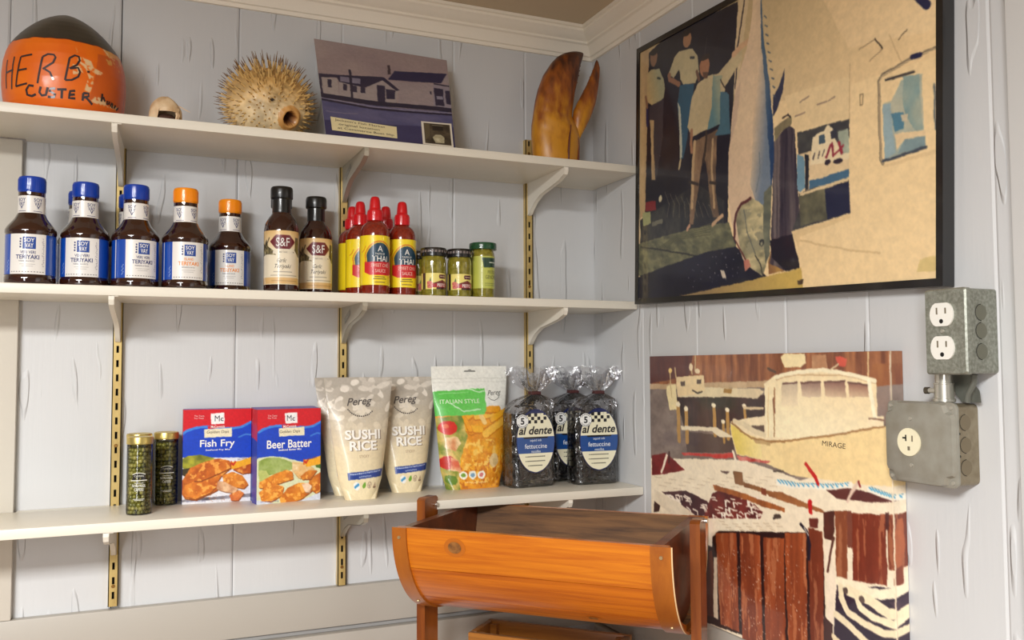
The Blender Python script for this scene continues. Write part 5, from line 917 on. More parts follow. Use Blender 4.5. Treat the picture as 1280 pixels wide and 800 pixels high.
# back wall: vertical boards with open V joints
def boards_back(xs, z0, z1, parent, y=0.0):
    for a, b in zip(xs, xs[1:]):
        m = MB(); g = (.0009 if abs(a + .9808) < .001 or abs(b + .9808) < .001 else 0); t = .012; c = .0034; e = .0016
        prof = [(a + g, t), (a + g, e), (a + g + c, 0), (b - g - c, 0), (b - g, e), (b - g, t)]
        m.prism(prof, z1 - z0, M_WALL, lambda p, q, d: (p, y + q, z0 + d)); m.build('board', parent, angle=20)
m = MB(); m.box((-1.0, .031, 1.2), (2.6, .036, 2.6), M_GAP); wb = struct(m.build('wall_back'))
boards_back([-1.9, -1.70, -1.50, -1.32, -1.1598, -.9808, -.7735, -.5735, -.3355, -.169, .016], 1.0, 2.26, wb)
boards_back([-1.9, -1.7, -1.5, -1.3, -1.13, -.98, -.83, -.68, -.53, -.40, -.293, -.186, -.074, .016], 0, .958, wb)
def boards_right(ys, z0, z1, parent):
    for a, b in zip(ys, ys[1:]):
        m = MB(); g = (.0009 if abs(a + .9808) < .001 or abs(b + .9808) < .001 else 0); t = .012; c = .0034; e = .0016
        prof = [(a - g, t), (a - g, e), (a - g - c, 0), (b + g + c, 0), (b + g, e), (b + g, t)]
        m.prism(prof, z1 - z0, M_WALL, lambda p, q, d: (q, p, z0 + d)); m.build('board', parent, angle=20)
m = MB(); m.box((.031, -1.15, 1.2), (.036, 2.3, 2.6), M_GAP); wr = struct(m.build('wall_right'))
boards_right([.004, -.2045, -.39, -.629, -.7994, -1.0045, -1.2, -1.4, -1.6, -1.9], 0, 2.26, wr)
m = MB(); m.box((-1.2, -1.7, 2.266), (3.6, 4.2, .02), M_CEIL); struct(m.build('ceiling'))
m = MB(); m.box((-1.2, -1.7, -.011), (3.6, 4.2, .02), M_FLOOR); struct(m.build('floor'))
# crown moulding: one profile, mitred in the corner
CP = [(0, 2.1935), (.006, 2.1935), (.008, 2.2), (.012, 2.2015), (.016, 2.212), (.022, 2.221), (.027, 2.2235), (.027, 2.228), (.033, 2.231), (.040, 2.238), (.047, 2.243), (.047, 2.248), (.052, 2.2495), (.052, 2.2555), (0, 2.2555)]
m = MB(); n = len(CP)
vs = [(-1.9, -d, z) for d, z in CP] + [(-d, -d, z) for d, z in CP]; m.add(vs, [(i, (i + 1) % n, n + (i + 1) % n, n + i) for i in range(n)] + [tuple(range(n))], M_CROWN); struct(m.build('trim_3', angle=25))
m = MB(); vs = [(-d, -d, z) for d, z in CP] + [(-d, -1.9, z) for d, z in CP]; m.add(vs, [(i, (i + 1) % n, n + (i + 1) % n, n + i) for i in range(n)] + [tuple(range(n, 2*n))], M_CROWN); struct(m.build('trim_4', angle=25))
# upright casing boards at both ends, rails under the boards
m = MB(); m.box((-1.30, -.0085, (1.077 + 1.897)/2), (.331, .017, 1.897 - 1.077), M_TRIM, bev=.0015); struct(m.build('trim_1'))
m = MB(); m.box((-.008, -1.366, 1.15), (.017, .656, 2.2), M_BWALL, bev=.002); struct(m.build('trim_2'))
m = MB(); m.box((-.95, -.008, 1.039), (1.896, .018, .075), M_SILL, bev=.0015); struct(m.build('trim_5'))
m = MB(); m.box((-.95, -.004, .9965), (1.896, .010, .009), M_GAP); m.box((-.95, -.0125, .968), (1.896, .027, .047), M_SILL, bev=.0015); struct(m.build('trim_7'))
m = MB(); m.box((-.008, -.70, 1.0), (.018, 1.36, .1), M_SILL, bev=.0015); struct(m.build('trim_6'))
m = MB(); m.box((-.0115, -.70, .94), (.025, 1.34, .012), M_SILL, bev=.0015); struct(m.build('trim_8'))
# ================================================================== shelving
STD = (-.9774, -.5709, -.1654)
def standard(x, z0, z1, label):
    t = thing('shelf_standard', label, 'shelf standard', (x, 0, z0), group='slotted shelf standards on the back wall'); H = z1 - z0; m = MB()
    w, d, sw, sh, p = .0165, .0125, .0042, .0125, .0255
    for s in (-1, 1):
        m.box((s*(w/2 - .0008), -d/2, H/2), (.0016, d, H), M_BRASS); m.box((s*(w/4 + sw/4), -d + .0006, H/2), (w/2 - sw/2, .0012, H), M_BRASS)
    m.box((0, -.002, H/2), (w - .004, .002, H), M_DARKSLOT)
    z = .0; k = 0
    while z < H:
        e = min(z + p - sh, H); m.box((0, -d + .0006, (z + e)/2), (sw, .0012, e - z), M_BRASS); z += p
    m.build('channel', t)
    for zz in (.035, H*.33, H*.66, H - .03):
        m = MB(); m.cyl((0, -d - .0016, zz), (0, -d + .0004, zz), .0026, .0034, mat('brass_screw', (150, 112, 60), .4, .8), 12); m.build('screw', t)
standard(STD[0], 1.082, 1.935, 'leftmost slotted brass standard, beside the caper jars')
standard(STD[1], 1.078, 1.965, 'middle slotted brass standard, behind the red capped sauce bottles')
standard(STD[2], 1.05, 1.995, 'rightmost slotted brass standard, nearest the corner')
def bracket(x, z, dep, matl, label, plate=False, lean=0.0):
    t = thing('shelf_bracket', label, 'bracket', (x, -.0129, z), group='brackets under the shelves'); m = MB(); L = dep - .0155
    out = [(0, 0), (L, 0), (L + .001, -.006), (L - .003, -.014), (L - .028, -.0225), (L*.62, -.029), (L*.36, -.036), (L*.2, -.047), (.016, -.060), (.008, -.068), (0, -.070)]
    for s in (-1, 1): m.prism(out, .0013, matl, lambda a, b, c: (s*.0038 - .00065 + c + lean*a, -a, b))
    n = len(out)  # rounded closed edge joining the two cheeks
    vs = []
    for a, b in out[1:]: vs += [(-.0038 + lean*a, -a - .0006, b - .0006), (.0038 + lean*a, -a - .0006, b - .0006)]
    m.add(vs, [(2*i, 2*i + 1, 2*i + 3, 2*i + 2) for i in range(len(vs)//2 - 1)], matl)
    m.box((lean*L/2, -L/2, -.0007), (.010, L, .0012), matl)
    m.build('arm', t)
    m = MB()
    m.prism([(-.0145 + .001, -.006), (0, -.006), (0, -.060), (-.0085, -.060), (-.0085, -.050), (-.003, -.047), (-.003, -.019), (-.0085, -.016), (-.0085, -.006)], .0026, M_STEEL, lambda a, b, c: (-.0013 + c, -a, b))
    m.build('hook', t)
    if plate:
        m = MB(); f = lambda a, b: (-.0038 - .0013, -a, b)
        m.stroke([(.03, -.028), (.075, -.012)], .012, mat('stamped_plate', (150, 146, 134), .4, .5), lambda a, b: (-.0048, -a, b)); m.stroke([(.03, -.028), (.075, -.012)], .012, mat('stamped_plate', (150, 146, 134), .4, .5), lambda a, b: (.0046, -a, b))
        c, s_ = cos(.34), sin(.34)
        for sg in (-1, 1): m.text('CSSCO', .006, ink((226, 222, 208)), lambda a, b: (sg*.0051, -(.052 - sg*(a*c - b*s_)*-1*-1 if sg > 0 else .052 + a*c - b*s_), -.020 + a*s_*(1 if sg < 0 else -1) + b*c), w=.036)
        m.build('stamped_plate', t)
for z, d, nm in SHELF:
    bracket(STD[0], z - TH, d, M_BWHITE, 'white metal bracket under the %s shelf, on the leftmost standard' % nm, lean=-.06)
    bracket(STD[1], z - TH, d, M_STEEL, 'grey steel bracket under the %s shelf, on the middle standard' % nm, plate=True)
    bracket(STD[2], z - TH, d, M_BWHITE, 'white metal bracket under the %s shelf, on the rightmost standard' % nm)
for z, d, nm in SHELF:
    lab = {'top': 'top cream white shelf carrying the orange buoy and puffer fish', 'middle': 'middle cream white shelf carrying the bottles and jars', 'lowest': 'lowest cream white shelf carrying boxes, pouches and pasta bags'}[nm]
    m = MB(); m.box(((-1.9 - .0015)/2, -.0182 - (d - .0182)/2, z - TH/2), (1.8985, d - .0182, TH), M_WHITE, bev=.001)
    m.box(((-1.13 - .0015)/2, -.0095, z - TH/2), (1.1285, .0174, TH), M_WHITE)
    tag(m.build('wall_shelf'), lab, 'shelf', 'wall shelves')
# ================================================================== right wall pictures
def on_right(yc, zc, rot):
    def f(a, b, c=0): return (-c, yc - (a*cos(rot) + b*sin(rot)), zc - a*sin(rot) + b*cos(rot))
    return f
F = on_right(-.585, 1.873, .035); t = thing('framed_photograph', 'large black framed photograph of a hanging tuna and three men', 'picture', (0, 0, 0))
HW, HH, MW, TK = .369, .260, .0105, .0215
for a0, a1, b0, b1 in ((-HW, HW, HH - MW, HH), (-HW, HW, -HH, -HH + MW), (-HW, -HW + MW, -HH + MW, HH - MW), (HW - MW, HW, -HH + MW, HH - MW)):
    m = MB(); r = .0012
    m.prism([(a0, b0), (a1, b0), (a1, b1), (a0, b1)], TK - .001, M_BLACKF, lambda a, b, c: F(a, b, .001 + c)); m.build('frame_rail', t)
m = MB(); m.prism([(-HW + MW, -HH + MW), (HW - MW, -HH + MW), (HW - MW, HH - MW), (-HW + MW, HH - MW)], .016, mat('backing_board', (120, 100, 76), .8), lambda a, b, c: F(a, b, .002 + c)); m.build('backing', t)
sheet('photo_print', ART_TUNA, .359/.25, 330, lambda u, v: F((u - .5)*.7165, (.5 - v)*.4985, .019), M_PRINTG, t, grain=(.0016, .035))
C0 = on_right(-.5625, 1.286, 0.0); t = thing('harbour_canvas', 'unframed canvas print of snowy lobster traps and a boat', 'picture', (0, 0, 0))
cw, chh = .593, .468
m = MB(); m.prism([(-cw/2, -chh/2), (cw/2 - .0006, -chh/2), (cw/2 - .0006, chh/2), (-cw/2, chh/2)], .0235, mat('canvas_edge', (196, 170, 140), .7, var=((90, 50, 36), 14, (1, 1, 2), .9)), lambda a, b, c: C0(a, b, .001 + c)); m.build('stretcher', t)
def wrap(u, v):  # the picture runs on round the right edge of the stretcher
    a = u*(cw + .024)
    return C0(min(a, cw) - cw/2, (.5 - v)*chh, .025 - max(0, a - cw))
ART_FOLD = [('L', (226, 206, 176), .006, [(cw/chh, 0), (cw/chh, 1)])]
can = sheet('canvas_print', ART_HARBOUR + ART_FOLD, (cw + .024)/chh, 330, wrap, M_PRINTG, t, grain=(.0016, .035))
m = MB(); sl = .06
m.text('MIRAGE', .0075, ink((60, 40, 34)), lambda a, b: C0((.822 - .5)*cw + a, (.5 - .286)*chh + b - a*.03, .0253), w=.046, shear=.1); m.build('boat_name', can)
# ================================================================== electrical boxes
BX = on_right(0, 0, 0)
def receptacle(m, a, b, c, flat=True, dark=M_DARK):
    pts = []
    for k in range(24):
        q = 2*pi*k/24; x = .0168*cos(q); y = max(-.0142, min(.0142, .0175*sin(q))); pts.append((a + x, b + y))
    m.prism(pts, .0022, M_PLAST, lambda x, y, d: BX(x, y, c + d))
    for dx, h in ((-.0062, .0082), (.0062, .0070)): m.prism([(a + dx - .0011, b + .0035 - h/2 + .001), (a + dx + .0011, b + .0035 - h/2 + .001), (a + dx + .0011, b + .0035 + h/2 + .001), (a + dx - .0011, b + .0035 + h/2 + .001)], .0004, mat('slot_grey', (120, 110, 92), .6), lambda x, y, d: BX(x, y, c + .0021 + d))
    m.prism([(a + .0028*cos(2*pi*k/12), b - .0082 + .0028*sin(2*pi*k/12)) for k in range(12)], .0004, M_DARK, lambda x, y, d: BX(x, y, c + .0021 + d))
def rrect(a0, a1, b0, b1, r, n=4):
    o = []
    for cx, cy, s in ((a1 - r, b1 - r, 0), (a0 + r, b1 - r, pi/2), (a0 + r, b0 + r, pi), (a1 - r, b0 + r, 1.5*pi)):
        o += [(cx + r*cos(s + k*pi/2/n), cy + r*sin(s + k*pi/2/n)) for k in range(n + 1)]
    return o
# upper utility box
A0, A1, B0, B1 = .945, 1.0045, 1.489, 1.5935
t = thing('duplex_outlet_box', 'galvanised steel box with a white duplex outlet, above the grey box', 'electrical box', (0, 0, 0))
m = MB(); m.prism(rrect(A0 + .0015, A1 - .0015, B0 + .001, B1 - .001, .004), .0505, M_GALV, lambda a, b, c: BX(a, b, .0005 + c))
for b in (1.5635, 1.5415, 1.5165):
    m.add([(-.028 + .0095*cos(2*pi*k/20), -(A1 - .0012), b + .0095*sin(2*pi*k/20)) for k in range(20)], [tuple(range(20))], mat('knockout_steel', (124, 124, 110), .45, .5))
    m.add([(-.028 + r*cos(pi*k/20 - pi/2 + pi), -(A1 - .001), b + r*sin(pi*k/20 - pi/2 + pi)) for r in (.0095, .0103) for k in range(21)], [(k, k + 1, 22 + k, 21 + k) for k in range(20)], M_DARK)
m.build('box_body', t)
m = MB()
def loft(m, rings, c, matl):
    n = len(rings[0]); vs = [BX(a, b, d) for R, d in zip(rings, c) for a, b in R]
    fs = [(j*n + i, j*n + (i + 1) % n, (j + 1)*n + (i + 1) % n, (j + 1)*n + i) for j in range(len(rings) - 1) for i in range(n)] + [tuple((len(rings) - 1)*n + i for i in range(n))]
    m.add(vs, fs, matl)
loft(m, [rrect(A0, A1, B0, B1, .004), rrect(A0, A1, B0, B1, .004), rrect(A0 + .0018, A1 - .0018, B0 + .0018, B1 - .0018, .004), rrect(A0 + .006, A1 - .006, B0 + .004, B1 - .004, .003)], [.046, .0535, .0555, .0552], M_GALV); m.build('cover_plate', t)
for b in (1.5620, 1.5215):
    m = MB(); receptacle(m, .9715, b, .0553); m.build('receptacle', t)
m = MB(); m.cyl(BX(.9715, 1.5418, .055), BX(.9715, 1.5418, .0572), .0026, .0022, M_SCREW, 14); m.build('screw', t)
# lower square box
t = thing('square_outlet_box', 'grey painted square box with a single ivory outlet, overlapping the canvas', 'electrical box', (0, 0, 0))
A0, A1, B0, B1 = .868, .9745, 1.350, 1.4545
m = MB(); m.prism(rrect(A0 + .003, A1 - .002, B0 + .002, B1 - .002, .007), .0375, M_BRONZE, lambda a, b, c: BX(a, b, .0005 + c))
for b in (1.375, 1.4025, 1.43):
    m.add([(-.023 + .0095*cos(2*pi*k/20), -(A1 - .0017), b + .0095*sin(2*pi*k/20)) for k in range(20)], [tuple(range(20))], mat('knockout_bronze', (128, 116, 94), .45, .5))
    m.add([(-.023 + r*cos(pi*k/20 + pi/2), -(A1 - .0015), b + r*sin(pi*k/20 + pi/2)) for r in (.0095, .0102) for k in range(21)], [(k, k + 1, 22 + k, 21 + k) for k in range(20)], M_DARK)
for b in (1.389, 1.4165): m.add([(-.034 + .0017*cos(2*pi*k/10), -(A1 - .0014), b + .0017*sin(2*pi*k/10)) for k in range(10)], [tuple(range(10))], M_DARK)
m.build('box_body', t)
def notch(a0, a1, b0, b1, k, r):  # square plate with the four corners stepped in
    o = []
    for cx, cy, sx, sy in ((a1, b1, 1, 1), (a0, b1, -1, 1), (a0, b0, -1, -1), (a1, b0, 1, -1)):
        q = [(cx, cy - sy*(k + r)), (cx - sx*.002, cy - sy*k), (cx - sx*k*.75, cy - sy*k*.8), (cx - sx*k, cy - sy*.002), (cx - sx*(k + r), cy)]
        if sx*sy < 0: q.reverse()
        o += q
    return o
m = MB()
loft(m, [rrect(A0, A1, B0, B1, .008), rrect(A0, A1, B0, B1, .008), rrect(A0 + .002, A1 - .002, B0 + .002, B1 - .002, .007)], [.036, .0395, .0405], M_GREYBOX)
loft(m, [notch(A0 + .001, A1 - .001, B0 + .001, B1 - .001, .013, .005), notch(A0 + .002, A1 - .003, B0 + .002, B1 - .002, .014, .005), notch(A0 + .006, A1 - .010, B0 + .006, B1 - .006, .015, .004)], [.0403, .0455, .0475], M_GREYBOX)
m.build('cover_plate', t)
for a, b in ((A1 - .0065, B1 - .0065), (A1 - .0065, B0 + .0065), (A0 + .0065, B1 - .0065), (A0 + .0065, B0 + .0065), (.912, 1.4325), (.912, 1.3735)):
    m = MB(); c = .0472 if a == .912 else .0403; m.cyl(BX(a, b, c), BX(a, b, c + .0016), .0027, .0023, M_SCREW, 12); m.build('screw', t)
m = MB(); a, b, c = .9095, 1.4025, .0473
m.prism([(a + .0178*cos(2*pi*k/32), b + .0178*sin(2*pi*k/32)) for k in range(32)], .002, M_IVORY, lambda x, y, d: BX(x, y, c + d))
m.prism([(a - .0092, b + .0040), (a - .0030, b + .0040), (a - .0030, b + .0060), (a - .0092, b + .0060)], .0004, M_DARK, lambda x, y, d: BX(x, y, c + .0019 + d))
m.prism([(a - .0050, b + .0010), (a - .0030, b + .0010), (a - .0030, b + .0090), (a - .0050, b + .0090)], .0004, M_DARK, lambda x, y, d: BX(x, y, c + .0019 + d))
m.prism([(a + .0050, b + .0010), (a + .0070, b + .0010), (a + .0070, b + .0085), (a + .0050, b + .0085)], .0004, mat('slot_grey', (120, 110, 92), .6), lambda x, y, d: BX(x, y, c + .0019 + d))
m.prism([(a - .0014, b - .0105), (a + .0022, b - .0105), (a + .0022, b - .0055), (a - .0014, b - .0055)], .0004, mat('slot_grey', (120, 110, 92), .6), lambda x, y, d: BX(x, y, c + .0019 + d)); m.build('receptacle', t)
# conduit coupling and strap between the boxes
t = thing('conduit_coupling', 'short steel conduit coupling with set screw between the two boxes', 'conduit', (0, 0, 0))
m = MB(); m.lathe([(.0105, 1.4535), (.0105, 1.4545), (.0135, 1.455), (.0135, 1.4585), (.0115, 1.459), (.0115, 1.4765), (.0122, 1.477), (.0122, 1.478), (.0102, 1.4785), (.0102, 1.4885)], mat('bright_conduit', (206, 202, 190), .3, .8), 24, org=(-.027, -.9465, 0)); m.build('tube', t)
m = MB(); m.cyl((-.033, -.939, 1.4685), (-.035, -.931, 1.4685), .0032, .0032, M_SCREW, 10); m.cyl((-.035, -.931, 1.4685), (-.036, -.926, 1.4685), .0045, .0045, mat('dark_screw', (100, 94, 82), .4, .7), 12); m.build('set_screw', t)
t = thing('cable_clamp', 'dark grey bent metal clamp behind the conduit coupling', 'clamp', (0, 0, 0))
m = MB(); m.stroke([(.962, 1.4885), (.962, 1.474), (.972, 1.462), (.972, 1.4545)], .03, mat('dark_strap', (116, 118, 110), .4, .5), lambda a, b: BX(a, b, .012)); m.build('strap', t)
m = MB(); m.tube([BX(.986, 1.489, .02), BX(.984, 1.478, .02), BX(.976, 1.464, .02), BX(.974, 1.4545, .02)], .0035, mat('dark_strap', (116, 118, 110), .4, .5), 10); m.build('cable', t)
# ================================================================== things on the top shelf
def cylmap(R, off=0.0): return lambda x, y: ((R + off)*sin(x/R), -(R + off)*cos(x/R), y)
BP = [(0, .078), (.006, .084), (.015, .089), (.03, .092), (.05, .0938), (.07, .0940), (.09, .0922), (.105, .0885), (.1145, .0848), (.125, .0782), (.135, .0708), (.145, .0620), (.155, .0518), (.163, .0420), (.170, .0315), (.176, .0205), (.180, .0110), (.182, .005), (.1824, 0.0004)]
def brad(z): return float(np.interp(z, [a for a, _ in BP], [b for _, b in BP]))
buoy = thing('fishing_buoy', 'orange painted fishing buoy with a dark domed top, on the top shelf', 'buoy', (-1.066, -.097, ZT))
bpt = lambda a, z, o=.0: ((brad(z) + o)*sin(a), -(brad(z) + o)*cos(a), z)
BA = 2*pi*.09/.1824
tb = lambda pts: [((a + pi)/(2*pi)*BA, 1 - z/.1824) for a, z in pts]
ops = [('P', (236, 116, 10), [(0, 0), (BA, 0), (BA, 1), (0, 1)], {'c2': (224, 98, 8), 'n': (5, 5), 'a': .8}),
       ('P', (206, 92, 20), tb([(.45, .02), (1.5, .02), (1.5, .11), (.6, .10)]), {'c2': (196, 84, 22), 'n': (8, 8), 'a': .8})]
for w in BUOY_WEAR: ops.append(('P', (226, 188, 140), tb(w), {'c2': (236, 206, 160), 'n': (34, 34), 'a': 1, 'mask': .42}))
ops.append(('P', (212, 150, 70), tb([(.75, .09), (1.15, .07), (1.3, .113), (.8, .113)]), {'c2': (236, 206, 160), 'n': (22, 22), 'a': 1, 'mask': .5}))
edge = [(-pi + k*2*pi/60, .1142 + .0007*sin(k*2.3) + .0006*sin(k*5.1)) for k in range(61)]
ops += [('P', (50, 44, 36), tb(edge) + [(BA, 0), (0, 0)], {'c2': (60, 55, 46), 'n': (6, 10), 'a': .9}), ('L', (46, 20, 18), .006, tb(edge)), ('L', (120, 40, 20), .008, tb([(1.33, .11), (1.36, .06), (1.36, .02)]))]
sheet('float_body', ops, BA, 150, lambda u, v: bpt((u - .5)*2*pi, (1 - v)*.1824), print_mat('buoy_paint', .42, .1), buoy, ss=3)
m = MB(); fb = lambda a, z: bpt(a/.0935, z, .0006)
for s_ in BUOY_HERB: m.stroke([(a*.0935, z) for a, z in s_], .0030, ink((40, 20, 26)), fb, .004)
for s_ in BUOY_CUSTER: m.stroke([(a*.0935, z) for a, z in s_], .0036, ink((40, 22, 26)), fb, .004)
m.build('hand_lettering', buoy)
# small crab shell
cs = thing('crab_shell', 'small pale hollow crab shell beside the buoy', 'shell', (-.910, -.1665, ZT), rz=.1); cs.scale = (1.12, .95, 1.08)
rs = random.Random(5); m = MB(); nu, nv = 36, 16; vs = []; fs = []
for j in range(nv + 1):
    for i in range(nu):
        a = 2*pi*i/nu; e = pi/2*(1 - j/nv)*1.0
        r = cos(e); z = sin(e); lump = 1 + .05*sin(3*a + 1) + .04*sin(5*a + j*.5)
        x, y = .0235*r*sin(a)*lump, -.020*r*cos(a)*lump
        drop = .006 + (.008*max(0, cos(a - .5)) if j > nv - 4 else 0)*(1 if j == nv else .4)
        zz = .010 + .0285*z*(1 + .05*sin(4*a)) - (.010 if j == nv and (a > .9 and a < 5.7) else 0) + (drop*.7 if j == nv and not (a > .9 and a < 5.7) else 0)
        vs.append((x, y, max(zz, 0)))
for j in range(nv):
    for i in range(nu): fs.append((j*nu + i, (j + 1)*nu + i, (j + 1)*nu + (i + 1) % nu, j*nu + (i + 1) % nu))
m.add(vs, fs, mat('shell_cream', (226, 200, 162), .55, var=((196, 160, 116), 60, (1, 1, 1), .9), bump=(160, .3, (1, 1, 1)))); m.build('carapace', cs, angle=60)
m = MB()
for a, l in ((.95, .016), (.75, .015), (-1.0, .013), (-1.3, .012), (1.5, .012)): m.tube([(.019*sin(a), -.017*cos(a), .016), (.021*sin(a), -.019*cos(a), .009), (.018*sin(a), -.0165*cos(a), .0)], [.0024, .0018, .0010], mat('shell_leg', (224, 190, 148), .55), 8)
m.tube([(.018, -.006, .026), (.026, -.006, .022), (.034, -.008, .018)], [.0008, .0006, .0003], mat('shell_leg', (224, 190, 148), .55), 6); m.build('legs', cs)['kind'] = 'stuff'
m = MB(); m.lathe([(.0005, .012), (.010, .0105), (.0155, .006), (.016, .0005)], mat('shell_inside', (70, 40, 24), .8), 20); m.build('hollow', cs)
# puffer fish
pf = thing('puffer_fish', 'dried spiny tan puffer fish with open mouth', 'fish', (-.733, -.098, ZT + .0675))
MD = Vector((.47, -.74, -.50)).normalized(); nu, nv = 96, 64; RX, RY, RZ = .0735, .060, .0670
EYES = [Vector((-.02, -.99, -.10)).normalized(), Vector((.90, -.42, -.12)).normalized()]
def puff(d):
    d = Vector(d).normalized(); r = 1/sqrt((d.x/RX)**2 + (d.y/RY)**2 + (d.z/RZ)**2); g = d.angle(MD)
    r += .0085*math.exp(-(g/.36)**2) + .0025*math.exp(-((g - .21)/.055)**2) - .036*math.exp(-(g/.155)**4)
    for e in EYES: q = d.angle(e); r += .003*math.exp(-((q - .13)/.06)**2) - .0035*math.exp(-(q/.06)**2)
    r += .0010*sin(23*d.x + 5*d.z)*sin(19*d.z + 7*d.y)
    p = d*r; p.z = max(p.z, -.0675); return p
img = np.empty((nv*2, nu*2, 3)); rs = np.random.RandomState(2); nz = vnoise(nv*2, nu*2, 14, 12, 5)
for j in range(nv*2):
    for i in range(nu*2):
        a = 2*pi*i/(nu*2 - 1); e = pi*j/(nv*2 - 1); d = Vector((sin(e)*sin(a), -sin(e)*cos(a), cos(e))); g = d.angle(MD)
        belly = min(1, max(0, .55 - d.z*.9)); c = np.array((196, 154, 88))*(1 - belly) + np.array((236, 212, 168))*belly; c = c*(.82 + .28*nz[j, i])
        if g < .19: c = np.array((70, 34, 14)) if g < .165 else np.array((150, 96, 46))
        elif g < .34: c = np.array((206, 152, 84))
        for e_ in EYES:
            if d.angle(e_) < .055: c = np.array((40, 26, 16))
        img[j, i] = c
sheet('body', None, 1, 0, lambda u, v: puff((sin(pi*v)*sin(2*pi*u), -sin(pi*v)*cos(2*pi*u), cos(pi*v))), print_mat('dried_skin', .5, .15), pf, ss=1, img=img)
rs = random.Random(8); m = MB(); mb_, mt_ = mat('spine_base', (214, 178, 112), .5), mat('spine_tip', (120, 86, 46), .5); N_ = 520
for k in range(N_):
    z = 1 - 2*(k + .5)/N_; a = k*2.399963 + rs.uniform(-.12, .12); s_ = sqrt(1 - z*z); d = Vector((s_*cos(a), s_*sin(a), z)); g = d.angle(MD)
    if g < .42 or d.z < -.86: continue
    p = puff(d); L = (.012 + .014*max(0, d.z + .25))*rs.uniform(.75, 1.2)
    if abs(d.x) > .6: L = max(L, .021*rs.uniform(.8, 1.1))
    face = max(0, -d.y)*max(0, .5 - d.z)
    L *= 1 - .62*min(1, face*1.6)
    dd = (d + Vector((-.25*MD.x, .1, .30*(1 - face))) + Vector((rs.uniform(-.2, .2), rs.uniform(-.2, .2), rs.uniform(-.2, .2)))).normalized()
    mid = p + dd*L*.55; m.cyl(p - d*.001, mid, .0018, .0010, mb_, 5); m.cyl(mid, p + dd*L, .0010, .0003, mt_, 5)
m.build('spines', pf)['kind'] = 'stuff'
# store photograph with a note and a small snapshot
BLc, BRc, TRc, TLc = [Vector(p) for p in ((-.6445, -.186, ZT), (-.3985, -.184, ZT), (-.372, -.060, 2.128), (-.634, -.016, 2.150))]
def SP(u, v, off=0.0):
    p = (TLc*(1 - u) + TRc*u)*(1 - v) + (BLc*(1 - u) + BRc*u)*v; n = ((TRc - TLc).cross(TLc - BLc)).normalized()
    if n.y > 0: n = -n
    return p + n*(off - .004*sin(pi*u)*sin(pi*v))
st = thing('shop_photograph', 'leaning violet toned photograph of an old shop building', 'photograph', (0, 0, 0))
sheet('photo_sheet', ART_STORE, .93, 240, lambda u, v: SP(u, v), M_PRINTG, st, grain=(.0016, .035))
m = MB(); m.add([SP(u, v, -.0012) for v in (0, .25, .5, .75, 1) for u in (0, .5, 1)], [(3*j + i, 3*j + i + 1, 3*j + i + 4, 3*j + i + 3) for j in range(4) for i in range(2)], mat('photo_back', (226, 222, 214), .6)); m.build('photo_backing', st)
nt_ = thing('paper_note', 'strip of cream paper with handwriting, stuck on the shop photograph', 'note', (0, 0, 0))
def NQ(x, y, off=.0012):  # note coordinates 0..1
    u0 = (.050, .818), (.546, .838), (.540, .962), (.050, .950); a = [Vector(q) for q in u0]; p = (a[0]*(1 - x) + a[1]*x)*(1 - y) + (a[3]*(1 - x) + a[2]*x)*y; return SP(p.x, p.y, off)
m = MB(); m.add([NQ(i/6, j/2) for j in range(3) for i in range(7)], [(7*j + i, 7*j + i + 1, 7*j + i + 8, 7*j + i + 7) for j in range(2) for i in range(6)], mat('note_paper', (226, 212, 164), .6)); m.build('paper', nt_)
m = MB(); pen = ink((70, 54, 60))
for t_, cx, cy, w in (("Jackson's Fish Market", .44, .20, .76), ('original location', .42, .50, .62), ('at Commerce Boat Slip', .52, .79, .86)): m.text(t_, .20, pen, lambda a, b: NQ(a, b, .0016), cx=cx, cy=cy, w=w, shear=.0)
for f_ in range(len(m.v)): pass
m.v = []; m.f = []; m.m = []
for t_, cx, cy, w in (("Jackson's Fish Market", .44, .20, .76), ('original location', .42, .50, .62), ('at Commerce Boat Slip', .52, .79, .86)): m.text(t_, .21, pen, lambda a, b, cy=cy: NQ(a, cy - b, .0016), cx=cx, cy=0, w=w)
m.build('handwriting', nt_)
sn = thing('small_snapshot', 'tiny white bordered snapshot stuck in the corner of the shop photograph', 'photograph', (0, 0, 0))
def SQ(x, y, off=.0012):
    a = [Vector(q) for q in ((.745, .745), (.985, .742), (.985, .995), (.738, .993))]; p = (a[0]*(1 - x) + a[1]*x)*(1 - y) + (a[3]*(1 - x) + a[2]*x)*y; return SP(p.x, p.y, off)
sheet('snapshot_print', [('P', (222, 214, 196), [(0, 0), (1, 0), (1, 1), (0, 1)], {}), ('P', (46, 40, 32), [(.08, .07), (.93, .07), (.93, .93), (.08, .93)], {'c2': (96, 84, 66), 'n': (6, 9), 'a': .8}),
    ('P', (28, 24, 22), [(.36, .12), (.70, .12), (.70, .34), (.36, .36)], {}), ('L', (150, 140, 116), .02, [(.36, .14), (.70, .14)]), ('P', (200, 192, 160), [(.34, .66), (.44, .54), (.60, .52), (.72, .62), (.70, .86), (.42, .88)], {'c2': (150, 140, 110), 'n': (8, 8), 'a': .8}), ('P', (90, 80, 60), [(.10, .10), (.28, .10), (.26, .6), (.10, .8)], {})], 1, 60, lambda u, v: SQ(u, v), M_PRINTG, sn)
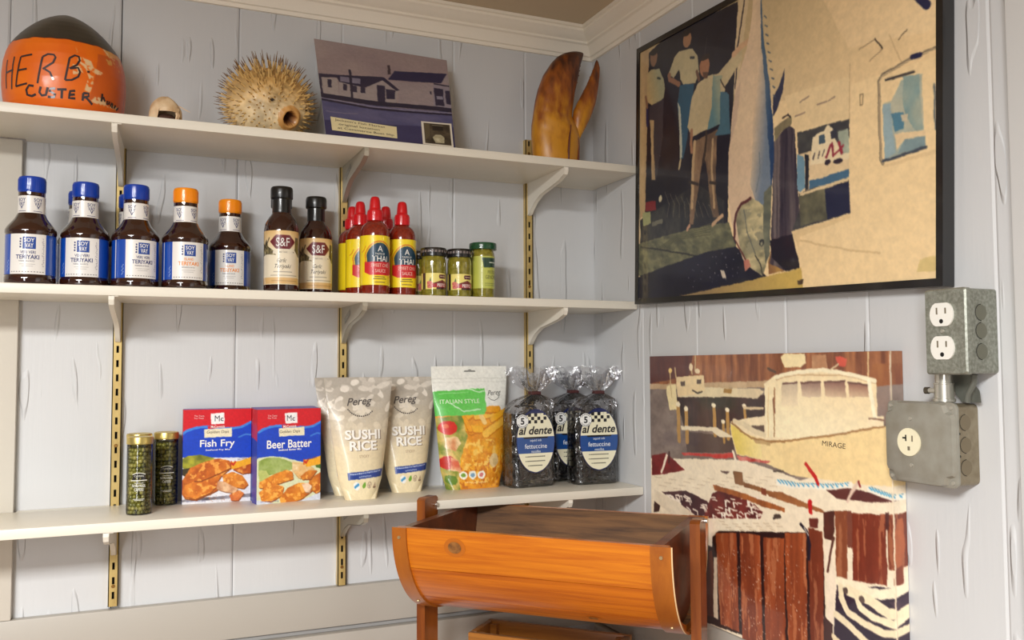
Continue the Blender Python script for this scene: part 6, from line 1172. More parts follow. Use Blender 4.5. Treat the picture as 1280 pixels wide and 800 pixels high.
# lobster claw
cl = thing('lobster_claw', 'large amber lobster claw standing upright in the corner', 'claw', (0, 0, 0))
ZC = lambda zy: 1.9143 + (790 - zy)/2830.0
XC = lambda zx: -.1984 + (zx - 72)/2830.0
def claw_part(name, secs, yc, dep, keel, n=28, close=True, matl=None, lean=0.0):
    m = MB(); vs = []; fs = []
    S_ = []
    for (a, b) in zip(secs, secs[1:]):
        for k in range(4): t = k/4; S_.append([a[i]*(1 - t) + b[i]*t for i in range(3)])
    S_.append(secs[-1])
    for zy, xl, xr in S_:
        cx, hw = (XC(xl) + XC(xr))/2, (xr - xl)/2830/2; d = min(dep, hw*.66)
        for k in range(n):
            a = 2*pi*k/n; x = hw*cos(a); y = d*sin(a)*(1 - .25*keel*cos(a)); bump = 1 + .03*sin(a*3 + zy*.03) + .015*sin(zy*.11 + a*7)
            vs.append((cx + x, yc + lean*(790 - zy)/2830 - y*bump, ZC(zy)))
    for j in range(len(S_) - 1):
        for k in range(n): fs.append((j*n + k, j*n + (k + 1) % n, (j + 1)*n + (k + 1) % n, (j + 1)*n + k))
    fs += [tuple(range(n - 1, -1, -1)), tuple((len(S_) - 1)*n + k for k in range(n))]; m.add(vs, fs, matl); return m.build(name, cl, angle=60)
def claw_mat():
    m, nt, b = base_mat('claw_shell'); N = nt.nodes; L = nt.links; b.inputs['Roughness'].default_value = .42; b.inputs['Coat Weight'].default_value = .2; b.inputs['Coat Roughness'].default_value = .25
    tc = N.new('ShaderNodeTexCoord'); sp = N.new('ShaderNodeSeparateXYZ'); L.new(tc.outputs['Object'], sp.inputs[0])
    mr = N.new('ShaderNodeMapRange'); mr.inputs[1].default_value = 1.98; mr.inputs[2].default_value = 2.17; L.new(sp.outputs[2], mr.inputs[0])
    mp = N.new('ShaderNodeMapping'); mp.inputs['Scale'].default_value = (60, 60, 22); L.new(tc.outputs['Object'], mp.inputs[0])
    n = N.new('ShaderNodeTexNoise'); n.inputs['Scale'].default_value = 1; n.inputs['Detail'].default_value = 6; L.new(mp.outputs[0], n.inputs['Vector'])
    s = N.new('ShaderNodeMath'); s.operation = 'MULTIPLY_ADD'; s.inputs[1].default_value = 1.5; s.inputs[2].default_value = -.78; L.new(n.outputs[0], s.inputs[0])
    a = N.new('ShaderNodeMath'); a.operation = 'ADD'; L.new(s.outputs[0], a.inputs[0]); L.new(mr.outputs[0], a.inputs[1])
    r = N.new('ShaderNodeValToRGB'); e = r.color_ramp.elements; e[0].position = 0; e[0].color = (*lin((204, 140, 34)), 1); e[1].position = .9; e[1].color = (*lin((70, 30, 10)), 1)
    q = r.color_ramp.elements.new(.45); q.color = (*lin((150, 80, 20)), 1); L.new(a.outputs[0], r.inputs[0]); L.new(r.outputs[0], b.inputs['Base Color'])
    bp = N.new('ShaderNodeBump'); bp.inputs['Strength'].default_value = .25; bp.inputs['Distance'].default_value = .002; L.new(n.outputs[0], bp.inputs['Height']); L.new(bp.outputs[0], b.inputs['Normal']); return m
M_CLAW = claw_mat()
claw_part('palm', [(790, 92, 372), (760, 85, 376), (700, 78, 379), (600, 72, 382), (540, 74, 368), (500, 80, 345), (470, 84, 330), (430, 90, 333), (390, 97, 341), (320, 115, 352), (230, 150, 374), (150, 203, 391), (110, 240, 405), (85, 280, 413), (72, 318, 416), (66, 360, 414), (63, 392, 408)], -.100, .034, .3, matl=M_CLAW)
claw_part('pincer', [(600, 356, 376), (575, 346, 388), (540, 337, 408), (480, 330, 440), (430, 338, 462), (380, 362, 482), (330, 390, 494), (260, 428, 506), (200, 455, 514), (150, 476, 517), (115, 487, 508), (103, 494, 500)], -.108, .020, .2, matl=M_CLAW)
m = MB()
for zy, zx in ((300, 352), (255, 366), (210, 378), (180, 384), (340, 345), (150, 389)): m.cyl((XC(zx - 10), -.1005, ZC(zy)), (XC(zx + 7), -.1015, ZC(zy - 4)), .0042, .0010, M_CLAW, 8)
for zy, zx in ((400, 356), (350, 382), (300, 406), (250, 433), (210, 450), (170, 468)): m.cyl((XC(zx + 12), -.1085, ZC(zy)), (XC(zx - 5), -.1095, ZC(zy + 6)), .0040, .001, M_CLAW, 8)
m.build('teeth', cl)['kind'] = 'stuff'
def palm_y(zx, zy, xl, xr): cx, hw = (xl + xr)/2, (xr - xl)/2; return -.100 - min(.034, hw/2830*.66)*sqrt(max(0, 1 - ((zx - cx)/hw)**2))*(1 - .075*(zx - cx)/hw)
for pts in ([(284, 540, 74, 368), (272, 610, 72, 381), (264, 690, 78, 379), (262, 775, 88, 374)], [(346, 600, 72, 381), (352, 660, 75, 380), (346, 720, 80, 378), (338, 775, 88, 374)]):
    m = MB(); m.tube([(XC(a), palm_y(a, b, c, d) - .0002, ZC(b)) for a, b, c, d in pts], [.0012, .0022, .0024, .0026], mat('claw_crease', (96, 40, 14), .4, coat=.3), 8); m.build('crease', cl)
# ================================================================== bottles and jars on the middle shelf
M_SAUCE = mat('brown_sauce_glass', (52, 20, 8), .09, coat=1, var=((30, 11, 5), 30, (1, 1, 1), .8))
M_SAUCE2 = mat('dark_sauce_glass', (44, 16, 10), .08, coat=1)
M_RED = mat('red_cap_plastic', (206, 14, 26), .28, coat=.3); M_CHILI = mat('chili_sauce', (112, 24, 12), .10, coat=1, var=((150, 44, 18), 300, (1, 1, 1), .7))
M_BLKCAP = mat('black_cap', (20, 20, 20), .3, coat=.2)
M_LABW = mat('label_white', (232, 228, 222), .35, coat=.9); M_LABB = mat('label_blue', (10, 70, 168), .35, coat=.9); NAVY = ink((30, 44, 110)); ORANGE = ink((236, 140, 40)); GREY = ink((120, 116, 116)); WHITE = ink((240, 238, 232))
def teriyaki(label, orange):
    t = thing('sauce_bottle', label, 'bottle', group='teriyaki bottles on the middle shelf'); R = .0372
    m = MB(); m.lathe([(.0005, 0), (.033, 0), (.0365, .0025), (.0374, .006), (.0374, .0115), (.0364, .0135), (.0364, .0795), (.0374, .0815), (.0378, .0835), (.0376, .0865), (.0355, .0915), (.0315, .0970), (.0270, .1025), (.0235, .1075), (.0212, .1125), (.0195, .1150), (.0195, .148)], M_SAUCE, 48); m.build('body', t)
    m = MB(); A_ = radians(42)
    for a0, a1, mt in ((-A_, A_, M_LABW), (A_, 2*pi - A_ - .55, M_LABB), (2*pi - A_ - .55, 2*pi - A_ - .50, M_LABW), (2*pi - A_ - .50, 2*pi - A_, M_LABB)): m.lathe([(.03665, .0148), (.0369, .0150), (.0369, .0780), (.03665, .0782)], mt, 28, a0, a1, cap=False)
    lb = m.build('label', t)
    m = MB(); f = cylmap(.0369, .00025); TXT = ORANGE if orange else NAVY
    m.flat([(-.0065 + (-.0005), .0545), (.0115, .0545), (.0115, .0735), (-.007, .0735)], ink((22, 66, 148)), lambda a, b: cylmap(.0369, .0002)(a, b))
    m.text('SOY', .0062, WHITE, f, .0022, .0684, w=.0145, bold=.01); m.text('VAY', .0070, WHITE, f, .0022, .0600, w=.0115, bold=.01)
    for k in range(4): m.flat([(-.0115 + .0006*(k % 2), .0560 + k*.0042), (-.0090, .0560 + k*.0042), (-.0090, .0588 + k*.0042), (-.0115, .0588 + k*.0042)], NAVY, f)
    m.text('ISLAND' if orange else 'VERI VERI', .0046, TXT, f, .0005, .0492, w=.0150 if orange else .0215, bold=.012); m.text('TERIYAKI', .0066, TXT, f, 0, .0418, w=.0335, bold=.022); m.text('MARINADE & SAUCE', .0022, ink((70, 70, 100)), f, -.001, .0353, w=.022)
    for k, w_ in enumerate((.022, .016)): m.flat([(-w_/2, .0300 - k*.003), (w_/2, .0300 - k*.003), (w_/2, .0308 - k*.003), (-w_/2, .0308 - k*.003)], ink((186, 182, 178)), f)
    for k in range(12): m.flat([(-.0245 + k*.0042, .0180), (-.0222 + k*.0042, .0180), (-.0222 + k*.0042, .0192), (-.0245 + k*.0042, .0192)], GREY, f)
    rr = random.Random(3); P_ = [(.0225 + rr.uniform(-.002, .002), .072 - k*.0011) for k in range(44)]; 
    for k in range(0, 42, 3): m.stroke(P_[k:k + 3], .0006, ink((110, 96, 130)), f)
    for k in range(9): m.flat([(-.0335 + (k % 3)*.0012, .020 + k*.002), (-.0320 + (k % 3)*.0012, .020 + k*.002), (-.0320 + (k % 3)*.0012, .0212 + k*.002), (-.0335 + (k % 3)*.0012, .0212 + k*.002)], ink((150, 176, 220)), f)
    m.build('label_print', lb)
    m = MB(); m.lathe([(.0197, .1142), (.0200, .1145), (.0200, .1415), (.0197, .1418)], M_LABW, 40, cap=False); nl = m.build('neck_label', t)
    m = MB(); f = cylmap(.0200, .0002)
    for k in range(5):
        o_ = (k - 2)*.0251 + .012; m.text('SOY', .0052, NAVY, f, o_, .1352, w=.0135, bold=.012); m.text('VAY', .0062, NAVY, f, o_, .1288, w=.0115, bold=.012); m.text('V', .0058, NAVY, f, o_, .1235, w=.0055, bold=.03); m.flat([(o_ - .007, .1166), (o_ + .007, .1166), (o_ + .007, .1174), (o_ - .007, .1174)], NAVY, f)
    m.build('neck_print', nl)
    c = mat('orange_cap', (244, 146, 12), .3, coat=.3) if orange else mat('blue_cap', (12, 60, 164), .3, coat=.3)
    m = MB(); m.lathe([(.0188, .1428), (.0190, .1430), (.0190, .1478), (.0186, .1482), (.0186, .1492), (.0196, .1496), (.0200, .1510), (.0200, .1705), (.0192, .1728), (.0180, .1736), (.0005, .1738)], c, 48)
    for k in range(60): a = 2*pi*k/60; m.box((.02*sin(a), -.02*cos(a), .1605), (.0007, .0007, .018), c, rz=a)
    m.build('cap', t); return t
tb_, to_ = teriyaki('brown teriyaki bottle with blue cap, leftmost in the row', False), teriyaki('brown teriyaki bottle with orange cap, just right of the blue capped ones', True)
def place(o, x, y, z, rz): o.location = (x, y, z); o.rotation_euler.z = rz
place(tb_, -1.1075, -.143, ZM, radians(-2)); place(to_, -.8745, -.140, ZM, radians(6))
dup(tb_, 'brown teriyaki bottle with blue cap, second in the row', (-1.0300, -.128, ZM), radians(-5)); dup(tb_, 'brown teriyaki bottle with blue cap, third in the row beside the orange capped one', (-.9525, -.138, ZM), radians(17))
dup(tb_, 'brown teriyaki bottle with blue cap, half hidden behind the second in the row', (-1.0400, -.044, ZM), radians(30)); dup(tb_, 'brown teriyaki bottle with blue cap, half hidden behind the third in the row', (-.9600, -.044, ZM), radians(-30))
dup(to_, 'brown teriyaki bottle with orange cap, nearest the black capped bottles', (-.7930, -.062, ZM), radians(-6))
# black capped garlic sauce bottles
def garlic(label):
    t = thing('sauce_bottle', label, 'bottle', group='black capped bottles on the middle shelf'); R = .0300
    m = MB(); m.lathe([(.0005, 0), (.0270, 0), (.0292, .002), (.0300, .006), (.0300, .108), (.0296, .114), (.0278, .123), (.0240, .131), (.0195, .137), (.0165, .142), (.0150, .148), (.0145, .185)], M_SAUCE2, 44); m.build('body', t)
    Lz0, Lz1 = .0125, .1075; asp = 2*pi*R/(Lz1 - Lz0); q = lambda x, y: (asp/2 + x, y)   # x in label heights
    ops = [('P', (232, 220, 194), [(0, 0), (asp, 0), (asp, 1), (0, 1)], {}), ('P', (222, 184, 122), [(0, 0), (asp, 0), (asp, .34), (0, .34)], {'c2': (234, 218, 184), 'grad': (0, .02, 0, .36)}), ('P', (218, 178, 118), [(0, .87), (asp, .87), (asp, .985), (0, .985)], {})]
    ops += [('P', (60, 54, 36), [q(-.62, .28), q(-.5, .20), q(-.40, .26), q(-.33, .16), q(-.28, .30), q(-.16, .38), q(-.12, .46), q(-.30, .44), q(-.62, .50)], {'c2': (170, 156, 110), 'n': (30, 30), 'a': .9}), ('P', (50, 44, 34), [q(.26, .12), q(.36, .12), q(.40, .30), q(.6, .34), q(.6, .50), q(.34, .47), q(.24, .36)], {'c2': (120, 104, 76), 'n': (30, 30), 'a': .8}), ('L', (46, 40, 34), .02, [q(-.44, .36), q(-.30, .22), q(-.26, .14)])]
    ops += [('P', (104, 18, 30), [q(-.24, .21), q(-.12, .085), q(.13, .085), q(.25, .21), q(.13, .345), q(-.12, .345)], {}), ('L', (60, 50, 46), .012, [q(-.20, .40), q(0, .37), q(.22, .40)]), ('P', (226, 214, 190), [q(-.18, .385), q(0, .365), q(.2, .385), q(.2, .44), q(0, .425), q(-.18, .44)], {})]
    ops += [('L', (90, 84, 80), .008, [q(-.16, .765), q(.18, .765)]), ('L', (110, 100, 90), .008, [q(-.22, .83), q(.3, .83)]), ('L', (160, 120, 70), .01, [q(-.2, .93), q(.3, .93)]), ('P', (60, 56, 60), [q(.45, .66), q(.5, .66), q(.5, .74), q(.45, .74)], {'c2': (200, 196, 190), 'n': (60, 60), 'a': 1})]
    lb = sheet('label', ops, asp, 110, lambda u, v: ((R + .0003)*sin((u - .5)*2*pi), -(R + .0003)*cos((u - .5)*2*pi), Lz1 + (Lz0 - Lz1)*v), print_mat('label_paper', .4, .8), t)
    m = MB(); f = cylmap(R + .0003, .0002); H = Lz1 - Lz0
    m.text('S&F', .0150, WHITE, f, .0005, Lz1 - .215*H, w=.0235, bold=-.004); m.text('Garlic', .0075, ink((40, 30, 34)), f, -.001, Lz1 - .555*H, w=.016, shear=.35); m.text('Teriyaki', .0095, ink((40, 30, 34)), f, 0, Lz1 - .675*H, w=.029, shear=.35); m.text('FIRST TASTE', .0020, ink((70, 50, 40)), f, .001, Lz1 - .405*H, w=.014)
    m.build('label_print', lb)
    m = MB(); m.lathe([(.0165, .138), (.0168, .1385), (.0163, .146), (.0163, .166), (.0170, .1665), (.0192, .168), (.0196, .170), (.0196, .183), (.0188, .187), (.0175, .1885), (.0005, .189)], M_BLKCAP, 40); m.build('cap', t); return t
g0 = garlic('tall black capped sauce bottle with cream label, left of the pair'); place(g0, -.7135, -.143, ZM, radians(-5))
dup(g0, 'tall black capped sauce bottle with cream label, right of the pair', (-.6380, -.072, ZM), radians(-3)); dup(g0, 'black capped sauce bottle mostly hidden behind the taller left one', (-.6990, -.050, ZM), radians(20))
# sweet chili bottles
def chili(label):
    t = thing('chili_sauce_bottle', label, 'bottle', group='red capped sauce bottles'); R = .0272
    m = MB(); m.lathe([(.0005, 0), (.0245, 0), (.0265, .002), (.0272, .006), (.0272, .112), (.0266, .119), (.0245, .126), (.0200, .132), (.0150, .1355), (.0128, .138), (.0128, .146)], M_CHILI, 40); m.build('body', t)
    Lz0, Lz1 = .0170, .1080; H = Lz1 - Lz0; asp = 2*pi*R/H; q = lambda x, y: (asp/2 + x, y)
    arch = lambda s, d: [q(-.27*s, .56), q(-.29*s, .40)] + [q(.29*s*-cos(k*pi/16)*(1 - .22*sin(k*pi/16)), .40 - (.25 + d)*sin(k*pi/16)**1.0) for k in range(1, 16)] + [q(.29*s, .40), q(.27*s, .56)]
    ops = [('P', (246, 218, 28), [(0, 0), (asp, 0), (asp, 1), (0, 1)], {}), ('P', (206, 90, 24), arch(1.13, .04), {}), ('P', (236, 200, 40), arch(1.06, .02), {}), ('P', (26, 62, 84), arch(.97, 0), {}),
           ('P', (206, 24, 34), [q(-.33, .54), q(.38, .52), q(.38, .74), q(.2, .80), q(-.2, .80), q(-.33, .74)], {}), ('L', (196, 60, 30), .012, [q(-.4, .34), q(-.34, .30), q(-.30, .22)]), ('L', (206, 40, 30), .02, [q(.36, .80), q(.30, .92)]), ('P', (60, 40, 60), [q(.46, .12), q(.58, .10), q(.58, .28), q(.5, .26)], {})]
    lb = sheet('label', ops, asp, 90, lambda u, v: ((R + .0003)*sin((u - .5)*2*pi), -(R + .0003)*cos((u - .5)*2*pi), Lz1 + (Lz0 - Lz1)*v), print_mat('label_paper', .4, .8), t)
    m = MB(); f = cylmap(R + .0003, .0002)
    m.text('A', .0105, WHITE, f, 0, Lz1 - .27*H, w=.0095); m.text('TASTE OF', .0034, WHITE, f, 0, Lz1 - .375*H, w=.019); m.text('THAI', .0105, WHITE, f, 0, Lz1 - .47*H, w=.0300, bold=.004)
    m.text('SWEET CHILI', .0062, ink((240, 196, 180)), f, .001, Lz1 - .605*H, w=.036, bold=.004); m.text('SAUCE', .0062, ink((240, 196, 180)), f, .001, Lz1 - .715*H, w=.021, bold=.004)
    for k, w_ in enumerate((.020, .026)): m.flat([(-w_/2, Lz1 - (.845 + .04*k)*H), (w_/2, Lz1 - (.845 + .04*k)*H), (w_/2, Lz1 - (.83 + .04*k)*H), (-w_/2, Lz1 - (.83 + .04*k)*H)], ink((60, 50, 40)), f)
    m.flat([(-.010, Lz1 - .955*H), (.010, Lz1 - .955*H), (.010, Lz1 - .935*H), (-.010, Lz1 - .935*H)], ink((150, 120, 40)), f); m.build('label_print', lb)
    m = MB(); m.lathe([(.0128, .1375), (.0142, .1378), (.0142, .1545), (.0136, .1575), (.0112, .1590), (.0106, .160), (.0104, .163), (.0092, .176), (.0080, .1805), (.0062, .1828), (.0030, .1838), (.0005, .184)], M_RED, 36)
    for k in range(30): a = 2*pi*k/30; m.box((.0142*sin(a), -.0142*cos(a), .147), (.0008, .0008, .014), M_RED, rz=a)
    m.build('cap', t); return t
h0 = chili('red capped chili sauce bottle with yellow label, foremost of the left group'); place(h0, -.5445, -.149, ZM, radians(6))
for x, y, r, l in ((-.4830, -.118, 4, 'red capped chili sauce bottle with yellow label, rightmost of the group'), (-.5575, -.090, 18, 'red capped chili sauce bottle with yellow label, second from the left'), (-.5590, -.033, 40, 'red capped chili sauce bottle at the far left, mostly hidden'), (-.4985, -.058, -30, 'red capped chili sauce bottle seen between the two foremost ones')): dup(h0, l, (x, y, ZM), radians(r))
# pesto jars
M_PESTO = mat('pesto', (112, 104, 24), .12, coat=1, var=((150, 140, 50), 160, (1, 1, 1), .9)); M_LIDB = mat('black_lid', (26, 24, 24), .25, coat=.5)
def jar(label):
    t = thing('pesto_jar', label, 'jar', group='small black lidded jars'); R = .0232
    m = MB(); m.lathe([(.0005, 0), (.0205, 0), (.0226, .002), (.0232, .005), (.0232, .066), (.0228, .071), (.0212, .076), (.0208, .080)], M_PESTO, 36); m.build('body', t)
    Lz0, Lz1 = .0135, .0440; H = Lz1 - Lz0; asp = 2*pi*R/H; q = lambda x, y: (asp/2 + x, y)
    ops = [('P', (232, 216, 120), [(0, 0), (asp, 0), (asp, 1), (0, 1)], {}), ('P', (36, 20, 26), [q(-1.05, 0), q(-.80, 0), q(-.80, 1), q(-1.05, 1)], {}), ('P', (84, 20, 40), [q(.1, .1), q(.62, .08), q(.66, .2), q(.62, .34), q(.1, .34), q(.06, .2)], {}), ('L', (200, 180, 150), .05, [q(.16, .21), q(.56, .21)]),
           ('P', (96, 30, 34), [q(-.3, .62), q(.3, .42), q(.8, .58), q(.8, .7), q(-.3, .7)], {'c2': (140, 60, 50), 'n': (20, 20), 'a': .8}), ('P', (170, 36, 42), [q(-.55, .68), q(.8, .60), q(.8, .86), q(-.55, .9)], {}), ('P', (186, 70, 70), [q(-.7, .55), q(-.5, .45), q(-.3, .62), q(-.4, .95), q(-.66, .92)], {'c2': (226, 150, 130), 'n': (20, 20), 'a': .9}), ('P', (100, 120, 60), [q(-.55, .5), q(-.46, .25), q(-.40, .5)], {}), ('P', (60, 20, 26), [q(-.1, .88), q(.8, .86), q(.8, 1), q(-.1, 1)], {})]
    lb = sheet('label', ops, asp, 56, lambda u, v: ((R + .0003)*sin((u - .5)*2*pi), -(R + .0003)*cos((u - .5)*2*pi), Lz1 + (Lz0 - Lz1)*v), print_mat('label_paper', .4, .8), t)
    m = MB(); m.text('PESTO', .0060, WHITE, cylmap(R + .0003, .0002), .008, Lz1 - .745*H, w=.0185, bold=.015); m.build('label_print', lb)
    m = MB(); m.lathe([(.0236, .0765), (.0246, .0770), (.0249, .0785), (.0246, .0800), (.0249, .0815), (.0249, .0905), (.0242, .0925), (.0225, .0932), (.0005, .0930)], M_LIDB, 40); ld = m.build('lid', t)
    m = MB(); f = cylmap(.0249, .0002)
    for k in range(22): m.flat([(-.075 + k*.0068, .0835), (-.0705 + k*.0068, .0835), (-.0700 + k*.0068, .0880), (-.0745 + k*.0068, .0880)], ink((120, 108, 104)), f)
    m.build('lid_print', ld); return t
j0 = jar('black lidded green pesto jar, left one of the front pair'); place(j0, -.4290, -.146, ZM, radians(2))
for x, y, r, l in ((-.3765, -.146, -4, 'black lidded green pesto jar, right of the front pair beside the green lid'), (-.4400, -.084, 30, 'black lidded jar half hidden between the chili bottle and a pesto jar'), (-.3480, -.078, -40, 'black lidded pesto jar peeking out behind the green lidded jar')): dup(j0, l, (x, y, ZM), radians(r))
t = thing('pesto_jar', 'taller green lidded jar with lime label at the end of the row', 'jar', (-.3245, -.138, ZM), radians(20)); R = .0232
m = MB(); m.lathe([(.0005, 0), (.0212, 0), (.0228, .002), (.0232, .005), (.0232, .083), (.0226, .089), (.0205, .094), (.0202, .099)], M_PESTO, 36); m.build('body', t)
Lz0, Lz1 = .0190, .0820; H = Lz1 - Lz0; asp = 2*pi*R/H; q = lambda x, y: (asp/2 + x, y)
lb = sheet('label', [('P', (186, 190, 84), [(0, 0), (asp, 0), (asp, 1), (0, 1)], {}), ('P', (24, 58, 40), [q(-.30, .06), q(.5, .06), q(.5, .34), q(-.24, .36), q(-.26, .2)], {}), ('L', (96, 110, 50), .016, [q(-.2, .84), q(.3, .84)]), ('L', (110, 120, 60), .016, [q(-.2, .9), q(.3, .9)])], asp, 60, lambda u, v: ((R + .0003)*sin((u - .5)*2*pi), -(R + .0003)*cos((u - .5)*2*pi), Lz1 + (Lz0 - Lz1)*v), print_mat('label_paper', .4, .8), t)
m = MB(); f = cylmap(R + .0003, .0002); m.text('PESTO', .0065, ink((60, 66, 30)), f, .002, Lz1 - .50*H, w=.019); m.text('GENOVESE', .0075, ink((60, 66, 30)), f, .004, Lz1 - .65*H, w=.032); m.flat([(-.004, Lz1 - .215*H), (.013, Lz1 - .215*H), (.013, Lz1 - .18*H), (-.004, Lz1 - .18*H)], ink((190, 200, 180)), f); m.build('label_print', lb)
m = MB(); m.lathe([(.0256, .0955), (.0268, .0960), (.0272, .0975), (.0268, .0990), (.0270, .1000), (.0270, .1065), (.0262, .1085), (.0240, .1092), (.0005, .1088)], mat('green_lid', (24, 74, 44), .25, coat=.5), 44); m.build('lid', t)
# ================================================================== things on the lowest shelf
M_GLASS = clear_mat('clear_glass', (246, 248, 244), .03)
def capers(label):
    t = thing('caper_jar', label, 'jar', group='slim caper jars'); R = .0203; rr = random.Random(6); m = MB()
    cols = [mat('caper_%d' % k, c, .35, coat=.5) for k, c in enumerate(((132, 124, 46), (150, 142, 62), (104, 100, 36), (166, 154, 82)))]
    ico = bmesh.new(); bmesh.ops.create_icosphere(ico, subdivisions=1, radius=1); iv = [v.co.copy() for v in ico.verts]; ifc = [tuple(v.index for v in f.verts) for f in ico.faces]; ico.free()
    z = .0045; lay = 0
    while z < .113:
        for k in range(15):
            a = 2*pi*(k + .5*(lay % 2))/15 + rr.uniform(-.08, .08); r = .0040*rr.uniform(.88, 1.12); p = Vector(((R - .0052)*sin(a), -(R - .0052)*cos(a), z + rr.uniform(-.001, .001)))
            m.add([p + Vector((v.x*r, v.y*r, v.z*r*1.12)) for v in iv], ifc, cols[rr.randrange(4)])
        z += .0066; lay += 1
    m.lathe([(.0005, .002), (.0130, .002), (.0130, .115), (.0005, .115)], mat('caper_core', (58, 54, 18), .6), 20); m.build('capers', t, angle=180)['kind'] = 'stuff'
    m = MB(); m.lathe([(.0005, 0), (.0185, 0), (.0200, .0015), (.0203, .004), (.0203, .118), (.0196, .121), (.0185, .123)], M_GLASS, 36, cap=False); gl = m.build('glass', t)
    m = MB(); f = cylmap(R, .0003); W_ = ink((214, 214, 200)); B_ = ink((36, 34, 40))
    m.prism([(-.0125, .0585), (.0125, .0585), (.0100, .0640), (.0095, .0680), (.0050, .0705), (0, .0712), (-.0050, .0705), (-.0095, .0680), (-.0100, .0640)], .0001, B_, lambda a, b, c: cylmap(R, .0002 + c)(a, b))
    m.stroke([(-.0130, .0590), (.0130, .0590)], .0016, W_, f, .003); m.stroke([(-.0105, .0690), (-.005, .0712), (0, .0718), (.005, .0712), (.0105, .0690)], .0012, W_, f)
    m.text('CAPERS', .0030, W_, f, 0, .0665, w=.015); m.text('NON-PAREIL', .0046, W_, f, 0, .0500, w=.0215, bold=.02); m.text('CAPERS', .0052, W_, f, 0, .0435, w=.0145, bold=.02)
    for z_, w_ in ((.0545, .014), (.0275, .018), (.0255, .014)): m.stroke([(-w_/2, z_), (w_/2, z_)], .0009, W_, f, .003)
    m.build('glass_print', gl)
    m = MB(); m.lathe([(.0200, .1195), (.0210, .1200), (.0213, .1212), (.0211, .1222), (.0212, .1300), (.0206, .1318), (.0190, .1325), (.0180, .1318), (.0005, .1316)], mat('gold_lid', (206, 184, 110), .3, .8), 44); m.build('lid', t); return t
c0 = capers('slim caper jar with gold lid, foremost beside the left standard'); place(c0, -.9400, -.124, ZL, radians(-3)); c0.scale.z = .972
dup(c0, 'slim caper jar with gold lid, hidden directly behind the foremost caper jar', (-.9395, -.048, ZL), radians(14)); dup(c0, 'slim caper jar with gold lid, beside the fish fry box', (-.8945, -.030, ZL), radians(2))
# batter mix boxes
BW, BD, BH = .118, .028, .168
def mixbox(label, art, title, sub, name):
    t = thing('mix_box', label, 'box', group=name); m = MB(); e = .0004
    red, blue, wht = mat('carton_red', (186, 20, 38), .4, coat=.15), mat('carton_blue', (30, 54, 160), .4, coat=.15), mat('carton_white', (214, 214, 224), .45)
    x, y, zz = BW/2, BD/2 - .0003, BH
    for s in (-1, 1): m.add([(s*x, -y, 0), (s*x, y, 0), (s*x, y, zz*.70), (s*x, -y, zz*.66)], [(0, 1, 2, 3)], blue); m.add([(s*x, -y, zz*.66), (s*x, y, zz*.70), (s*x, y, zz), (s*x, -y, zz)], [(0, 1, 2, 3)], red)
    m.add([(-x, -y, zz), (x, -y, zz), (x, y, zz), (-x, y, zz)], [(0, 1, 2, 3)], red); m.add([(-x, -y, 0), (x, -y, 0), (x, y, 0), (-x, y, 0)], [(0, 1, 2, 3)], wht); m.add([(-x, y, 0), (x, y, 0), (x, y, zz), (-x, y, zz)], [(0, 1, 2, 3)], blue)
    m.box((0, y*.2, zz + .0004), (BW - .002, BD*.6, .0008), mat('carton_flap', (120, 110, 168), .5)); m.build('carton', t)
    fp = sheet('front_panel', art, .70, 176, lambda u, v: ((u - .5)*BW, -BD/2, (1 - v)*BH), M_CARTON, t, grain=(.0015, .05))
    m = MB(); f = lambda a, b: (a, -BD/2 - .0003, b); X = lambda u: (u - .5)*BW; Z_ = lambda v: (1 - v)*BH
    m.text('M', .0105, ink((40, 30, 60)), f, X(.492), Z_(.098), w=.0085); m.text('c', .0062, ink((40, 30, 60)), f, X(.562), Z_(.110), w=.0052, bold=.01)
    m.text('McCormick', .0046, WHITE, f, X(.505), Z_(.187), w=.0245, bold=.012); m.text('Golden Dipt', .0066, ink((70, 54, 36)), f, X(.505), Z_(.247), w=.0385, bold=.0, shear=.1)
    m.build('brand_print', fp); m = MB(); m.text(title, .0165 if title == 'Fish Fry' else .0150, WHITE, f, X(.50), Z_(.375), w=.060 if title == 'Fish Fry' else .083, bold=.014); m.text(sub, .0036, WHITE, f, X(.51), Z_(.437), w=.043, bold=.01); m.build('title_print', fp); m = MB()
    m.text('The Taste', .0030, ink((240, 190, 190)), f, X(.23), Z_(.068), w=.017); m.text('You Trust', .0030, ink((240, 190, 190)), f, X(.225), Z_(.092), w=.0165); m.build('slogan_print', fp); m = MB(); m.text('No MSG', .0036, ink((110, 50, 20)), lambda a, b: f(a, b + .18*(a - X(.85))), X(.87), Z_(.545), w=.016); m.build('flash_print', fp); m = MB()
    m.text('NET WT 10 OZ (283g)', .0024, ink((70, 80, 160)), f, X(.2), Z_(.978), w=.033); m.build('weight_print', fp); return t
f0 = mixbox('fish fry mix box, red and blue, left of the beer batter boxes', ART_FISH, 'Fish Fry', 'Seafood Fry Mix', 'fish fry boxes'); place(f0, -.8085, -.036, ZL, radians(-1)); del f0['group']
b0 = mixbox('beer batter mix box, red and blue, foremost of its stack', ART_BEER, 'Beer Batter', 'Seafood Batter Mix', 'beer batter boxes'); place(b0, -.6905, -.0850, ZL, radians(8.7))
dup(b0, 'beer batter mix box in the middle of its stack', (-.6895, -.0525, ZL), radians(5.5)); dup(b0, 'beer batter mix box at the back of its stack, against the wall', (-.6860, -.0195, ZL), radians(2))
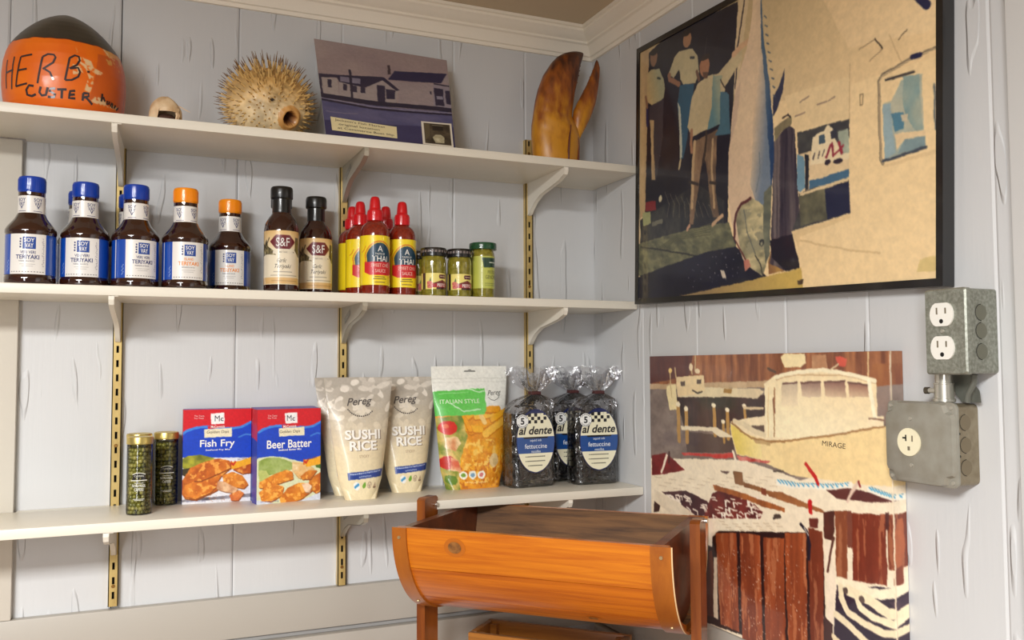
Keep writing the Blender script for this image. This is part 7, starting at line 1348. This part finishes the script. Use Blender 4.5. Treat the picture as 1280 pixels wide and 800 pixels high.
# stand-up pouches
def interp(v, tab): return float(np.interp(v, [a for a, _ in tab], [b for _, b in tab]))
def pouch(name, label, group, H, hw, T, art, H_px, material, lean, grain):
    t = thing(name, label, 'pouch', group=group)
    tt = [(0, .0008), (.05, .0010), (.12, .004), (.35, .75*T/2), (.6, T/2), (.85, T/2*1.02), (1, T/2*.86)]
    def P(u, v, side=-1, off=0):
        s = 2*u - 1; w = interp(v, hw); d = interp(v, tt)*(1 - abs(s)**2.4)**.75*(1 + .06*sin(7*u + 9*v)*sin(5*v + 3))
        if v > .9: d = max(d, interp(v, tt)*(.5 + .45*(v - .9)/.1)*(1 - abs(s)**10))
        return (s*w, side*(d + .0004 + off) + lean*(1 - v), (1 - v)*H + .0005*sin(3*u)*(v < .5))
    fp = sheet('front_film', art, 2*hw[0][1]/H, H_px, lambda u, v: P(u, v), material, t, grain=grain)
    m = MB(); nu, nv = 16, 30; vs = [P(i/nu, j/nv, 1) for j in range(nv + 1) for i in range(nu + 1)]; fs = [(j*(nu + 1) + i, j*(nu + 1) + i + 1, (j + 1)*(nu + 1) + i + 1, (j + 1)*(nu + 1) + i) for j in range(nv) for i in range(nu)]
    k0 = len(vs); vs += [P(i/nu, 1, -1) for i in range(nu + 1)]; fs += [(nv*(nu + 1) + i, nv*(nu + 1) + i + 1, k0 + i + 1, k0 + i) for i in range(nu)]
    m.add(vs, fs, mat('film_back_' + name, (206, 190, 164) if 'rice' in name else (226, 224, 214), .4)); m.build('back_film', t)
    asp = 2*hw[0][1]
    return t, fp, (lambda a, b, off=.0006: P(.5 + a/(2*interp(1 - b/H, hw)), 1 - b/H, -1, off))
rr = random.Random(12); RH, RA = .2235, .1335/.2235
ops = [('P', (222, 206, 176), [(0, 0), (RA, 0), (RA, 1), (0, 1)], {'c2': (232, 216, 178), 'grad': (0, .3, 0, .8)}), ('P', (176, 168, 156), [(0, 0), (RA, 0), (RA, .56), (0, .56)], {'c2': (222, 206, 176), 'grad': (0, .12, 0, .56)})]
for k in range(70):
    x, y = rr.random()*RA, rr.random()*.46; a = rr.uniform(-1, 1); l, w = rr.uniform(.035, .065), rr.uniform(.018, .03); c = rr.choice([(214, 206, 194), (196, 188, 176), (228, 220, 208), (184, 176, 164)]); f_ = max(0, (y - .18)/.3)
    c = tuple(int(c[i]*(1 - f_) + (222, 208, 180)[i]*f_) for i in range(3)); ops.append(('P', c, [(x + l*cos(q)*cos(a) - w*sin(q)*sin(a), y + l*cos(q)*sin(a) + w*sin(q)*cos(a)) for q in [2*pi*i/14 for i in range(14)]], {}))
ops += [('P', (34, 62, 140), [(.10, .775), (RA - .02, .755), (RA - .02, .815), (.10, .835)], {})]
for k in range(16): ops.append(('L', (190, 200, 226), .009, [(.13 + k*.026, .789 - k*.0012), (.145 + k*.026, .788 - k*.0012)]))
for k in range(7): ops.append(('L', (170, 184, 216), .008, [(.24 + k*.024, .812 - k*.001), (.254 + k*.024, .811 - k*.001)]))
ops += [('E', (236, 236, 232), (.20, .885), (.044, .036)), ('L', (70, 150, 200), .022, [(.175, .895), (.225, .872)]), ('P', (110, 160, 50), [(.28, .885), (.30, .86), (.325, .855), (.335, .88), (.315, .905), (.29, .905)], {}), ('E', (150, 130, 110), (.385, .88), (.032, .028)), ('E', (226, 206, 170), (.385, .88), (.026, .022)), ('L', (150, 130, 110), .008, [(.375, .87), (.375, .885), (.39, .892), (.398, .87)]), ('P', (170, 140, 116), [(.44, .90), (.47, .86), (.50, .90)], {'c2': (220, 196, 160), 'n': (40, 40), 'a': 1}), ('L', (120, 90, 70), .012, [(.45, .90), (.49, .90)])]
t, fp, f = pouch('rice_pouch', 'sushi rice pouch, foremost of the three, beside the beer batter', 'sushi rice pouches', RH, [(0, .0667), (.25, .0600), (.5, .0530), (.84, .0415), (1, .0300)], .040, ops, 200, print_mat('rice_film', .32, .35), .014, (.0015, .03))
def rice_text(fp, f):
    m = MB(); dk = ink((84, 78, 76)); wt = ink((246, 242, 234))
    for t_, b, w_, h_ in (('SUSHI', .1185, .068, .0175), ('RICE', .0985, .052, .0175)):
        m.text(t_, h_, ink((150, 132, 112)), lambda a, c: f(a + .0012, c - .0012, .0006), .002, b, w=w_, bold=.03); m.text(t_, h_, wt, lambda a, c: f(a, c, .0009), .001, b, w=w_, bold=.03)
    m.text('STICKY', .0052, ink((176, 150, 120)), lambda a, c: f(a, c, .0006), .002, .0790, w=.019)
    m.build('title_print', fp); m = MB()
    m.text('Pereg', .0185, dk, lambda a, c: f(a, c + .06*a, .0007), -.002, .1775, w=.046, shear=.35, bold=.012)
    arc = [(-.026 + .0, .166), (-.020, .1585), (-.010, .153), (.002, .1515), (.014, .1545), (.023, .1615)]
    for (a0, b0_), (a1, b1_) in zip(arc, arc[1:]):
        for k in range(3): q0, q1 = k/3 + .04, k/3 + .26; m.stroke([(a0 + (a1 - a0)*q0, b0_ + (b1_ - b0_)*q0), (a0 + (a1 - a0)*q1, b0_ + (b1_ - b0_)*q1)], .0024, dk, lambda a, c: f(a, c, .0006))
    m.build('logo_print', fp)
rice_text(fp, f); place(t, -.5600, -.112, ZL, radians(4)); t['label'] = 'sushi rice pouch, foremost of the three, beside the beer batter'
dup(t, 'sushi rice pouch hidden behind the foremost one, only its left edge showing', (-.5640, -.045, ZL), radians(2)); dup(t, 'sushi rice pouch beside the green labelled crumb pouch', (-.4530, -.052, ZL), radians(3))
KH, KW = .2445, .167; KA = KW/KH
ops = [('P', (236, 236, 228), [(0, 0), (KA, 0), (KA, 1), (0, 1)], {}), ('L', (206, 206, 196), .005, [(0, .105), (KA, .100)]), ('L', (214, 214, 204), .004, [(0, .135), (KA, .130)]),
    ('P', (226, 158, 40), [(0, .40), (.30, .41), (.46, .37), (.6, .40), (KA, .34), (KA, 1), (0, 1)], {'c2': (224, 140, 28), 'n': (7, 7), 'a': .9})]
fries = [(.20, .44, .42, .36, .05), (.30, .53, .60, .42, .055), (.36, .42, .52, .40, .045), (.24, .50, .40, .52, .05), (.42, .36, .58, .36, .05), (.44, .56, .64, .46, .06), (.52, .44, .66, .38, .05), (.22, .40, .30, .52, .04)]
for k, (x0, y0, x1, y1, w) in enumerate(fries): ops += [('L', (206, 120, 14), w + .012, [(x0, y0 + .006), (x1, y1 + .006)]), ('L', ((240, 176, 40), (236, 160, 30), (246, 190, 70))[k % 3], w, [(x0, y0), (x1, y1)])]
ops += [('L', (244, 206, 130), .04, [(.40, .40), (.44, .47)]), ('P', (240, 174, 48), [(.22, .60), (.40, .585), (.64, .60), (.66, .80), (KA, .98), (.12, 1), (.14, .85), (.18, .70)], {'c2': (214, 128, 22), 'n': (22, 22), 'a': 1}), ('P', (244, 196, 90), [(.22, .60), (.64, .60), (.66, .85), (.5, .96), (.16, .96)], {'c2': (228, 150, 36), 'n': (30, 30), 'a': 1, 'mask': .62}), ('P', (196, 110, 24), [(.14, .78), (.64, .74), (KA, .98), (.12, 1)], {'c2': (0, 0, 0), 'n': (40, 40), 'a': 1, 'mask': .74}), ('E', (226, 196, 140), (.535, .775), (.05, .055)), ('E', (206, 176, 120), (.55, .79), (.025, .03))]
ops += [('P', (104, 130, 40), [(0, .42), (.22, .40), (.26, .58), (.18, .76), (.14, 1), (0, 1)], {'c2': (226, 190, 110), 'n': (12, 12), 'a': 1}), ('E', (206, 44, 30), (.09, .50), (.08, .055)), ('E', (226, 110, 70), (.07, .485), (.03, .015)), ('P', (236, 210, 160), [(.06, .58), (.16, .57), (.2, .63), (.14, .69), (.05, .66)], {'c2': (206, 130, 80), 'n': (16, 16), 'a': .9}), ('E', (190, 40, 26), (.06, .78), (.07, .055)), ('P', (236, 200, 150), [(.09, .74), (.16, .76), (.18, .86), (.08, .84)], {'c2': (206, 90, 60), 'n': (14, 14), 'a': .9}), ('E', (96, 130, 40), (.07, .92), (.06, .04))]
ops += [('P', (86, 190, 76), [(0, .205), (.46, .185), (.462, .37), (.44, .405), (0, .405)], {'c2': (110, 206, 96), 'grad': (0, .2, .4, .4)}), ('L', (226, 246, 220), .008, [(.30, .19), (.40, .215), (.45, .205)]), ('L', (206, 240, 200), .01, [(.14, .31), (.24, .375), (.40, .36)]), ('L', (160, 226, 150), .005, [(.04, .225), (.3, .215)])]
for x, c in ((.20, (120, 160, 60)), (.30, (120, 160, 190)), (.40, (206, 120, 120))): ops += [('E', (240, 238, 226), (x, .885), (.042, .034)), ('E', c, (x, .885), (.022, .018))]
for k in range(12): ops.append(('L', (250, 230, 170), .006, [(.22 + k*.02, .945), (.23 + k*.02, .945)]))
t, fp, f = pouch('crumb_pouch', 'white topped crumb pouch with green panel and fries picture', None, KH, [(0, .0835), (.12, .0830), (.5, .0755), (.85, .0690), (1, .0580)], .042, ops, 200, print_mat('crumb_film', .3, .45), .018, (.004, .05))
m = MB(); m.text('ITALIAN STYLE', .0085, ink((226, 244, 214)), lambda a, c: f(a, c, .0006), -.0270, .1735, w=.083); m.build('title_print', fp); m = MB(); m.text('Pereg', .0135, ink((60, 60, 56)), lambda a, c: f(a, c + .08*(a - .05), .0006), .0510, .1885, w=.030, shear=.35)
m.stroke([(.036, .181), (.042, .1755), (.050, .174), (.058, .1775), (.062, .182)], .0012, ink((90, 90, 86)), lambda a, c: f(a, c, .0006)); m.build('logo_print', fp)
m = MB(); hang = [(-.0135, .2335), (-.011, .2325), (.011, .2325), (.0135, .2335), (.011, .2358), (.004, .2360), (.002, .2378), (-.002, .2378), (-.004, .2360), (-.011, .2358)]; m.flat(hang, mat('hang_hole', (140, 140, 134), .7), lambda a, b: f(a, b, .0005)); m.build('hang_hole', fp)
place(t, -.3170, -.062, ZL, radians(2))
# cellophane bags of black noodles
M_FILM = clear_mat('cellophane', (246, 246, 248), .12, .06, .9); M_NOOD = mat('black_noodles', (66, 63, 61), .5, var=((112, 108, 104), 40, (1, 1, 1), .8))
def pasta(label, neck=(0, 0), seed=1):
    t = thing('pasta_bag', label, 'bag', group='bags of black noodles'); w, d, H = .100, .056, .172; rr = random.Random(seed); m = MB()
    for k in range(105):
        c = Vector((rr.uniform(-.034, .034), rr.choice([-1, -1, 1, 0])*rr.uniform(.006, .0175), rr.uniform(.012, H - .030))); a = rr.uniform(0, 6.3); b = rr.uniform(-1, 1); R_ = rr.uniform(.008, .018); pts = []
        for i in range(11):
            q = a + i*.52; p = c + Vector((R_*cos(q)*1.15, R_*.45*sin(q*.9 + b)*1.0, R_*sin(q)*.95 + b*.004*i)); p.x = max(-w/2 + .006, min(w/2 - .006, p.x)); p.y = max(-d/2 + .004, min(d/2 - .004, p.y)); p.z = max(.004, min(H - .010, p.z)); pts.append(p)
        wv = Vector((rr.uniform(-.4, .4), 1, rr.uniform(-.8, .8))).normalized()*.0034; vs = []
        for p in pts: vs += [p + wv, p - wv]
        m.add(vs, [(2*i, 2*i + 1, 2*i + 3, 2*i + 2) for i in range(10)], M_NOOD)
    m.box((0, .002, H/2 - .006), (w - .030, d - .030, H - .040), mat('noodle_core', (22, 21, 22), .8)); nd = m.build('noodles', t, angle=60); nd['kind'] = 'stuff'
    m = MB(); n = 64; vs = []; fs = []; rings = [(0.0, .93, .9, 0), (.003, 1, 1, 0), (.05, 1.0, 1.03, 0), (.11, .99, 1.02, 0), (.150, .98, .97, 0), (.164, .93, .88, .08), (.174, .76, .72, .16), (.182, .42, .44, .25), (.187, .19, .22, .2), (.191, .19, .22, .2), (.198, .36, .34, .3), (.208, .56, .44, .35), (.222, .72, .50, .4), (.236, .82, .56, .4)]
    for j, (z, sx, sy, wr) in enumerate(rings):
        for k in range(n):
            a = 2*pi*k/n; e = 5; x = abs(cos(a))**(2/e)*(1 if cos(a) > 0 else -1)*w/2; y = abs(sin(a))**(2/e)*(1 if sin(a) > 0 else -1)*d/2
            f_ = 1 + wr*sin(9*a + 1.3*j*.2 + seed)*.5 + wr*.6*sin(17*a + seed*2); tpr = max(0, (z - .15)/.037); off = min(1, tpr)
            if z > .19: f_ += wr*.5*sin(5*a + seed)
            wob = .0009*sin(11*a + j)*(wr < .1)
            vs.append((x*sx*f_ + wob + neck[0]*off, y*sy*f_ + wob + neck[1]*off, z + (.010*sin(7*a + seed)*(z - .2)/.04 if z > .2 else 0)))
    for j in range(len(rings) - 1):
        for k in range(n): fs.append((j*n + k, j*n + (k + 1) % n, (j + 1)*n + (k + 1) % n, (j + 1)*n + k))
    fs.append(tuple(range(n - 1, -1, -1))); m.add(vs, fs, M_FILM); m.build('wrapper', t, angle=25)
    m = MB(); m.box((neck[0], neck[1], .189), (.0225, .016, .0072), mat('bag_clip', (74, 34, 34), .45), bev=.001); m.build('clip', t)
    m = MB(); yb = -d/2 - .0016; a_, b_, zc = .0430, .0625, .0930; q = lambda s, k=48: [(a_*s*cos(2*pi*i/k), b_*s*sin(2*pi*i/k)*(1 + (.0)) ) for i in range(k)]
    F_ = lambda e: (lambda a, b: (a + .002, yb - e, zc + b)); NV, CR, BL = ink((28, 38, 86), .35), ink((236, 230, 200), .35), ink((22, 72, 140), .35); BK = ink((24, 24, 30), .35)
    m.flat([(a*1.035, b*1.03) for a, b in q(1)], NV, F_(0)); lab_ov = q(1)
    clip = lambda y0, y1: [(a, b) for a, b in [(a_*sqrt(max(0, 1 - (yy/b_)**2))*sd, yy) for sd, seq in ((1, [y0 + (y1 - y0)*i/10 for i in range(11)]), (-1, [y1 - (y1 - y0)*i/10 for i in range(11)])) for yy in seq]]
    m.flat(clip(-.0624, -.0245), CR, F_(.0003)); m.flat(clip(-.0245, .0085), BL, F_(.0003)); m.flat(clip(.0085, .0520), CR, F_(.0003)); m.flat(clip(.0520, .0615), NV, F_(.0004))
    for r_ in range(3):
        for c_ in range(8):
            x0, y0 = -.0180 + c_*.0072 - .004*0, .0355 + r_*.0068
            if (r_ + c_) % 2 == 0 and (x0 + .0072)**2/a_**2 + (y0 + .0068)**2/b_**2 < .97: m.flat([(x0, y0), (x0 + .0068, y0), (x0 + .0068, y0 + .0066), (x0, y0 + .0066)], BK, F_(.0006))
            elif r_ == 2 and (x0 + .0072)**2/a_**2 + (y0 + .0068)**2/b_**2 < 1: m.flat([(x0, y0), (x0 + .0068, y0), (x0 + .0068, y0 + .0066), (x0, y0 + .0066)], CR, F_(.0006))
    m.flat([(-.029, .0085), (.029, .0085), (.027, .0050), (-.027, .0050)], BK, F_(.0006)); lbo = m.build('label', t)
    m = MB(); f = F_(.0009); m.text('al dente', .0165, BK, f, 0, .0215, w=.076, shear=.25, bold=.025); m.text('squid ink', .0062, ink((226, 234, 240)), f, 0, .0010, w=.027); m.text('fettuccine', .0095, ink((240, 244, 246)), f, 0, -.0100, w=.051, bold=.0); m.text('noodles', .0055, ink((226, 234, 240)), f, 0, -.0205, w=.021)
    for yy, ww in ((-.0310, .040), (-.0400, .040), (-.0490, .028)):
        m.cyl((.002 - ww/2 - .003, yb - .0012, zc + yy), (.002 - ww/2 - .003, yb - .0008, zc + yy), .0011, .0011, BK, 8)
        k = 0
        while k*.0042 < ww: m.flat([(-ww/2 + k*.0042, yy - .001), (-ww/2 + k*.0042 + .0032, yy - .001), (-ww/2 + k*.0042 + .0032, yy + .001), (-ww/2 + k*.0042, yy + .001)], ink((70, 66, 56)), f); k += 1
    m.flat([(-.031 + .0142*cos(2*pi*i/32), .0405 + .0142*sin(2*pi*i/32)) for i in range(32)], BK, F_(.0009)); m.flat([(-.031 + .0134*cos(2*pi*i/32), .0405 + .0134*sin(2*pi*i/32)) for i in range(32)], ink((240, 240, 236), .35), F_(.0011)); m.text('5', .0135, BK, F_(.0014), -.031, .0405, w=.0085, bold=.03)
    for k in range(20):
        a = 2*pi*k/20
        if abs(sin(a)) > .45: m.flat([(-.031 + .0112*cos(a + s)+r*cos(a), .0405 + .0112*sin(a + s)+r*sin(a)) for s, r in ((-.09, -.0008), (.09, -.0008), (.09, .0008), (-.09, .0008))], BK, F_(.0014))
    m.build('label_print', lbo); return t
p0 = pasta('cellophane bag of black noodles with oval label, nearest the corner', (.016, 0), 1); place(p0, -.0635, -.0990, ZL, radians(-2))
p1 = dup(p0, 'cellophane bag of black noodles with oval label, beside the crumb pouch', (-.2045, -.0845, ZL), radians(4)); p2 = dup(p0, 'cellophane bag of black noodles tucked behind the other two bags', (-.0870, -.0290, ZL + .0), radians(0))
# ================================================================== half barrel planter in the corner
OR_, OR2 = (196, 104, 18), (158, 66, 10)
M_STAVE = [wood_mat('orange_stave_%d' % k, c, c2, .33, .3, (4, 110, 110)) for k, (c, c2) in enumerate((((210, 122, 22), (178, 88, 14)), ((202, 110, 18), (168, 80, 12)), ((192, 100, 16), (154, 70, 10))))]
M_WIN = wood_mat('weathered_inside', (122, 84, 48), (74, 48, 28), .7, 0, (6, 70, 70)); M_HOOP = wood_mat('hoop_wood', (172, 98, 24), (146, 76, 16), .35, .3, (20, 8, 8)); M_POST = wood_mat('post_wood', (150, 80, 18), (112, 52, 10), .35, .35, (30, 30, 4)); M_ENDW = wood_mat('end_wood', (112, 52, 18), (80, 34, 12), .4, .2, (4, 30, 30))
ZR = 1.2385; FLx, FLy = -.5570, -.3175
pl = thing('barrel_planter', 'orange varnished half barrel planter slung between two posts', 'planter', (FLx, FLy, 0), atan2(-.72, .694)); PLn, VC, RV, RD, TW = .4635, .1435, .1435, .1555, .011
def arc(th, r): return (VC - (RV - r)*cos(th), ZR - (RD - r)*sin(th))
NS = 7
for k in range(NS):
    g = .004; t0, t1 = k*pi/NS + (g if k else 0), (k + 1)*pi/NS - (g if k < NS - 1 else 0); n = 7; m = MB()
    ot = [arc(t0 + (t1 - t0)*i/n, 0) for i in range(n + 1)]; inn = [arc(t0 + (t1 - t0)*i/n, TW) for i in range(n + 1)]; vs = []
    for u in (.006, PLn - .006):
        vs += [(u, a, b) for a, b in ot] + [(u, a, b) for a, b in inn]
    N1 = n + 1; fo = [(i, i + 1, 2*N1 + i + 1, 2*N1 + i) for i in range(n)]; fi = [(N1 + i, N1 + i + 1, 3*N1 + i + 1, 3*N1 + i) for i in range(n)]
    ms = M_STAVE[k % 3]; m.add(vs, fo + [(0, N1, 3*N1, 2*N1), (n, N1 + n, 3*N1 + n, 2*N1 + n)] + [(i, i + 1, N1 + i + 1, N1 + i) for i in range(n)] + [(2*N1 + i, 2*N1 + i + 1, 3*N1 + i + 1, 3*N1 + i) for i in range(n)], ms); m.add(vs, fi, M_WIN); sv = m.build('stave', pl, angle=30)
    if k in (0, 2):
        m = MB()
        for uu, th, ru, rt_ in (((.112, .17, .019, .10),) if k == 0 else ((.322, 1.02, .013, .05),)):
            P_ = [(uu + ru*r*cos(2*pi*i/20), arc(th + rt_*r*sin(2*pi*i/20), -.0006)) for r in (1, .5) for i in range(20)]
            m.add([(u_, p[0], p[1]) for u_, p in P_[:20]], [tuple(range(20))], mat('knot_rim', (180, 98, 22), .4)); m.add([(u_, *arc(0, 0)) if False else (u_, p[0], p[1] ) for u_, p in [(uu + ru*.62*cos(2*pi*i/20), arc(th + rt_*.62*sin(2*pi*i/20), -.0012)) for i in range(20)]], [tuple(range(20))], mat('knot_heart', (150, 98, 44), .5, var=((96, 58, 26), 120, (1, 1, 1), .9)))
        m.build('knot', sv)
for u0, u1 in ((0.0, .026), (PLn - .033, PLn)):
    m = MB(); n = 40; vs = []
    for i in range(n + 1):
        th = pi*i/n; a0, b0_ = arc(th, -.0035); a1, b1_ = arc(th, .0002); vs += [(u0, a0, b0_), (u1, a0, b0_), (u1, a1, b1_), (u0, a1, b1_)]
    fs = []
    for i in range(n):
        for q in range(4): fs.append((4*i + q, 4*i + (q + 1) % 4, 4*i + 4 + (q + 1) % 4, 4*i + 4 + q))
    fs += [(0, 1, 2, 3), (4*n + 3, 4*n + 2, 4*n + 1, 4*n)]; m.add(vs, fs, M_HOOP); hp = m.build('hoop', pl)
    if u0 > .1:
        m = MB(); vs = []
        for i in range(n + 1): a0, b0_ = arc(pi*i/n, -.0037); a1, b1_ = arc(pi*i/n, -.0015); vs += [(PLn - .0015, a0, b0_), (PLn + .0004, a0, b0_)]
        m.add(vs, [(2*i, 2*i + 1, 2*i + 3, 2*i + 2) for i in range(n)], mat('bare_wood_edge', (226, 196, 150), .6)); m.build('bare_edge', hp)
    for th in (.10, 1.0):
        m = MB(); a, b = arc(th, -.0035); a2, b2 = arc(th, -.0052); uu = (u0 + u1)/2; m.cyl((uu, a, b), (uu, a2, b2), .0030, .0026, mat('nail_head', (176, 150, 110), .4, .5), 10); m.build('nail', pl)
for u0 in (.012, PLn - .030):
    m = MB(); n = 30; pts = [arc(pi*i/n, TW) for i in range(n + 1)]; m.prism(pts, .015, M_ENDW, lambda a, b, c: (u0 + c, a, b)); m.build('end_panel', pl)
for u0, zt in ((-.0195, 1.2680), (PLn + .0015, 1.2570)):
    m = MB(); z0 = 0; w0, w1 = .1185, .1685
    m.prism([(w0, z0), (w1, z0), (w1, zt - .004), (w1 - .006, zt), (w0 + .006, zt), (w0, zt - .004)], .016, M_POST, lambda a, b, c: (u0 + c, a, b)); m.build('post', pl)
    m = MB(); m.box((u0 + .008, .1435, .02), (.045, .27, .04), M_POST, bev=.003); m.build('foot', pl)
    m = MB(); uu = u0 + .016 if u0 < 0 else u0; m.cyl((u0 - .003, .1600, 1.252), (u0 + .0205, .1600, 1.252), .0036, .0036, mat('bolt', (206, 200, 190), .3, .8), 12); m.build('pivot_bolt', pl)
m = MB(); m.box((PLn/2, .1435, .16), (PLn - .004 + .004, .03, .05), M_POST, bev=.002); m.build('stretcher', pl)
# slatted wooden crate on the floor below it
cr = thing('wooden_crate', 'brown slatted wooden crate standing below the barrel planter', 'crate', (-.344, -.104, 0), atan2(-.72, .694)); CL, CWd, CHt = .30, .105, .985
M_CR = wood_mat('crate_wood', (176, 112, 40), (132, 78, 24), .4, .3, (3, 40, 40))
for s in (0, 1):
    for k in range(9): m = MB(); m.box((CL/2, s*CWd + (.006 if s == 0 else -.006), CHt - .045 - k*.108), (CL, .012, .09), M_CR, bev=.002); m.build('slat', cr)
    for k in range(9): m = MB(); m.box((.006 + s*(CL - .012), CWd/2, CHt - .045 - k*.108), (.012, CWd - .026, .09), M_CR, bev=.002); m.build('slat', cr)
for a in (.019, CL - .019):
    for b in (.019, CWd - .019): m = MB(); m.box((a, b, (CHt - .004)/2), (.014, .014, CHt - .004), M_CR); m.build('corner_post', cr)
